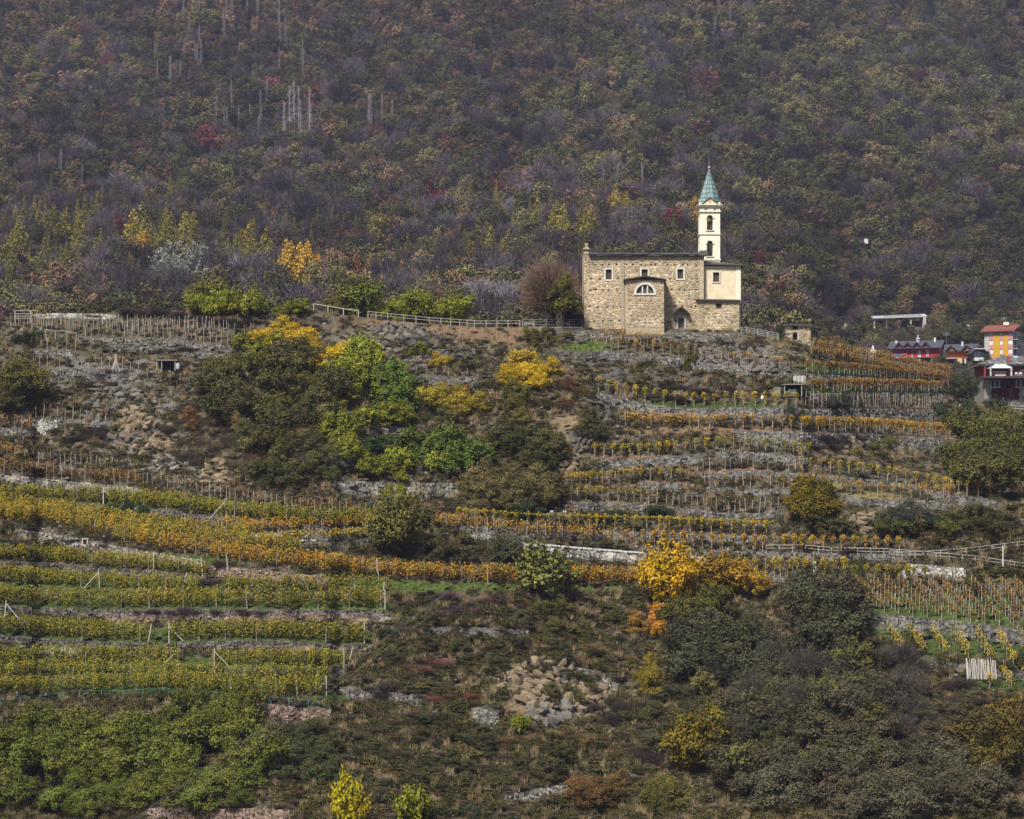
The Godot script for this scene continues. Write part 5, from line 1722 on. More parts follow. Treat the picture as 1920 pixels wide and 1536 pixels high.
func build_plants() -> void:
	var kinds := {"bush": 3, "fine": 3, "tree": 3, "brush": 3, "hazel": 3, "mat": 2, "column": 1, "big_leaf": 1}
	for t in THICKETS:
		var group: String = t[10].split(" in ")[0].split(" at ")[0].split(" on ")[0].split(" below ")[0] + " plants"
		for i in t[4]:
			var a := TAU * rng.randf()
			var q := sqrt((i + 0.5) / t[4])
			var u: float = t[0] + cos(a + i * 2.4) * q * t[2] if t[4] > 1 else t[0]
			var v: float = t[1] + sin(a + i * 2.4) * q * t[3] if t[4] > 1 else t[1]
			var size := rand(0.72, 1.25)
			var shape: String = t[7] + str(rng.randi() % int(kinds[t[7]]))
			var c: Color = t[8]
			var stem := ""
			if t[7] in ["tree", "big_leaf", "hazel"]: stem = "trunk%d" % (i % 2)
			elif t[7] in ["bush", "fine"]: stem = "stems%d" % (i % 2)
			var said: String = ["deeper toned ", "", "lighter toned ", "brightest toned "][i % 4] + ("small " if size < 0.88 else ("large " if size > 1.1 else "")) + t[10] if t[4] > 3 else t[10]
			if said.split(" ").size() > 16: said = t[10]
			plant(t[9], on_hill(u, v), t[5] * size, t[6] * size * rand(0.88, 1.15), shape, tone_step(c, i), said, t[11], group, stem, pale_wood if t[7] == "hazel" else null)
	# trees behind the crest
	for q in [[385, 600, 8.4, 8.0, OLIVE * 1.1, "olive tree behind the skyline lime shrubs"], [675, 604, 8.6, 8.4, Color(0.115, 0.13, 0.02), "bright olive round tree behind the rail fence"], [735, 610, 6.2, 5.0, LIME, "lime tree behind the rail fence next to the round one"], [785, 614, 7.6, 7.0, LIME * 0.9, "lime tree behind the middle of the rail fence"], [850, 616, 6.8, 6.0, LIME, "lime tree behind the dip of the rail fence"], [640, 602, 5.0, 5.4, OLIVE, "olive shrub left of the bright round tree"]]:
		for i in 3:
			plant("crest_tree", seen(q[0] + rand(-14, 14), q[1] + 8, 372.0 + rand(0, 5)), q[2] * rand(0.7, 1.0), q[3] * rand(0.8, 1.1), "tree%d" % (i % 3), tone_step(q[4], i), q[5], "tree", "trees behind the crest", "trunk%d" % (i % 2))
	# dark tree with a pale trunk beside the house garden
	for q in [[1805, 752, 5.2, 6.0], [1793, 748, 3.6, 4.4], [1822, 746, 3.4, 5.2]]:
		plant("evergreen_tree", on_hill(q[0], q[1] + 10), q[2], q[3], "tree1", Color(0.045, 0.055, 0.026), "dark glossy tree with a pale trunk at the garden edge left of the stone house", "tree", "garden trees", "trunk0", pale_wood)
	plant("cypress", seen(1853, 700, 640), 20.0 * 0.141, 44.0 * 0.141, "column0", Color(0.028, 0.045, 0.018), "dark clipped cypress between the orange house and the yellow block", "cypress", "", "pole")
	# outcrops of bare rock
	var rocks := [
		[745, 634, 7.5, 2.6, "pale", "grey slabby outcrop on the skyline left of the brown hollow"], [790, 648, 6.0, 2.2, "grey", "grey outcrop right below the skyline slabs"], [700, 655, 5.0, 1.8, "grey", "low grey outcrop beside the yellow shrubs"], [860, 675, 5.5, 2.0, "grey", "small grey outcrop below the brown hollow"], [740, 690, 5.0, 2.0, "grey", "grey outcrop above the wired posts"],
		[1425, 690, 6.0, 3.4, "pale", "big pale rock face right below the church"], [1335, 680, 5.0, 2.6, "pale", "pale rock face behind the amber vines"], [1385, 668, 6.5, 1.8, "grey", "long grey rock under the church railing"], [1462, 696, 3.5, 1.6, "grey", "grey rock below the ruined hut"],
		[235, 745, 9.0, 3.6, "pale", "broad pale rock ledge on the left slope"], [190, 775, 5.0, 2.6, "grey", "cracked grey rock on the left slope"], [255, 805, 5.5, 3.4, "buff", "buff cliff block left of the thicket"], [290, 850, 5.0, 3.0, "buff", "lower buff cliff block left of the thicket"], [240, 830, 4.5, 1.6, "pale", "slanting pale slab on the left slope"], [315, 880, 5.0, 2.0, "white", "white slab at the foot of the left cliff"], [410, 900, 5.0, 3.0, "buff", "brownish rock at the foot of the thicket"],
		[1060, 880, 3.6, 4.6, "buff", "tan cliff at the left end of the yellow terraces"], [1040, 850, 3.0, 3.4, "buff", "upper tan cliff beside the ivy"], [1085, 840, 3.4, 3.0, "grey", "grey rock right of the tan cliff"], [1150, 720, 4.5, 2.4, "grey", "grey rock at the left end of the golden vines"], [1130, 775, 5.0, 2.2, "grey", "grey outcrop left of the dense orange vines"],
		[1015, 1310, 9.0, 5.5, "buff", "buff cliff in the middle of the lower slope"], [960, 1290, 5.0, 3.4, "buff", "left shoulder of the buff cliff"], [1110, 1330, 6.5, 3.4, "buff", "right foot of the buff cliff"], [1040, 1350, 7.0, 2.6, "pale", "pale foot of the buff cliff"],
		[720, 1185, 2.4, 1.9, "white", "white boulder at the end of the vine terrace"], [660, 1182, 4.0, 1.6, "buff", "buff rocks left of the white boulder"], [1610, 990, 5.0, 2.2, "buff", "buff bank of earth under the right terraces"], [1595, 848, 3.5, 2.2, "buff", "tan rock in the hollow between the right terraces"], [1620, 850, 3.0, 2.0, "grey", "grey brown rock in the hollow between the right terraces"], [1010, 636, 2.2, 1.6, "pale", "pale boulder below the church terrace"], [990, 668, 1.0, 1.0, "white", "small white boulder above the golden bank"], [1220, 1310, 2.0, 1.2, "pale", "pale stone right of the buff cliff"], [668, 935, 3.0, 2.0, "pale", "pale boulder right of the olive trees"], [1405, 1315, 1.0, 1.0, "buff", "single buff stone in the dark wood"]]
	for r in rocks:
		var o := thing("rock_outcrop", on_hill(r[0], r[1]), r[5], "rock", "bare rocks on the hill")
		var c: Color = {"pale": Color(0.29, 0.268, 0.24), "grey": Color(0.19, 0.178, 0.163), "buff": Color(0.40, 0.315, 0.21), "white": Color(0.43, 0.41, 0.37)}[r[4]]
		var m := worn(c, 0.95, 0.9, grain, 1.0)
		var at := on_hill(r[0], r[1])
		var px := FOCAL / -at.z
		var n := clampi(int(r[2] * r[3] * 1.6), 1, 60)
		var dip := rand(-0.45, -0.1)
		for i in n:
			var q := Vector2.ZERO
			if n > 2: q = Vector2(cos(i * 2.4), sin(i * 2.4)) * sqrt((i + 0.5) / n) * Vector2(r[2], r[3]) * 0.5 + Vector2(rand(-0.3, 0.3), rand(-0.15, 0.15))
			var f := 1.0 if n > 2 else 1.5
			var p := on_hill(r[0] + q.x * px, r[1] - (q.y + 0.3 * r[3]) * px) - at
			var b := part(o, "rock_face", crowns["rock%d" % (rng.randi() % 5)], m if rng.randf() < 0.6 else worn(c * rand(0.6, 1.3), 0.95, 0.9, grain, 1.0))
			var tilt := Basis(Vector3.BACK, dip + rand(-0.3, 0.3)) * Basis(Vector3.RIGHT, rand(-0.3, 0.5)) * Basis(Vector3.UP, rand(-0.6, 0.6))
			b.transform = Transform3D(tilt * Basis.from_scale(Vector3(minf(rand(0.6, 1.9) * f, r[2] * 1.2), minf(rand(0.45, 1.4) * f, r[3] * 1.2), rand(1.0, 1.9))) * Basis(Vector3.UP, rand(0, TAU)), p)

func tone_step(c: Color, i: int) -> Color:
	var f: float = [0.8, 0.95, 1.1, 1.28][i % 4]
	return Color(c.r * f * (1.06 if i % 3 == 0 else 0.97), c.g * f, c.b * f)

# ---- the wooded mountainside ------------------------------------------------------------------------------------------
func build_forest() -> void:
	var sorts := {}
	for key in ["wood0", "wood1", "wood2", "open0", "open1", "bare0", "bare1", "bare2", "larch0", "larch1", "spire0"]: sorts[key] = [[], []]
	var lone := 0
	var d := 425.0
	while d < 1640.0:
		var gap := 3.0 + d * 0.0019
		var x := -0.28 * d
		while x < 0.28 * d:
			var xx := x + rand(-2.2, 2.2)
			var dd := d + rand(-2.6, 2.6)
			x += gap * rand(0.8, 1.2)
			var u := MID + xx * FOCAL / dd
			var v := row_of(u, dd)
			var crest := line_at(CREST, u)
			if v - 46 * 500.0 / dd > crest + 40 or v < -110: continue
			var low := clearing(u, v)
			var hides := false
			for q in kept_free:
				if absf(u - q[0]) < q[2] and v > q[1] - 3.0 and v < q[1] + q[3]:
					hides = true
					break
			if hides and rng.randf() < 0.85: continue
			var p := on_mountain(u, v)
			if low and rng.randf() < (0.85 if u > 1650 and v > 650 else 0.25): continue
			var mix := patches.get_noise_2d(u * 0.35, v * 0.55)
			var fine := relief.get_noise_2d(u * 0.7 + 500, v * 1.1)
			var r := rng.randf()
			var c: Color
			var key := "wood%d" % (rng.randi() % 3)
			var tall := 5.0 + 8.5 * pow(rng.randf(), 2.0) if v < 590 or u < 1500 else rand(4.5, 8.0)
			var bare := 0.08 + 0.30 * smoothstep(0.0, 260.0, v) * (1.0 - smoothstep(1250.0, 1500.0, u) * 0.5) * clampf(0.5 + mix * 1.6, 0, 1)
			if v > 380 and v < 600 and u < 1250: bare += 0.12
			if r < bare:
				key = "bare%d" % (rng.randi() % 3)
				c = Color(0.095, 0.075, 0.096).lerp(Color(0.098, 0.078, 0.07), rng.randf())
				if rng.randf() < 0.08: c = Color(0.13, 0.12, 0.13)
			elif r < bare + 0.08 and u < 1300:
				key = "open%d" % (rng.randi() % 2)
				c = Color(0.165, 0.10, 0.055)
			else:
				if rng.randf() < 0.3: key = "open%d" % (rng.randi() % 2)
				c = Color(0.082, 0.080, 0.028).lerp(Color(0.135, 0.112, 0.048), clampf(0.5 + fine * 1.5, 0, 1))
				c = c.lerp(Color(0.055, 0.062, 0.026), clampf(rand(-0.5, 0.9), 0, 1))
				if rng.randf() < 0.10 + 0.28 * smoothstep(140.0, 20.0, v): c = Color(0.17, 0.105, 0.06)
				if u > 1000 and v < 350: c = c.lerp(Color(0.12, 0.115, 0.045), 0.4)
			if v > 380 and v < 590 and u < 1300 and rng.randf() < 0.13 + 0.2 * smoothstep(500.0, 100.0, u):
				key = "larch%d" % (rng.randi() % 2)
				c = Color(0.145, 0.118, 0.025).lerp(Color(0.085, 0.088, 0.025), rng.randf())
				tall = rand(9, 15)
			elif rng.randf() < 0.006 and v < 480:
				c = Color(0.12, 0.045, 0.045)
			elif rng.randf() < 0.01:
				key = "larch%d" % (rng.randi() % 2)
				c = Color(0.03, 0.042, 0.026)
				tall = rand(10, 15)
			if low:
				key = "wood%d" % (rng.randi() % 3)
				tall = rand(2.2, 4.2)
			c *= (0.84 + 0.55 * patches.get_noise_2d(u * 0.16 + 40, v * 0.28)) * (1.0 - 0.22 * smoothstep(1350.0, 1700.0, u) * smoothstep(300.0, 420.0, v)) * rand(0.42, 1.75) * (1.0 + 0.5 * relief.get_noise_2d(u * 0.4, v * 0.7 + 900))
			c.a = 1.0
			var wide := tall * rand(0.75, 1.1) * (0.45 if key.begins_with("larch") else 1.0)
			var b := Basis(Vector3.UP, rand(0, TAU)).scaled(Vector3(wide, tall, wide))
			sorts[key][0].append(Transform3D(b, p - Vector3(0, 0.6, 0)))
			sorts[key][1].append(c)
		d += gap
	var names := {"wood": "broadleaf_woodland", "open": "light_woodland", "bare": "leafless_woodland", "larch": "conifer_woodland", "spire": "dead_woodland"}
	var said := {"wood": "olive and brown broadleaf woods covering the mountainside", "open": "loose tawny woods covering the mountainside", "bare": "leafless purple grey woods covering the mountainside", "larch": "scattered larches and spruces in the mountain woods", "spire": "dead trees"}
	var white := leaf_white()
	for head in names:
		var holder: Node3D = null
		for key in sorts:
			if not key.begins_with(head) or sorts[key][0].is_empty(): continue
			if holder == null:
				holder = thing(names[head], Vector3.ZERO, said[head], "woodland")
				holder.set_meta("kind", "stuff")
			many(holder, "trees", crowns[key], white, sorts[key][0], sorts[key][1])

var kept_free := []

func build_standouts() -> void:
	# trees of the mountain that stand out one by one
	for q in STANDOUTS:
		for i in q[4]:
			var u: float = q[0] + (rand(-1, 1) * q[2] if q[4] > 1 else 0.0)
			var v: float = q[1] + (rand(-1, 1) * q[3] if q[4] > 1 else 0.0)
			var p := on_mountain(u, v)
			var px := -p.z / FOCAL
			var tall: float = q[5] * px * rand(0.85, 1.15) * (1.25 if q[7] != "dead" else 1.0)
			kept_free.append([u, v, q[5] * (0.0 if q[7] == "dead" else q[6] * 0.3) + (3.0 if q[7] == "dead" else 8.0), q[5] * (0.3 if q[7] == "dead" else 0.75)])
			var wide: float = tall * q[6]
			var style: String = q[7]
			var m: Material = wood
			if style == "dead":
				var o := thing(q[9], p, q[10], "dead tree", "dead trees in the mountain woods")
				var t := part(o, "trunk", crowns["pole"], leaves_of(q[8]))
				t.transform = Transform3D(Basis(Vector3.BACK, rand(-0.07, 0.07)).scaled(Vector3(8.0 * rand(0.7, 1.2), tall, 8.0)), Vector3.ZERO)
				var b := part(o, "branch", crowns["spire%d" % (i % 2)], leaves_of(q[8] * 0.75), Vector3.ZERO, "stuff")
				b.transform = Transform3D(Basis(Vector3.UP, rand(0, TAU)).scaled(Vector3(tall * 0.32, tall * 0.97, tall * 0.32)), Vector3.ZERO)
				told[o] = q[10]
			else:
				plant(q[9], p, wide, tall, style + str(i % (2 if style == "larch" else 3)), tone_step(q[8], i), q[10], "tree", q[10].split(" in ")[0].split(" on ")[0] + " trees", "pole" if style == "larch" else "trunk0", wood)

const LARCH_GOLD := Color(0.46, 0.28, 0.03)
const LARCH_OLIVE := Color(0.21, 0.18, 0.03)
const CRIMSON := Color(0.20, 0.04, 0.05)
const DEAD_GREY := Color(0.33, 0.30, 0.31)
# u, v of the foot | spread | how many | height in rows | width to height | crown | colour | name | label
var STANDOUTS := [
	[565, 535, 40, 8, 9, 66, 0.84, "larch", LARCH_GOLD, "larch_tree", "golden larch in the row above the middle of the skyline"],
	[668, 532, 4, 4, 1, 50, 0.9, "larch", Color(0.32, 0.15, 0.04), "larch_tree", "orange larch left of the pair above the round crest tree"],
	[705, 532, 14, 4, 3, 58, 0.84, "larch", LARCH_OLIVE * 1.15, "larch_tree", "yellow green larch above the round crest tree"],
	[258, 470, 14, 8, 4, 66, 0.9, "larch", LARCH_OLIVE, "larch_tree", "olive larch in the tall clump on the left of the mountain foot"],
	[268, 500, 6, 4, 2, 60, 0.9, "larch", LARCH_GOLD * 0.9, "larch_tree", "golden larch at the front of the left clump"],
	[90, 490, 90, 40, 15, 58, 0.84, "larch", LARCH_OLIVE * 0.8, "larch_tree", "dull olive larch at the far left of the mountain foot"],
	[330, 475, 50, 24, 12, 56, 0.84, "larch", LARCH_OLIVE * 0.85, "larch_tree", "olive larch right of the left clump"],
	[480, 490, 60, 20, 10, 52, 0.9, "larch", LARCH_OLIVE * 0.9, "larch_tree", "olive larch above the golden row"],
	[705, 470, 10, 5, 2, 54, 0.6, "wood", Color(0.2, 0.165, 0.04), "yellow_tree", "yellow green tree on the slope above the crest trees"],
	[1060, 440, 60, 20, 8, 52, 0.9, "larch", LARCH_OLIVE, "larch_tree", "olive larch on the slope above the church tree"],
	[1145, 410, 4, 3, 1, 48, 0.84, "larch", Color(0.36, 0.17, 0.03), "larch_tree", "bright orange larch above the nave roof"],
	[1175, 420, 30, 16, 5, 50, 0.9, "larch", LARCH_OLIVE * 1.1, "larch_tree", "yellow olive larch above the nave roof"],
	[1310, 440, 12, 20, 3, 54, 0.84, "larch", LARCH_GOLD * 0.8, "larch_tree", "golden larch behind the bell tower"],
	[900, 480, 60, 24, 7, 46, 0.9, "larch", LARCH_OLIVE * 0.9, "larch_tree", "olive larch on the slope right of the middle"],
	[625, 482, 3, 3, 1, 26, 1.1, "wood", Color(0.36, 0.03, 0.06), "red_tree", "bright crimson bush above the golden larches"],
	[220, 440, 6, 4, 2, 34, 0.9, "wood", CRIMSON * 0.8, "red_tree", "crimson tree beside the left larch clump"],
	[375, 280, 30, 12, 4, 36, 1.0, "open", Color(0.17, 0.045, 0.05), "red_tree", "dark red tree high on the left of the mountain"],
	[925, 370, 12, 8, 2, 34, 1.0, "open", CRIMSON * 0.7, "red_tree", "wine red tree on the middle of the mountain"],
	[600, 200, 30, 12, 3, 34, 1.0, "open", Color(0.17, 0.05, 0.05), "red_tree", "dull red tree under the tall dead trunks"],
	[815, 392, 20, 10, 3, 34, 1.0, "open", CRIMSON * 0.7, "red_tree", "wine red tree on the slope left of the church"],
	[135, 560, 40, 8, 5, 32, 1.0, "open", Color(0.16, 0.04, 0.05), "red_tree", "dark red bush behind the left end of the stakes"],
	[295, 562, 8, 4, 2, 36, 0.9, "open", CRIMSON * 0.9, "red_tree", "red bush behind the middle of the stakes"],
	[1235, 440, 30, 10, 4, 34, 1.1, "wood", CRIMSON * 0.75, "red_tree", "wine red tree just above the nave roof"],
	[1190, 390, 6, 4, 1, 30, 1.0, "wood", CRIMSON, "red_tree", "crimson tree above the bright orange larch"],
	[1420, 510, 10, 10, 2, 32, 1.0, "wood", CRIMSON * 0.7, "red_tree", "wine red tree right of the choir"],
	[1330, 170, 10, 6, 2, 34, 1.0, "open", Color(0.17, 0.06, 0.05), "red_tree", "dull red tree high above the spire"],
	[350, 545, 44, 16, 14, 64, 0.8, "open", Color(0.195, 0.195, 0.16), "grey_tree", "pale grey green tree behind the skyline lime shrubs"],
	[950, 596, 120, 8, 15, 56, 0.9, "bare", Color(0.25, 0.21, 0.24), "grey_tree", "pale leafless tree left of the round church tree"],
	[1080, 195, 8, 6, 2, 44, 0.6, "larch", Color(0.022, 0.034, 0.026), "dark_spruce", "dark spruce on the middle of the mountain"],
	[1165, 180, 8, 6, 2, 40, 0.6, "larch", Color(0.024, 0.036, 0.026), "dark_spruce", "dark spruce right of the middle of the mountain"],
	[1720, 25, 60, 14, 3, 40, 0.6, "larch", Color(0.026, 0.038, 0.024), "dark_spruce", "dark spruce near the top right of the mountain"],
	[310, 260, 10, 14, 2, 50, 0.5, "larch", Color(0.03, 0.045, 0.032), "dark_spruce", "dark spruce among the grey trunks on the left"],
	[460, 100, 120, 60, 16, 66, 0.1, "dead", DEAD_GREY * 0.8, "dead_tree", "tall grey dead trunk in the upper left of the mountain"],
	[565, 250, 40, 30, 7, 84, 0.1, "dead", DEAD_GREY * 1.15, "dead_tree", "pale leaning dead trunk in the upper middle left"],
	[710, 250, 26, 20, 6, 64, 0.1, "dead", DEAD_GREY, "dead_tree", "pale dead trunk right of the leaning ones"],
	[440, 250, 60, 30, 10, 66, 0.1, "dead", DEAD_GREY * 0.8, "dead_tree", "grey dead trunk on the middle left of the mountain"],
	[330, 160, 50, 40, 8, 60, 0.1, "dead", DEAD_GREY * 0.75, "dead_tree", "grey dead trunk high on the left"],
	[110, 340, 50, 20, 6, 50, 0.1, "dead", DEAD_GREY * 0.7, "dead_tree", "grey dead trunk at the far left"],
	[470, 40, 60, 30, 6, 60, 0.1, "dead", DEAD_GREY * 0.8, "dead_tree", "grey dead trunk at the very top of the slope"],
	[1355, 60, 30, 30, 3, 50, 0.1, "dead", DEAD_GREY * 0.7, "dead_tree", "thin dead trunk high above the spire"],
	[1140, 350, 60, 30, 6, 48, 0.1, "dead", DEAD_GREY * 0.8, "dead_tree", "pale dead trunk on the slope above the nave"],
	[1230, 350, 30, 14, 4, 52, 0.1, "dead", DEAD_GREY * 0.85, "dead_tree", "pale dead trunk just left of the spire"],
]

func clearing(u: float, v: float) -> bool:  # where houses stand
	for q in [[1560, 606, 1604, 660], [1628, 600, 1752, 652], [1660, 640, 1840, 775], [1812, 640, 1970, 780], [1770, 604, 1840, 640]]:
		if u > q[0] and u < q[2] and v > q[1] and v < q[3]: return true
	return false

func row_of(u: float, d: float) -> float:
	var low := -420.0
	var high := 880.0
	for i in 14:
		var m := (low + high) / 2
		if mountain_depth(u, m) > d: low = m
		else: high = m
	return low

# ---- grass, loose stones and low growth ------------------------------------------------------------------------------
func build_cover() -> void:
	var lots := {"dry_grass": [[], []], "low_brush": [[], []], "loose_stones": [[], []], "leafy_undergrowth": [[], []]}
	for i in 64000:
		var u := rand(-60, 1980)
		var v := rand(580, 1570)
		var top := line_at(CREST, u)
		if v < top + 1 or on_wall(u, v) or on_wall(u, v - 6) and rng.randf() < 0.6: continue
		var k := patches.get_noise_2d(u * 1.5 + 70, v * 2.0)
		var ground := soil(u, v)
		var p := on_hill(u, v)
		var green := ground.g / maxf(ground.r, 0.001)
		var r := rng.randf()
		var f := rand(0.7, 1.35)
		if green > 1.12:
			if r < 0.75: put(lots["dry_grass"], p, rand(0.35, 0.7), rand(0.14, 0.3), Color(0.075, 0.115, 0.022) * f)
		elif ground.r > 0.26:
			if r < 0.35: put(lots["dry_grass"], p, rand(0.4, 0.8), rand(0.12, 0.3), Color(0.27, 0.18, 0.10) * f)
		elif r < 0.5:
			var c := Color(0.25, 0.19, 0.105).lerp(Color(0.085, 0.085, 0.042), clampf(0.45 + k * 3.0, 0, 1))
			put(lots["dry_grass"], p, rand(0.5, 1.1), rand(0.3, 0.8) * (1.6 if k < -0.08 else 1.0), c * f)
		elif r < 0.72:
			put(lots["low_brush"], p, rand(0.8, 1.8), rand(0.4, 0.9), Color(0.095, 0.074, 0.062).lerp(Color(0.13, 0.08, 0.05), clampf(k * 3, 0, 1)) * f)
		elif r < 0.76 + 0.08 * smoothstep(1100.0, 900.0, v):
			put(lots["loose_stones"], p + Vector3(0, 0.05, 0), rand(0.25, 0.7), rand(0.15, 0.4), Color(0.17, 0.16, 0.145) * f)
		elif v > 640:
			put(lots["leafy_undergrowth"], p, rand(0.9, 2.0), rand(0.5, 1.0), Color(0.07, 0.072, 0.025).lerp(Color(0.15, 0.12, 0.04), clampf(k * 2.5, 0, 1)) * f)
	var white := leaf_white()
	var say := {"dry_grass": ["dry and green grass tufts all over the hill", "grass0"], "low_brush": ["low bare brush all over the hill", "brush0"], "loose_stones": ["loose grey stones strewn over the hill", "stone0"], "leafy_undergrowth": ["low leafy undergrowth on the hill", "under"]}
	crowns["under"] = crown_shape("mat", 160, 0.12, 150)
	rng.seed = 99
	for key in lots:
		var holder := thing(key, Vector3.ZERO, say[key][0], "ground cover")
		holder.set_meta("kind", "stuff")
		many(holder, "tufts" if key != "loose_stones" else "stones", crowns[say[key][1]], white if key != "loose_stones" else stone_paint(), lots[key][0], lots[key][1])

func on_wall(u: float, v: float) -> bool:
	var top := line_at(CREST, u)
	var i := clampi(roundi((u + 400.0) / 8.0), 0, HU - 1)
	var j := clampi(roundi((v - top) / (FOOT - top) * (HV - 1)), 0, HV - 1)
	return walled[i * HV + j] == 1

func put(lot: Array, p: Vector3, wide: float, tall: float, c: Color) -> void:
	c.a = 1.0
	lot[0].append(Transform3D(Basis(Vector3.UP, rand(0, TAU)).scaled(Vector3(wide, tall, wide)), p - Vector3(0, 0.04, 0)))
	lot[1].append(c)

# ---- fences, poles and small things -----------------------------------------------------------------------------------
# posts at the given points, rails between their neighbours
func rail_fence(called: String, label: String, category: String, pts: Array[Vector3], tall: float, rails: Array, post_r: float, rail_r: float, m: Material, group := "") -> Node3D:
	var o := thing(called, pts[0], label, category, group)
	var s := Shape.new()
	s.tube(Vector3(0, -0.2, 0), Vector3(0, tall, 0), post_r, post_r * 0.9, 6)
	var one := s.mesh()
	for p in pts: part(o, "post", one, m, p - pts[0])
	for y in rails:
		for i in pts.size() - 1:
			var r := Shape.new()
			r.tube(pts[i] - pts[0] + Vector3(0, tall * y, 0), pts[i + 1] - pts[0] + Vector3(0, tall * y, 0), rail_r, rail_r, 5)
			part(o, "rail", r.mesh(), m)
	return o

func boxes(of: Node3D, called: String, m: Material, list: Array, kind := "") -> MeshInstance3D:
	var s := Shape.new()
	for b in list: s.box(b[0], b[1])
	return part(of, called, s.mesh(), m, Vector3.ZERO, kind)

func build_small_structures() -> void:
	var grey_wood := worn(Color(0.42, 0.39, 0.35), 0.9, 1.2, blotch)
	var white_wood := worn(Color(0.62, 0.60, 0.56), 0.8, 1.2, blotch)
	var steel := worn(Color(0.50, 0.51, 0.52), 0.5, 1.2, blotch)
	var concrete := worn(Color(0.44, 0.43, 0.40), 0.95, 0.35, blotch)
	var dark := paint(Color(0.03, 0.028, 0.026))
	var white := worn(Color(0.72, 0.70, 0.67), 0.8, 0.8, blotch)
	# rail fence along the skyline
	var pts: Array[Vector3] = []
	for u in [588, 615, 644, 672]: pts.append(on_hill(u, line_at(CREST, u)))
	rail_fence("rail_fence", "white two rail fence at the left end of the brown hollow on the skyline", "fence", pts, 0.95, [0.92], 0.07, 0.05, white_wood)
	pts = []
	for u in [690, 705, 727, 757, 780, 805, 827, 845, 862, 876, 890, 912, 932, 953, 975]: pts.append(on_hill(u, line_at(CREST, u)))
	rail_fence("rail_fence", "grey two rail wooden fence round the dip of the skyline", "fence", pts, 1.0, [0.9, 0.5], 0.07, 0.045, grey_wood)
	# railings of the church terrace
	pts = []
	for u in [979.6, 1001.4, 1024, 1046, 1068, 1091.5]: pts.append(seen(u, 612.5, 351.1))
	rail_fence("railing", "pale metal railing on the church terrace left of the nave", "railing", pts, 1.02, [0.98, 0.66, 0.3], 0.045, 0.022, steel)
	pts = []
	for q in [[1390, 624.5], [1400.5, 626], [1421, 629], [1440, 633], [1459, 637]]: pts.append(on_hill(q[0], q[1] + 1))
	rail_fence("railing", "grey metal railing descending from the church to the ruined hut", "railing", pts, 0.98, [0.97, 0.7, 0.45, 0.2], 0.06, 0.025, steel)
	pts = []
	for q in [[1523, 651], [1532, 655], [1541, 659]]: pts.append(on_hill(q[0], q[1]))
	rail_fence("railing", "short white railing right of the ruined hut", "railing", pts, 0.8, [0.96, 0.5], 0.05, 0.04, white_wood)
	# timber frame on the skyline
	var d := hill_depth(44, 606)
	var k := d / FOCAL
	var o := thing("timber_frame", seen(28, 606, d), "weathered timber frame with cross rails at the left end of the skyline", "frame")
	for x in [0.0, 30.0 * k]: boxes(o, "post", grey_wood, [[Vector3(x, 12 * k, 0), Vector3(0.14, 24 * k, 0.14)]])
	for y in [23.4, 17.5, 13.0, 9.0]: boxes(o, "rail", grey_wood, [[Vector3(15 * k, y * k, 0.02), Vector3(30 * k - 0.14, 0.09, 0.08)]])
	# small rail frame below it
	pts = []
	for q in [[86, 637], [104, 639], [125, 640], [143, 643]]: pts.append(on_hill(q[0], q[1]))
	rail_fence("rail_fence", "short grey rail fence at the fenced corner below the timber frame", "fence", pts, 1.5, [0.95], 0.06, 0.05, grey_wood)
	# plank shelter with a white barrel
	var b := on_hill(313, 697)
	k = -b.z / FOCAL
	o = thing("plank_shelter", b, "low plank roofed shelter on posts on the stony shelf", "shelter")
	boxes(o, "roof", grey_wood, [[Vector3(0, 21 * k, -0.6), Vector3(42 * k, 0.1, 2.6)]])
	for x in [-18, -9, 16]: boxes(o, "post", grey_wood, [[Vector3(x * k, 10 * k, 0.5), Vector3(0.12, 20 * k, 0.12)]])
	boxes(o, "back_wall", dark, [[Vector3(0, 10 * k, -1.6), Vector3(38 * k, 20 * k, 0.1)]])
	o = thing("barrel", on_hill(335, 694) + Vector3(0, 0, 0.9), "pale blue white barrel at the right end of the plank shelter", "barrel")
	var s := Shape.new()
	s.lathe(Vector3.ZERO, [[0.26, 0.0], [0.33, 0.1], [0.36, 0.45], [0.33, 0.85], [0.28, 0.95], [0.0, 0.97]], 12)
	part(o, "body", s.mesh(), worn(Color(0.55, 0.60, 0.62), 0.6, 1.0, blotch))
	s = Shape.new()
	s.lathe(Vector3(0, 0.97, 0), [[0.12, 0.0], [0.12, 0.08], [0.0, 0.08]], 8)
	part(o, "lid", s.mesh(), white)
	# tied stakes like a tent
	b = on_hill(217, 698)
	o = thing("stake_tent", b, "pale stakes leaning together like a tent on the stony shelf", "stakes")
	for i in 9:
		s = Shape.new()
		var a := i * 0.7
		s.tube(Vector3(cos(a) * 0.7, 0, sin(a) * 0.7), Vector3(cos(a) * -0.2, 2.5, sin(a) * -0.1), 0.04, 0.03, 5)
		part(o, "stake", s.mesh(), white_wood)
	# ruined stone hut
	d = 352.0
	k = d / FOCAL
	b = seen(1462.6, 648, d)
	o = thing("ruined_hut", b, "roofless looking small stone hut with a gap over its doorway right of the church", "hut")
	var w := 57.4 * k
	var h := 37.0 * k
	var holes := [[24.4 * k, 10.5 * k, 32.8 * k, 23.5 * k], [24.4 * k, 30.0 * k, 32.8 * k, h], [7.5 * k, 19.5 * k, 9.5 * k, 21.5 * k], [15.5 * k, 20.0 * k, 17.5 * k, 22.0 * k]]
	s = Shape.new()
	block(s, Vector3.ZERO, w, h, 4.0, holes, 0.45)
	part(o, "wall", s.mesh(), worn(Color(0.42, 0.34, 0.22), 0.95, 0.35, grain, 0.6))
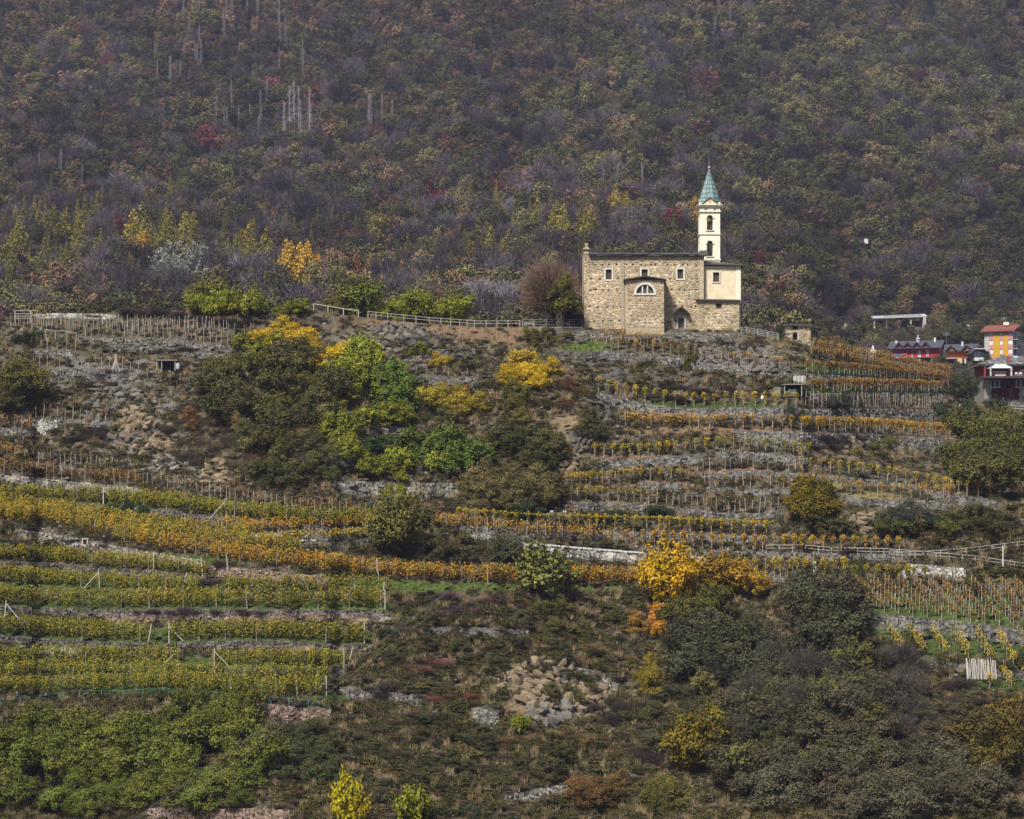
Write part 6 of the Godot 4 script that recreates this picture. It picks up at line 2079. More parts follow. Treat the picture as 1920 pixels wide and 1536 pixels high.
	s = Shape.new()
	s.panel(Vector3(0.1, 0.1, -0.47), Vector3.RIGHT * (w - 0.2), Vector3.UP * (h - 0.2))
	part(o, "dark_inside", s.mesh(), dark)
	s = Shape.new()
	rubble(s, Vector3.ZERO, Vector3.RIGHT, Vector3.UP, w, h, holes, BUFF, 0.9)
	rubble(s, Vector3(w, 0, 0), -Vector3.BACK, Vector3.UP, 4.0, h, [], BUFF, 0.9)
	part(o, "rubble_stones", s.mesh(), paint(Color(1, 1, 1), 0.92), Vector3.ZERO, "stuff")
	boxes(o, "door_post", worn(Color(0.6, 0.56, 0.48), 0.9, 0.6, blotch), [[Vector3(34.2 * k, 16 * k, 0.05), Vector3(0.22, 14 * k, 0.14)]])
	s = Shape.new()
	slabs(s, Vector3(-0.3, h - 0.02, 0.35), Vector3.RIGHT * (w + 0.6), Vector3(0, 0.35, -2.2), SLATE, 3, 0.7)
	part(o, "stone_slabs", s.mesh(), paint(Color(1, 1, 1), 0.9), Vector3.ZERO, "stuff")
	for i in 3: plant("ivy_mound", seen(1460 + i * 1.5, 640 - 8 * i, d - 0.5), 1.4, 2.0, "mat%d" % (i % 2), IVY * 1.2, "ivy climbing the left corner of the ruined stone hut", "ivy", "ivy on the ruined hut")
	# concrete walls under it
	for q in [[1444, 636, 1454, 646, "pale concrete block at the foot of the grey railing", "concrete_block"], [1457, 636, 1498, 652, "stained concrete wall under the ruined hut", "retaining_wall"], [1497, 646, 1523, 668, "tall stained concrete footing at the right corner of the ruined hut", "retaining_wall"]]:
		var p := seen(q[0], q[3], 349.5)
		o = thing(q[5], p, q[4], "wall")
		s = Shape.new()
		var ww: float = (q[2] - q[0]) * k
		var hh: float = (q[3] - q[1]) * k
		var slope := 0.0 if ww < 1.0 else -0.5
		s.quad(Vector3(0, -0.8, 0.1), Vector3(0, hh, 0), Vector3(ww, hh + slope, 0), Vector3(ww, -0.8, 0.1))
		s.quad(Vector3(0, hh, 0), Vector3(0, hh, -2), Vector3(ww, hh + slope, -2), Vector3(ww, hh + slope, 0))
		s.quad(Vector3(ww, -0.8, 0.1), Vector3(ww, hh + slope, 0), Vector3(ww, hh + slope, -2), Vector3(ww, -0.8, -2))
		s.quad(Vector3(0, -0.8, -2), Vector3(0, hh, -2), Vector3(0, hh, 0), Vector3(0, -0.8, 0.1))
		part(o, "wall", s.mesh(), concrete)
	# lean-to and pale boards
	b = on_hill(1486, 744)
	k = -b.z / FOCAL
	o = thing("lean_to", b, "low stone lean-to with a plank roof on the vine terrace", "shed")
	boxes(o, "roof", grey_wood, [[Vector3(0, 22.5 * k, 0), Vector3(38 * k, 0.09, 1.8)]])
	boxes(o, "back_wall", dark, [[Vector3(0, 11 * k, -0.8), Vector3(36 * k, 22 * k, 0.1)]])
	s = Shape.new()
	rubble(s, Vector3(-36 * k, 0, 0.5), Vector3.RIGHT, Vector3.UP, 13 * k, 17 * k, [], [STONE["white"], STONE["pale"]], 1.2)
	rubble(s, Vector3(-10 * k, 0, 0.5), Vector3.RIGHT, Vector3.UP, 16 * k, 14 * k, [], [STONE["grey"], STONE["pale"]], 1.2)
	part(o, "stone_wall", s.mesh(), stone_paint(), Vector3.ZERO, "stuff")
	for x in [-16, 16]: boxes(o, "post", grey_wood, [[Vector3(x * k, 11 * k, 0.7), Vector3(0.12, 22 * k, 0.12)]])
	o = thing("board_stack", on_hill(1488, 721) + Vector3(0, 0, 0.4), "upright pale boards standing above the plank lean-to", "boards")
	for i in 10: boxes(o, "board", [white_wood, white, grey_wood][i % 3], [[Vector3(0.17 * i, 0.55 + 0.03 * (i % 3), 0.04 * (i % 2)), Vector3(0.15, 1.15 + 0.1 * (i % 3), 0.04)]])
	o = thing("white_bag", on_hill(1429, 752) + Vector3(0, 0.2, 0.3), "small white bag hanging in the golden vines", "bag")
	s = Shape.new()
	s.lathe(Vector3.ZERO, [[0.0, 0.0], [0.16, 0.03], [0.2, 0.2], [0.17, 0.42], [0.06, 0.52], [0.0, 0.54]], 9)
	part(o, "sack", s.mesh(), paint(Color(0.8, 0.8, 0.8)))
	# wayside shrine
	b = on_hill(859, 976)
	k = -b.z / FOCAL
	o = thing("wayside_shrine", b, "little pink shrine with a pitched roof on a white base beside the golden vines", "shrine")
	s = Shape.new()
	pierced(s, Vector3(-17 * k, 0, 0), Vector3.RIGHT, Vector3.UP, 34 * k, 9 * k, [[20 * k, 0, 32 * k, 4.5 * k]], 0.4)
	s.panel(Vector3(17 * k, 0, 0), Vector3(0, 0, -1.5), Vector3.UP * 9 * k)
	part(o, "base", s.mesh(), white)
	boxes(o, "cornice", worn(Color(0.25, 0.24, 0.23), 0.9, 1, blotch), [[Vector3(0, 9.6 * k, -0.6), Vector3(37 * k, 0.09, 1.6)]])
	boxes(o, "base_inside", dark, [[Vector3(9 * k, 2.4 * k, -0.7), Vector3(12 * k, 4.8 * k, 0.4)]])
	var pink := worn(Color(0.62, 0.27, 0.20), 0.9, 1.0, blotch)
	s = Shape.new()
	pierced(s, Vector3(2.2 * k, 10.2 * k, -0.2), Vector3.RIGHT, Vector3.UP, 8.6 * k, 6 * k, [[2.8 * k, 0.6 * k, 5.8 * k, 5.0 * k]], 0.25)
	s.panel(Vector3(10.8 * k, 10.2 * k, -0.2), Vector3(0, 0, -0.6), Vector3.UP * 6 * k)
	s.panel(Vector3(2.2 * k, 10.2 * k, -0.8), Vector3(0, 0, 0.6), Vector3.UP * 6 * k)
	s.tri(Vector3(2.2 * k, 16.2 * k, -0.2), Vector3(6.5 * k, 19 * k, -0.2), Vector3(10.8 * k, 16.2 * k, -0.2))
	part(o, "niche", s.mesh(), pink)
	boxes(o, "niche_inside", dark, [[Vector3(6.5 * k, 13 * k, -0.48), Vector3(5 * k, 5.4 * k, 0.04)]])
	s = Shape.new()
	for g in [-1, 1]: s.box(Vector3(6.5 * k + g * 2.6 * k, 17.9 * k, -0.45), Vector3(6.6 * k, 0.06, 0.8), Basis(Vector3.BACK, -g * 0.56))
	part(o, "roof", s.mesh(), worn(Color(0.5, 0.2, 0.14), 0.9, 1.0, blotch))
	# pole with wires
	b = on_hill(1042, 1028)
	k = -b.z / FOCAL
	o = thing("utility_pole", b, "dark wooden utility pole behind the large leaved tree", "pole")
	s = Shape.new()
	s.tube(Vector3(0, -0.3, 0), Vector3(0, 78 * k, 0), 0.14, 0.11, 8)
	part(o, "shaft", s.mesh(), worn(Color(0.055, 0.042, 0.036), 0.9, 1.0, blotch))
	boxes(o, "crossarm", worn(Color(0.2, 0.19, 0.18), 0.8, 1.0, blotch), [[Vector3(0.2, 66 * k, 0.1), Vector3(34 * k, 0.1, 0.1)]])
	for x in [-9, -6, 15, 19]:
		s = Shape.new()
		s.lathe(Vector3(x * k, 66.5 * k, 0.1), [[0.08, 0.0], [0.12, 0.08], [0.09, 0.16], [0.13, 0.22], [0.0, 0.28]], 8)
		part(o, "insulator", s.mesh(), white)
	for q in [[-9.0, 258, 1530, 0], [-6.0, 264, 1532, 1], [15.0, 300, 1530, 2]]:
		var p := b + Vector3(q[0] * k, 67.5 * k, 0.1)
		var e := seen(q[1] - 120, q[2] + 86, 190.0)
		var wire := thing("overhead_wire", p, ["upper overhead wire slanting down the slope to the lower left", "middle overhead wire slanting down the slope to the lower left", "lower overhead wire slanting down the slope to the lower left"][q[3]], "wire", "overhead wires")
		s = Shape.new()
		s.tint = Color(0.22, 0.21, 0.20)
		for i in 24:
			var t0 := i / 24.0
			var t1 := (i + 1) / 24.0
			s.tube(p.lerp(e, t0) - p - Vector3(0, 1.6 * t0 * (1 - t0), 0), p.lerp(e, t1) - p - Vector3(0, 1.6 * t1 * (1 - t1), 0), 0.010, 0.010, 4, false)
		part(wire, "strand", s.mesh(), leaf_white())
	# culvert mouth and coping of the white lane wall
	o = thing("coping", on_hill(1010, 1021), "row of white coping stones on the lane wall", "coping")
	for i in 22:
		var u := 1012.0 + 9.4 * i
		var p := on_hill(u, line_at([985, 1020, 1100, 1030, 1216, 1039], u)) - o.position
		var c := boxes(o, "coping_stone", white, [[Vector3.ZERO, Vector3(0.55 + 0.04 * (i % 3), 0.2, 0.5)]])
		c.position = p + Vector3(0, 0.1, 0.2)
		c.rotation = Vector3(0, 0, -0.09)
	# fences of the lane
	var lane: Array = [1437, 1036, 1514, 1036, 1546, 1040, 1664, 1043, 1730, 1048, 1830, 1057, 1930, 1072]
	pts = []
	for i in 21:
		var u := 1437.0 + 24.5 * i
		pts.append(on_hill(u, line_at(lane, u)))
	rail_fence("lane_fence", "long grey rail fence along the lane at the lower right", "fence", pts, 0.95, [0.96, 0.55], 0.06, 0.045, worn(Color(0.46, 0.44, 0.41), 0.9, 1.0, blotch))
	pts = []
	for i in 12:
		var u := 1668.0 + 24.0 * i
		pts.append(on_hill(u, line_at([1660, 1046, 1700, 1050, 1806, 1043, 1960, 1024], u)))
	rail_fence("lane_fence", "upper grey rail fence climbing the ramp at the right edge", "fence", pts, 0.95, [0.96, 0.55], 0.06, 0.045, worn(Color(0.46, 0.44, 0.41), 0.9, 1.0, blotch))
	o = thing("tall_post", on_hill(1881, 1068), "tall white post standing in the fenced ramp", "post")
	s = Shape.new()
	s.tube(Vector3(0, -0.2, 0), Vector3(0, 2.9, 0), 0.09, 0.07, 8)
	part(o, "shaft", s.mesh(), white)
	o = thing("white_stump", on_hill(1528, 1085), "white painted stump under the yellow vine arbour", "post")
	s = Shape.new()
	s.lathe(Vector3.ZERO, [[0.24, 0.0], [0.2, 0.5], [0.24, 1.0], [0.17, 1.4], [0.13, 1.7], [0.2, 1.85], [0.16, 2.05], [0.0, 2.12]], 9)
	part(o, "trunk", s.mesh(), white)
	o = thing("water_tank", on_hill(1697, 1084), "small bluish white water tank by the white lane wall", "tank")
	boxes(o, "tank", worn(Color(0.6, 0.64, 0.66), 0.6, 1.0, blotch), [[Vector3(0, 0.45, 0.5), Vector3(0.8, 0.9, 0.7)]])
	boxes(o, "cap", white, [[Vector3(0, 0.94, 0.5), Vector3(0.3, 0.08, 0.3)]])
	# niche in the pale dry wall
	b = on_hill(160, 1021)
	o = thing("wall_niche", b + Vector3(0, 0, 0.25), "small square niche with a pale stone frame in the dry wall", "niche")
	for q in [[Vector3(-0.32, 0.3, 0), Vector3(0.16, 0.7, 0.2)], [Vector3(0.32, 0.3, 0), Vector3(0.16, 0.7, 0.2)], [Vector3(0, 0.72, 0.01), Vector3(0.86, 0.16, 0.22)], [Vector3(0, -0.1, 0.01), Vector3(0.86, 0.14, 0.22)]]: boxes(o, "frame_stone", worn(Color(0.55, 0.5, 0.42), 0.9, 1, blotch), [q])
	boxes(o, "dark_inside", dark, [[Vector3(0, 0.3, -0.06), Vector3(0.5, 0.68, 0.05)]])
	# brick trough between the vine bands
	b = on_hill(86, 952)
	o = thing("brick_cistern", b + Vector3(0, 0, 0.4), "low red brick cistern with a dark lid between the yellow vine bands", "cistern")
	for j in 4:
		for i in 10: boxes(o, "brick", worn(Color(0.32, 0.13, 0.085) * (0.8 + 0.1 * ((i + j) % 4)), 0.9, 1.0, blotch), [[Vector3(-1.25 + 0.27 * i + 0.12 * (j % 2), 0.07 + 0.13 * j, 0), Vector3(0.25, 0.11, 0.3)]])
	boxes(o, "lid", worn(Color(0.10, 0.085, 0.075), 0.9, 1, blotch), [[Vector3(0, 0.6, -0.3), Vector3(3.0, 0.09, 1.1)]])
	# green net fence at the lower left
	pts = []
	for q in [[0, 1322], [38, 1317], [75, 1314], [113, 1309], [149, 1304], [190, 1304], [231, 1305], [268, 1302], [307, 1300], [346, 1302], [386, 1306], [426, 1310], [466, 1314], [508, 1317], [542, 1320], [578, 1323], [618, 1332]]: pts.append(on_hill(q[0], q[1] + 6))
	var net := rail_fence("net_fence", "low fence of turquoise posts and dark netting under the lowest vines", "fence", pts, 0.95, [0.98], 0.05, 0.012, worn(Color(0.06, 0.36, 0.29), 0.6, 1.0, blotch))
	s = Shape.new()
	s.tint = Color(0.035, 0.045, 0.04)
	for i in pts.size() - 1:
		for j in 7: s.tube(pts[i] - pts[0] + Vector3(0, 0.1 + 0.12 * j, 0), pts[i + 1] - pts[0] + Vector3(0, 0.1 + 0.12 * j, 0), 0.008, 0.008, 3, false)
		for j in 20:
			var p := pts[i].lerp(pts[i + 1], j / 20.0) - pts[0]
			s.tube(p + Vector3(0, 0.05, 0), p + Vector3(0, 0.9, 0), 0.008, 0.008, 3, false)
	part(net, "netting", s.mesh(), leaf_white(), Vector3.ZERO, "stuff")
	# braced end posts in the vineyards: foot, lean, brace to the left or right
	for q in [[187, 1103, 0.06, -1, "braced white post leaning in the olive hedge"], [277, 1206, -0.2, 0, "white post leaning right at the gap in the olive hedge"], [317, 1206, 0.0, 1, "white post with a brace at the right side of the gap"], [331, 1252, -0.12, -1, "white post braced to the left below the brambly bank"], [402, 1254, 0.0, 1, "white post braced to the right below the brambly bank"], [8, 1162, -0.1, 1, "white braced post at the left edge"], [194, 946, 0.0, 1, "braced post in the yellow green hedge"], [425, 970, 0.1, -1, "braced pair of posts where the yellow bands meet"], [63, 981, 0.0, -1, "tall braced post at the left of the golden hedge"], [288, 1073, 0.0, 0, "white post at the end of the hedge under the niche wall"], [380, 1081, 0.08, 0, "white end post of the hedge under the niche wall"], [340, 1108, -0.3, 0, "white post leaning far right above the purple bramble"], [722, 1142, 0.0, 0, "white end post on the bright grass"], [717, 1128, -0.1, 0, "second white end post on the bright grass"], [683, 1206, 0.0, 0, "white end post beside the white boulder"], [645, 1258, 0.0, 0, "white end post of the brambly vine row"], [652, 1250, -0.25, 0, "slanting white end post of the brambly vine row"], [612, 1306, 0.0, 0, "white end post of the lowest hedge"], [428, 1075, 0.1, 0, "white post on the grass below the orange red vines"], [710, 1083, 0.1, 0, "white post in front of the orange red vines"]]:
		b = on_hill(q[0], q[1])
		o = thing("end_post", b, q[4], "post", "white end posts of the vine rows")
		s = Shape.new()
		var tip := Vector3(-sin(q[2]) * 2.3, cos(q[2]) * 2.3, 0.1)
		s.tube(Vector3(0, -0.2, 0), tip, 0.065, 0.055, 6)
		part(o, "post", s.mesh(), white_wood)
		if q[3] != 0:
			s = Shape.new()
			s.tube(tip * 0.85, Vector3(q[3] * 1.9, 0.0, 0.4), 0.045, 0.045, 5)
			part(o, "brace", s.mesh(), white_wood)
	# bundle of stakes leaning on the wall
	b = on_hill(1838, 1273)
	o = thing("stake_bundle", b, "big bundle of pale stakes leaning against the terrace wall", "stakes")
	k = -b.z / FOCAL
	for i in 34:
		s = Shape.new()
		var x := (-28 + 56.0 * i / 33) * k
		s.tube(Vector3(x + rand(-0.05, 0.05), 0, 0.9 + rand(-0.1, 0.2)), Vector3(x * 1.02 + rand(-0.12, 0.12), rand(2.0, 2.35), 0.2), 0.038, 0.034, 5)
		part(o, "stake", s.mesh(), [white_wood, grey_wood][i % 2])
	# steps rail and lawn rail by the stone house
	pts = []
	for q in [[1857, 790], [1873, 779], [1888, 768]]: pts.append(on_hill(q[0], q[1]))
	rail_fence("stair_rail", "pale slanting stair rail below the big dark round bush", "railing", pts, 1.0, [0.98, 0.45], 0.05, 0.05, white_wood)
	pts = []
	for q in [[1889, 768], [1905, 769], [1921, 770], [1940, 771]]: pts.append(on_hill(q[0], q[1]))
	rail_fence("garden_rail", "pale level rail at the right edge below the stone house", "railing", pts, 0.7, [0.98, 0.4], 0.05, 0.05, white_wood)
	pts = []
	for q in [[1799, 765], [1822, 766], [1845, 767]]: pts.append(on_hill(q[0], q[1]))
	rail_fence("garden_rail", "yellowish low rail on the small lawn left of the stone house", "railing", pts, 0.65, [0.98, 0.25], 0.05, 0.06, worn(Color(0.55, 0.52, 0.3), 0.9, 1, blotch))
	plant("yellow_shrub", on_hill(1840, 767), 1.2, 0.8, "bush0", YELLOW, "small bright yellow shrub at the end of the lawn rail", "shrub", "")

# ---- houses of the hamlet ---------------------------------------------------------------------------------------------
func house(called: String, label: String, u: float, v: float, d: float, yaw: float) -> Node3D:
	var o := thing(called, seen(u, v, d), label, "house")
	o.rotation.y = yaw
	return o

func antenna(of: Node3D, at: Vector3, size := 1.0) -> void:
	var s := Shape.new()
	s.tube(at, at + Vector3(0, 2.0 * size, 0), 0.035, 0.03, 5)
	for i in 5: s.tube(at + Vector3(-0.7 * size, (1.3 + 0.15 * i) * size, 0), at + Vector3(0.7 * size, (1.3 + 0.15 * i) * size, 0), 0.02, 0.02, 4)
	part(of, "antenna", s.mesh(), iron_paint())

func build_hamlet() -> void:
	var white := worn(Color(0.74, 0.73, 0.71), 0.8, 0.4, blotch)
	var glass := paint(Color(0.10, 0.11, 0.13), 0.15)
	var pane := paint(Color(0.60, 0.63, 0.67), 0.3)
	var dark := paint(Color(0.05, 0.05, 0.055))
	var concrete := worn(Color(0.42, 0.41, 0.39), 0.95, 0.3, blotch)
	var slate := worn(Color(0.075, 0.078, 0.10), 0.7, 0.5, blotch)
	# row house with four gables, red boarded
	var k := 690.0 / FOCAL
	var o := house("row_house", "row of red boarded houses under one dark roof with small gables", 1673, 672, 696, -0.30)
	var W := 88.0 * k
	var red := worn(Color(0.46, 0.035, 0.05), 0.7, 0.5, blotch)
	var H := 22.0 * k
	var wins := []
	for q in [[11, 1.5, 15.5, 7], [36, 1, 39, 9], [48, 1, 54, 13], [63.5, 3, 69, 15]]: wins.append([q[0] * k, q[1] * k, q[2] * k, q[3] * k])
	var s := Shape.new()
	block(s, Vector3.ZERO, W, H, 9.0, wins, 0.25)
	var body := part(o, "wall", s.mesh(), red)
	for i in 40:
		if i % 2: boxes(body, "board_batten", red, [[Vector3(W * (i + 0.5) / 40, 2.0, 9.0 * 0.0 + 0.02), Vector3(0.05, 3.2, 0.05)]]) if false else null
	for q in wins: window(o, Vector3(q[0], q[1], 0), q[2] - q[0], q[3] - q[1], 0.12, 0.0, white, white, 1)
	var posts := [18.0, 30.0, 44.0, 58.0, 72.0]
	s = Shape.new()
	s.quad(Vector3(-1.2, H - 0.5, 1.3), Vector3(-1.2, H + 1.9, -4.5), Vector3(W + 1.0, H + 1.9, -4.5), Vector3(W + 1.0, H - 0.5, 1.3))
	s.quad(Vector3(-1.2, H - 0.75, 1.3), Vector3(-1.2, H - 0.5, 1.3), Vector3(W + 1.0, H - 0.5, 1.3), Vector3(W + 1.0, H - 0.75, 1.3))
	s.quad(Vector3(W + 1.0, H + 1.9, -4.5), Vector3(-1.2, H + 1.9, -4.5), Vector3(-1.2, H - 0.5, -10), Vector3(W + 1.0, H - 0.5, -10))
	s.tri(Vector3(W, H - 0.3, 0), Vector3(W, H + 1.8, -4.5), Vector3(W, H - 0.3, -9))
	var roof := part(o, "roof", s.mesh(), slate)
	for x in [14.0, 30.0, 47.0, 64.0]:
		s = Shape.new()
		var c: float = x * k
		s.tri(Vector3(c - 1.0, H - 0.2, 0.9), Vector3(c, H + 0.9, 0.9), Vector3(c + 1.0, H - 0.2, 0.9))
		part(o, "gable_wall", s.mesh(), worn(Color(0.26, 0.03, 0.04), 0.8, 0.5, blotch))
		s = Shape.new()
		for g in [-1, 1]: s.box(Vector3(c + g * 0.62, H + 0.42, 0.2), Vector3(1.75, 0.14, 2.6), Basis(Vector3.BACK, -g * 0.83))
		part(roof, "gable_roof", s.mesh(), slate)
	for q in [[5.0, 2.2], [78.0, 2.8]]: boxes(roof, "chimney", white, [[Vector3(q[0] * k, H + q[1] - 0.9, -3.0), Vector3(0.5, 1.3, 0.5)]])
	s = Shape.new()
	s.lathe(Vector3(46 * k, H + 1.2, -3), [[0.6, 0], [0.55, 0.9], [0.7, 1.0], [0.25, 1.5], [0.25, 2.1], [0, 2.2]], 8)
	part(roof, "vent_turret", s.mesh(), worn(Color(0.42, 0.45, 0.52), 0.5, 1, blotch))
	antenna(roof, Vector3(46 * k, H + 3.2, -3), 1.3)
	antenna(roof, Vector3(98 * k, H + 1.2, -4), 1.5)
	boxes(o, "end_window", white, [[Vector3(W + 0.02, 1.6, -3.0), Vector3(0.1, 2.0, 1.0)]])
	boxes(o, "deck", worn(Color(0.12, 0.10, 0.10), 0.9, 0.5, blotch), [[Vector3(W * 0.62, -0.2, 1.6), Vector3(W * 0.8, 0.3, 3.6)]])
	for x in [0.62, 0.88]: boxes(o, "deck_pillar", concrete, [[Vector3(W * x, -1.7, 3.0), Vector3(0.45, 2.8, 0.45)]])
	boxes(o, "undercroft", dark, [[Vector3(W * 0.6, -2.2, -0.5), Vector3(W * 0.85, 3.6, 0.4)]])
	boxes(o, "balcony_cloth", worn(Color(0.05, 0.14, 0.50), 0.8, 1, blotch), [[Vector3(11 * k, 0.6, 1.9), Vector3(1.7, 1.0, 0.1)]])
	boxes(o, "railing", white, [[Vector3(14 * k, 0.1, 1.95), Vector3(4.5, 0.08, 0.06)], [Vector3(14 * k, 1.0, 1.75), Vector3(4.5, 0.08, 0.06)]])
	# orange house
	o = house("orange_house", "bright orange boarded house with a dark roof right of the red row", 1775, 672, 690, -0.25)
	var orange := worn(Color(0.72, 0.17, 0.012), 0.7, 0.5, blotch)
	W = 50.0 * k
	H = 17.0 * k
	s = Shape.new()
	block(s, Vector3.ZERO, W, H, 8.0, [[15 * k, 1.0, 17.5 * k, 2.3]], 0.2)
	part(o, "wall", s.mesh(), orange)
	window(o, Vector3(15 * k, 1.0, 0), 2.5 * k, 1.3, 0.1, 0, orange, glass, 0)
	boxes(o, "end_window", white, [[Vector3(W - 0.55, 1.3, 0.05), Vector3(0.5, 1.2, 0.1)]])
	s = Shape.new()
	s.quad(Vector3(-0.8, H - 0.5, 1.2), Vector3(-0.8, H + 1.7, -4), Vector3(W + 1.2, H + 1.7, -4), Vector3(W + 1.2, H - 0.5, 1.2))
	s.quad(Vector3(-0.8, H - 0.8, 1.2), Vector3(-0.8, H - 0.5, 1.2), Vector3(W + 1.2, H - 0.5, 1.2), Vector3(W + 1.2, H - 0.8, 1.2))
	roof = part(o, "roof", s.mesh(), slate)
	for x in [9.0, 38.0]:
		s = Shape.new()
		for g in [-1, 1]: s.box(Vector3(x * k + g * 0.75, H + 0.3, 0.3), Vector3(2.1, 0.15, 2.6), Basis(Vector3.BACK, -g * 0.75))
		part(roof, "gable_roof", s.mesh(), slate)
		s = Shape.new()
		s.tri(Vector3(x * k - 1.2, H - 0.5, 1.0), Vector3(x * k, H + 0.7, 1.0), Vector3(x * k + 1.2, H - 0.5, 1.0))
		part(o, "gable_wall", s.mesh(), worn(Color(0.5, 0.12, 0.02), 0.8, 0.5, blotch))
	boxes(roof, "chimney", white, [[Vector3(28 * k, H + 1.6, -2.6), Vector3(0.5, 1.3, 0.5)]])
	boxes(o, "balcony", concrete, [[Vector3(10 * k, -0.2, 1.2), Vector3(3.0, 0.25, 2.4)]])
	boxes(o, "basement", worn(Color(0.70, 0.52, 0.32), 0.9, 0.5, blotch), [[Vector3(22 * k, -1.5, 0.6), Vector3(15 * k, 2.7, 1.5)]])
	boxes(o, "basement_wall", dark, [[Vector3(32 * k, -1.4, -0.2), Vector3(30 * k, 2.4, 0.4)]])
	boxes(o, "pillar", white, [[Vector3(35 * k, -1.4, 1.0), Vector3(0.4, 2.4, 0.4)]])
	# grey chalet
	o = house("grey_chalet", "grey and white chalet with a steep roof left of the cypress", 1826, 676, 682, 0.0)
	s = Shape.new()
	block(s, Vector3.ZERO, 20 * k, 16 * k, 6, [[2 * k, 1.2, 5 * k, 2.8], [8 * k, 1.2, 11 * k, 2.8], [8 * k, 4.6 * 0.8, 13 * k, 5.6 * 0.8]], 0.2)
	part(o, "wall", s.mesh(), worn(Color(0.36, 0.38, 0.42), 0.9, 0.5, blotch))
	for q in [[2.0, 1.2], [8.0, 1.2]]: window(o, Vector3(q[0] * k, q[1], 0), 3 * k, 1.6, 0.1, 0, white, pane, 1)
	boxes(o, "balcony", white, [[Vector3(9 * k, 2.9 * 1.1, 0.9), Vector3(18 * k, 0.2, 1.8)], [Vector3(9 * k, 0.3, 0.9), Vector3(18 * k, 0.9, 0.2)]])
	s = Shape.new()
	for g in [-1, 1]: s.box(Vector3(10 * k + g * 1.25, 16 * k + 0.6, -2.4), Vector3(3.6, 0.2, 7.0), Basis(Vector3.BACK, -g * 0.68))
	part(o, "roof", s.mesh(), slate)
	# yellow block of flats
	k = 676.0 / FOCAL
	o = house("apartment_block", "four storey block of flats with yellow and pink stripes under a red roof", 1846, 690, 684, -0.42)
	W = 54.0 * k
	H = 70.0 * k
	var grey := worn(Color(0.50, 0.485, 0.46), 0.9, 0.3, blotch)
	var yellow := worn(Color(0.64, 0.37, 0.035), 0.9, 0.4, blotch)
	var rose := worn(Color(0.62, 0.27, 0.27), 0.9, 0.4, blotch)
	var cols := [[9.0, 16.5], [28.8, 35.0], [45.0, 53.0]]
	var hs := []
	for c in cols:
		for j in 4: hs.append([(c[0] + 0.6) * k, (9.0 + 17.2 * j) * k, (c[1] - 0.6) * k, (17.5 + 17.2 * j) * k])
	s = Shape.new()
	block(s, Vector3.ZERO, W, H, 11.0, hs, 0.3)
	part(o, "wall", s.mesh(), grey)
	for q in [[16.5, 28.8], [35.0, 45.0]]: boxes(o, "yellow_stripe", yellow, [[Vector3((q[0] + q[1]) / 2 * k, H / 2 - 0.3, 0.03), Vector3((q[1] - q[0]) * k, H - 0.6, 0.1)]])
	for c in cols:
		for j in 5:
			var y0 := 0.0 if j == 0 else (17.5 + 17.2 * (j - 1)) * k
			var y1: float = (9.0 + 17.2 * j) * k if j < 4 else H - 0.3
			if y1 > y0: boxes(o, "pink_panel", rose, [[Vector3((c[0] + c[1]) / 2 * k, (y0 + y1) / 2, 0.02), Vector3((c[1] - c[0]) * k, y1 - y0, 0.08)]])
	for q in hs: window(o, Vector3(q[0], q[1], 0), q[2] - q[0], q[3] - q[1], 0.12, 0.0, white, pane, 1)
	for j in 4: boxes(o, "window", glass, [[Vector3(W + 0.02, (13.0 + 17.2 * j) * k, -3.5), Vector3(0.08, 1.4, 1.0)]])
	for j in 3:
		var bal := boxes(o, "balcony", concrete, [[Vector3(W + 0.7, (24.0 + 17.2 * j) * k - 0.9, -2.2), Vector3(1.4, 0.2, 3.4)]])
		boxes(bal, "railing", paint(Color(0.10, 0.10, 0.11)), [[Vector3(W + 1.35, (24.0 + 17.2 * j) * k - 0.4, -2.2), Vector3(0.06, 0.9, 3.4)]])
	s = Shape.new()
	s.quad(Vector3(-0.8, H - 0.1, 1.0), Vector3(-0.8, H + 2.0, -5.5), Vector3(W + 0.8, H + 2.0, -5.5), Vector3(W + 0.8, H - 0.1, 1.0))
	s.quad(Vector3(-0.8, H - 0.4, 1.0), Vector3(-0.8, H - 0.1, 1.0), Vector3(W + 0.8, H - 0.1, 1.0), Vector3(W + 0.8, H - 0.4, 1.0))
	s.tri(Vector3(W + 0.01, H, 0), Vector3(W + 0.01, H + 1.8, -5.5), Vector3(W + 0.01, H, -11))
	roof = part(o, "roof", s.mesh(), worn(Color(0.23, 0.075, 0.06), 0.9, 0.6, blotch))
	boxes(roof, "chimney", white, [[Vector3(36 * k, H + 2.2, -4), Vector3(1.6, 0.9, 0.8)]])
	antenna(roof, Vector3(31 * k, H + 1.6, -4), 1.3)
	# long open shed
	k = 790.0 / FOCAL
	o = thing("open_shed", seen(1637, 616, 800), "long open shed with a pale roof and concrete columns on the wooded slope", "shed")
	o.rotation.y = 0.05
	W = 101.0 * k
	s = Shape.new()
	var e0 := Vector3(-0.3, 18.0 * k, 1.0)
	var e1 := Vector3(W + 0.3, 22.0 * k, 1.0)
	var r0 := Vector3(0.5, 25.0 * k, -7)
	var r1 := Vector3(W + 1.2, 30.0 * k, -7)
	var t := Vector3(0, 0.35, 0)
	s.quad(e0 + t, r0 + t, r1 + t, e1 + t)
	s.quad(e0, e0 + t, e1 + t, e1)
	s.quad(e1, e1 + t, r1 + t, r1)
	s.quad(e0, e1, r1, r0)
	roof = part(o, "roof", s.mesh(), worn(Color(0.48, 0.48, 0.50), 0.6, 0.3, blotch))
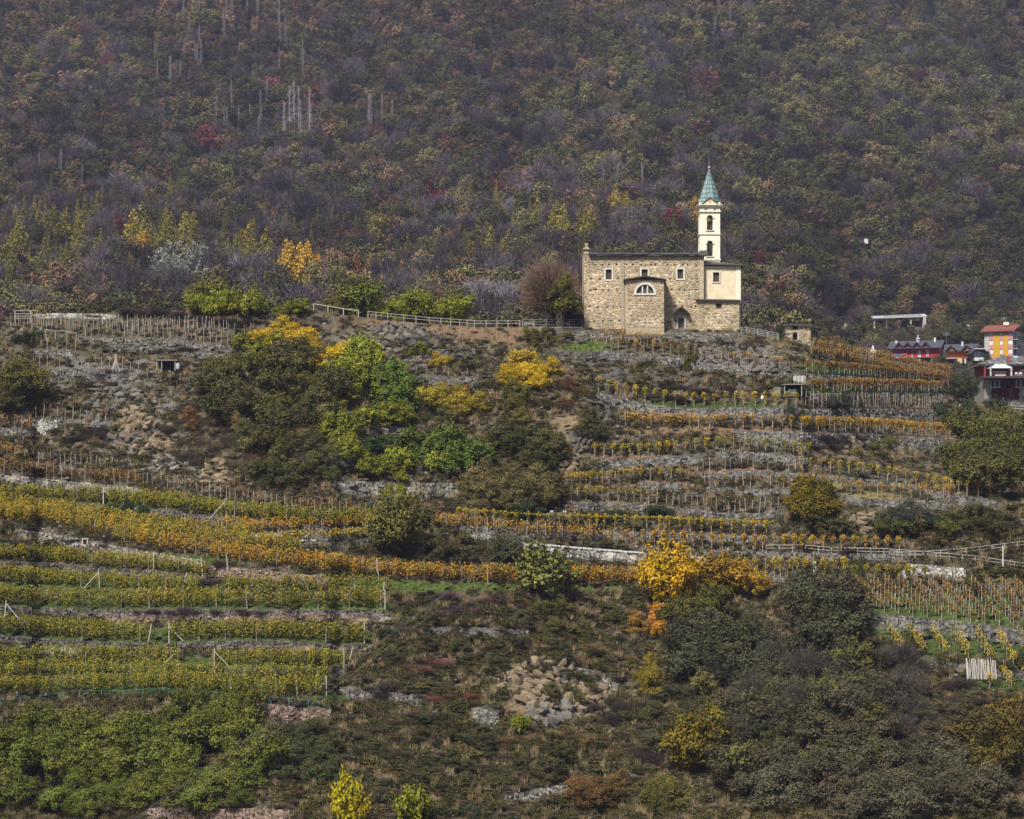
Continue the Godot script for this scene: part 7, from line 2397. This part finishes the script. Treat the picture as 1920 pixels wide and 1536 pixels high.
	for i in 7:
		s = Shape.new()
		var a := 0.22 + 0.1 * i
		var p := e0.lerp(e1, a).lerp(r0.lerp(r1, a), 0.25) + t * 1.2
		var q := e0.lerp(e1, a + 0.09).lerp(r0.lerp(r1, a + 0.09), 0.25) + t * 1.2
		var q2 := e0.lerp(e1, a + 0.09).lerp(r0.lerp(r1, a + 0.09), 0.7) + t * 1.2
		var p2 := e0.lerp(e1, a).lerp(r0.lerp(r1, a), 0.7) + t * 1.2
		s.quad(p, p2, q2, q)
		part(roof, "roof_panel", s.mesh(), worn(Color(0.20, 0.20, 0.235), 0.4, 0.5, blotch))
	for x in [2.5, 26.0, 49.0, 72.0]: boxes(o, "column", worn(Color(0.52, 0.50, 0.44), 0.9, 0.4, blotch), [[Vector3(x * k, 9 * k, 0.2), Vector3(0.5, 18.5 * k, 0.5)]])
	boxes(o, "end_wall", worn(Color(0.55, 0.52, 0.46), 0.9, 0.4, blotch), [[Vector3(98 * k, 6 * k, -2), Vector3(1.0, 32 * k, 6)]])
	boxes(o, "back_wall", paint(Color(0.11, 0.08, 0.075)), [[Vector3(W / 2, 8 * k, -6.5), Vector3(W, 20 * k, 0.3)]])
	# pale yellow house among the trees
	o = house("yellow_house", "small pale yellow house with a dark roof half hidden by trees", 1566, 630, 760, -0.12)
	k = 760.0 / FOCAL
	s = Shape.new()
	block(s, Vector3.ZERO, 31 * k, 29 * k, 6, [[9.5 * k, 14 * k, 17.5 * k, 24 * k]], 0.25)
	part(o, "wall", s.mesh(), worn(Color(0.66, 0.60, 0.30), 0.9, 0.3, blotch))
	window(o, Vector3(9.5 * k, 14 * k, 0), 8 * k, 10 * k, 0.15, 0, paint(Color(0.3, 0.3, 0.3)), glass, 1)
	s = Shape.new()
	for g in [-1, 1]: s.box(Vector3(15.5 * k + g * 1.6, 29 * k + 0.55, -2.6), Vector3(3.9, 0.25, 8), Basis(Vector3.BACK, -g * 0.36))
	part(o, "roof", s.mesh(), worn(Color(0.085, 0.065, 0.06), 0.9, 0.5, blotch))
	s = Shape.new()
	s.tri(Vector3(0, 29 * k, 0.01), Vector3(15.5 * k, 29 * k + 1.1, 0.01), Vector3(31 * k, 29 * k, 0.01))
	part(o, "gable", s.mesh(), worn(Color(0.66, 0.60, 0.30), 0.9, 0.3, blotch))
	# other pale bits of buildings between the trees
	for q in [[1608, 622, 24, 4, "long white low wall right of the pale yellow house"], [1779, 622, 18, 4, "white hut roof between the shed and the block of flats"], [1818, 624, 16, 13, "white gable glimpsed through the trees left of the block of flats"]]:
		var p := seen(q[0], q[1], 780)
		o = thing("outbuilding", p, q[4], "outbuilding")
		k = 780.0 / FOCAL
		boxes(o, "wall", worn(Color(0.66, 0.65, 0.62), 0.9, 0.4, blotch), [[Vector3(q[2] * k / 2, q[3] * k / 2 - 1, -1.5), Vector3(q[2] * k, q[3] * k + 2, 3)]])
		s = Shape.new()
		s.box(Vector3(q[2] * k / 2, q[3] * k + 0.15, -1.3), Vector3(q[2] * k + 0.6, 0.2, 3.6), Basis(Vector3.RIGHT, 0.15))
		part(o, "roof", s.mesh(), white)
	o = thing("field_shrine", seen(1637, 668, 408), "small white shrine standing at the crest of the far right vines", "shrine")
	s = Shape.new()
	s.lathe(Vector3.ZERO, [[0.5, -0.6], [0.5, 0.7], [0.55, 0.75], [0.28, 1.1], [0.15, 1.7], [0.0, 1.8]], 8)
	part(o, "body", s.mesh(), white)
	for q in [[1775, 634, 5.5], [1790, 636, 6.0], [1812, 640, 6.5], [1830, 640, 7.0], [1760, 640, 6.0], [1622, 640, 6.5], [1610, 646, 6.0], [1590, 654, 3.2], [1575, 656, 2.6], [1650, 640, 5.0], [1670, 642, 4.4], [1700, 644, 4.6], [1725, 646, 5.0], [1742, 648, 5.5], [1560, 650, 7.0], [1640, 652, 6.0], [1690, 634, 3.6]]:
		for j in 2: plant("hamlet_tree", seen(q[0] + rand(-6, 6), q[1] + 8 + 6 * j, 742 - 8 * j), q[2] * rand(0.8, 1.2), q[2] * rand(0.8, 1.15), "tree%d" % (rng.randi() % 3), tone_step(Color(0.075, 0.075, 0.03), rng.randi() % 4), "dark olive tree " + ("between the ruined hut and the long open shed" if q[0] < 1640 else ("below the long open shed" if q[0] < 1755 else "left of the block of flats")), "tree", "hamlet trees", "trunk0")
	for i in 15:
		var u := rand(1780, 1850)
		plant("hamlet_shrub", on_mountain(u, rand(690, 750)), rand(2.0, 4.0), rand(1.4, 2.6), "tree%d" % (i % 3), tone_step(Color(0.075, 0.08, 0.03), i), "dark shrub on the bank under the orange house", "shrub", "shrubs under the hamlet", "trunk0")
	# shack on the wooded slope far behind the tower
	o = thing("mountain_hut", on_mountain(1618, 482) + Vector3(0, 4, 8), "tiny white hut far up the wooded slope", "hut")
	boxes(o, "wall", white, [[Vector3(0, 1, 0), Vector3(1.4, 1.8, 1.4)]])
	boxes(o, "roof", dark, [[Vector3(0, 2.3, 0), Vector3(1.8, 0.2, 1.8)]])

# ---- the red and stone house at the right edge ------------------------------------------------------------------------
func build_near_house() -> void:
	var d := hill_depth(1860, 762) + 6.0
	var k := d / FOCAL
	var o := thing("stone_house", seen(1846, 762, d), "stone house with a red upper storey, slate roof and balcony at the right edge", "house")
	var W := 100.0 * k
	var red := worn(Color(0.40, 0.045, 0.05), 0.8, 0.5, blotch)
	var mortar := worn(Color(0.42, 0.40, 0.36), 0.95, 0.35, grain, 0.5)
	var white := worn(Color(0.80, 0.79, 0.77), 0.7, 0.6, blotch)
	var glass := paint(Color(0.02, 0.023, 0.03), 0.12)
	var timber := worn(Color(0.10, 0.062, 0.055), 0.8, 0.6, blotch)
	var H := 51.0 * k
	var holes := []
	for x in [12.0, 60.0]: holes.append([x * k, 36.0 * k, (x + 15.5) * k, 49.0 * k])
	var s := Shape.new()
	block(s, Vector3.ZERO, W, H, 9.0, holes, 0.3)
	var low := part(o, "lower_wall", s.mesh(), mortar)
	s = Shape.new()
	var tones := [Color(0.50, 0.48, 0.43), Color(0.42, 0.40, 0.36), Color(0.58, 0.55, 0.5), Color(0.33, 0.31, 0.28)]
	var keep := []
	for q in holes: keep.append([q[0] - 0.1, q[1] - 0.1, q[2] + 0.1, q[3] + 0.1])
	rubble(s, Vector3.ZERO, Vector3.RIGHT, Vector3.UP, W, H, keep, tones)
	part(low, "stones", s.mesh(), stone_paint(), Vector3.ZERO, "stuff")
	for q in holes: window(o, Vector3(q[0], q[1], 0), q[2] - q[0], q[3] - q[1], 0.06, 0.0, white, glass, 1)
	for q in holes:
		for x in [q[0] - 0.05, (q[0] + q[2]) / 2, q[2] + 0.05]: boxes(o, "window_frame", white, [[Vector3(x, (q[1] + q[3]) / 2, 0.06), Vector3(0.2, q[3] - q[1], 0.12)]])
		boxes(o, "window_sill", white, [[Vector3((q[0] + q[2]) / 2, q[1] - 0.07, 0.1), Vector3(q[2] - q[0] + 0.4, 0.16, 0.3)]])
	# dark red creeper on the wall
	s = Shape.new()
	for i in 2600:
		var x := rand(14, 66)
		var y := rand(12, 50)
		if y < 30 - absf(x - 44) * 0.2 + 12 * sin(x * 0.4) and rng.randf() < 0.75: continue
		var inside := false
		for q in holes: if x * k > q[0] - 0.2 and x * k < q[2] + 0.2 and y * k > q[1] - 0.2 and y * k < q[3] + 0.2: inside = true
		if inside: continue
		s.tint = Color(0.10, 0.02, 0.026) * rand(0.6, 1.5)
		s.leaf(Vector3(x * k, y * k, rand(0.07, 0.22)), (Vector3(0, 0.2, 1) + ball() * 0.5).normalized(), ball(), rand(0.2, 0.34), 0.24)
	part(o, "creeper", s.mesh(), leaf_white(), Vector3.ZERO, "stuff")
	# balcony
	var by := 53.0 * k
	boxes(o, "balcony_floor", timber, [[Vector3(W / 2 - 0.4, by, 1.2), Vector3(W + 0.8, 4.0 * k, 3.6)]])
	s = Shape.new()
	pierced(s, Vector3(0, by + 2.0 * k, -1.4), Vector3.RIGHT, Vector3.UP, W, 25.0 * k, [], 0.2)
	s.panel(Vector3(0, by + 2 * k, -9), Vector3(0, 0, 7.6), Vector3.UP * 25.0 * k)
	part(o, "upper_wall", s.mesh(), red)
	boxes(o, "recess", worn(Color(0.12, 0.03, 0.035), 0.9, 0.5, blotch), [[Vector3(26 * k, by + 13 * k, -1.37), Vector3(42 * k, 22 * k, 0.06)]])
	for q in [0.4, 1.0]: boxes(o, "balcony_rail", timber, [[Vector3(W / 2, by + q, 2.9), Vector3(W, 0.05, 0.05)]])
	boxes(o, "corner_post", red, [[Vector3(0.5 * k, by + 13.5 * k, 0.2), Vector3(3.2 * k, 23.0 * k, 3.2 * k)]])
	boxes(o, "white_door", white, [[Vector3(74 * k, by + 9.5 * k, -1.33), Vector3(8 * k, 15 * k, 0.08)]])
	# hipped slate roof
	s = Shape.new()
	var ey := by + 25.5 * k
	var A := Vector3(-13 * k, ey, 0.5)
	var B := Vector3(W + 2, ey, 0.5)
	var R0 := Vector3(40 * k, ey + 18.5 * k, -4.2)
	var R1 := Vector3(W + 2, ey + 20.0 * k, -4.2)
	var C := Vector3(-13 * k, ey, -10.5)
	s.quad(A, R0, R1, B)
	s.tri(C, R0, A)
	s.quad(A - Vector3(0, 0.22, 0), A, B, B - Vector3(0, 0.22, 0))
	s.quad(C - Vector3(0, 0.22, 0), C, A, A - Vector3(0, 0.22, 0))
	s.quad(A - Vector3(0, 0.22, 0), B - Vector3(0, 0.22, 0), Vector3(W + 2, ey - 0.5, -1.4), Vector3(-0.2, ey - 0.5, -1.4))
	var slate := worn(Color(0.15, 0.15, 0.152), 0.8, 0.5, blotch)
	var roof := part(o, "roof", s.mesh(), slate)
	s = Shape.new()
	for j in 9:
		var t := j / 9.0
		slabs(s, A.lerp(R0, t), B.lerp(R1, t) - A.lerp(R0, t), (R0 - A) * Vector3(0, 1, 1) / 9.0, [Color(0.15, 0.15, 0.152), Color(0.20, 0.2, 0.2), Color(0.11, 0.11, 0.115)], 1, 0.55)
	part(roof, "slates", s.mesh(), stone_paint(), Vector3.ZERO, "stuff")
	boxes(roof, "chimney", worn(Color(0.36, 0.10, 0.07), 0.9, 0.8, blotch), [[Vector3(47 * k, ey + 9.5 * k, -0.9), Vector3(5.4 * k, 11 * k, 0.5)], [Vector3(47 * k, ey + 15.2 * k, -0.9), Vector3(6.6 * k, 0.12, 0.62)]])
	s = Shape.new()
	var n := (R0 - A) * Vector3(0, 1, 1)
	var m := Vector3.RIGHT.cross(n.normalized())
	s.panel(Vector3(61 * k, ey, 0.5) + n * 0.7 + m * 0.2, Vector3.RIGHT * 9 * k, n * 0.22)
	part(roof, "skylight", s.mesh(), paint(Color(0.25, 0.42, 0.70), 0.15))
	# garden pavilion on the balcony
	var g := thing("pavilion", o.position + Vector3(26 * k, by + 2 * k, 1.5), "white canopy pavilion with tied curtains on the balcony of the stone house", "pavilion")
	var pw := 22.0 * k
	s = Shape.new()
	var y0 := 16.0 * k
	for i in 4:
		var b := Basis(Vector3.UP, i * PI / 2)
		var z := 1.0
		var p := func(x: float, y: float, f: float) -> Vector3: return Vector3(x, y, f)
		var c0 := [Vector3(-pw, y0, z), Vector3(-pw, y0, -z), Vector3(pw, y0, -z), Vector3(pw, y0, z)]
		var c1 := [Vector3(-pw * 0.45, y0 + 5 * k, z * 0.45), Vector3(-pw * 0.45, y0 + 5 * k, -z * 0.45), Vector3(pw * 0.45, y0 + 5 * k, -z * 0.45), Vector3(pw * 0.45, y0 + 5 * k, z * 0.45)]
		var j := (i + 3) % 4
		s.quad(c0[i], c1[i], c1[j], c0[j]) if false else s.quad(c0[j], c1[j], c1[i], c0[i])
		s.quad(c0[j] - Vector3(0, 1.4 * k, 0), c0[j], c0[i], c0[i] - Vector3(0, 1.4 * k, 0))
	s.box(Vector3(0, y0 + 6.2 * k, 0), Vector3(pw * 0.95, 2.0 * k, 0.95))
	part(g, "canopy", s.mesh(), white)
	for x in [-1, 1]:
		boxes(g, "pole", timber, [[Vector3(x * pw * 0.98, y0 / 2, 0.95), Vector3(0.09, y0, 0.09)]])
		s = Shape.new()
		s.lathe(Vector3(x * pw * 0.88, 0.05, 0.9), [[0.22, 0.0], [0.18, 0.35], [0.12, y0 * 0.45], [0.2, y0 * 0.75], [0.3, y0]], 8)
		part(g, "curtain", s.mesh(), white)
	var sw := thing("garden_swing", o.position + Vector3(25 * k, by + 2 * k, 1.3), "pale cushioned garden swing under the white pavilion", "swing seat")
	boxes(sw, "canopy", worn(Color(0.52, 0.52, 0.50), 0.9, 1, blotch), [[Vector3(0, 7.5 * k, 0), Vector3(25 * k, 4 * k, 0.7)]])
	boxes(sw, "seat", worn(Color(0.70, 0.64, 0.60), 0.9, 1, blotch), [[Vector3(1 * k, 2.3 * k, 0.3), Vector3(20 * k, 3.6 * k, 0.6)]])
	for x in [-11, 12]: boxes(sw, "leg", timber, [[Vector3(x * k, 3.5 * k, 0), Vector3(0.07, 7 * k, 0.5)]])
	for i in 2:
		var ch := thing("garden_chair", o.position + Vector3((55.5 + 7.5 * i) * k, by + 2 * k, 1.9), ["white garden chair nearer the pavilion on the balcony", "white garden chair nearer the white door on the balcony"][i], "chair", "chairs on the balcony")
		boxes(ch, "backrest", white, [[Vector3(0, 0.55, 0), Vector3(5 * k, 0.3, 0.05)]])
		boxes(ch, "seat", white, [[Vector3(0, 0.35, -0.25), Vector3(5 * k, 0.06, 0.5)]])
		for x in [-2, 2]: boxes(ch, "leg", white, [[Vector3(x * k, 0.17, -0.2), Vector3(0.05, 0.34, 0.4)]])
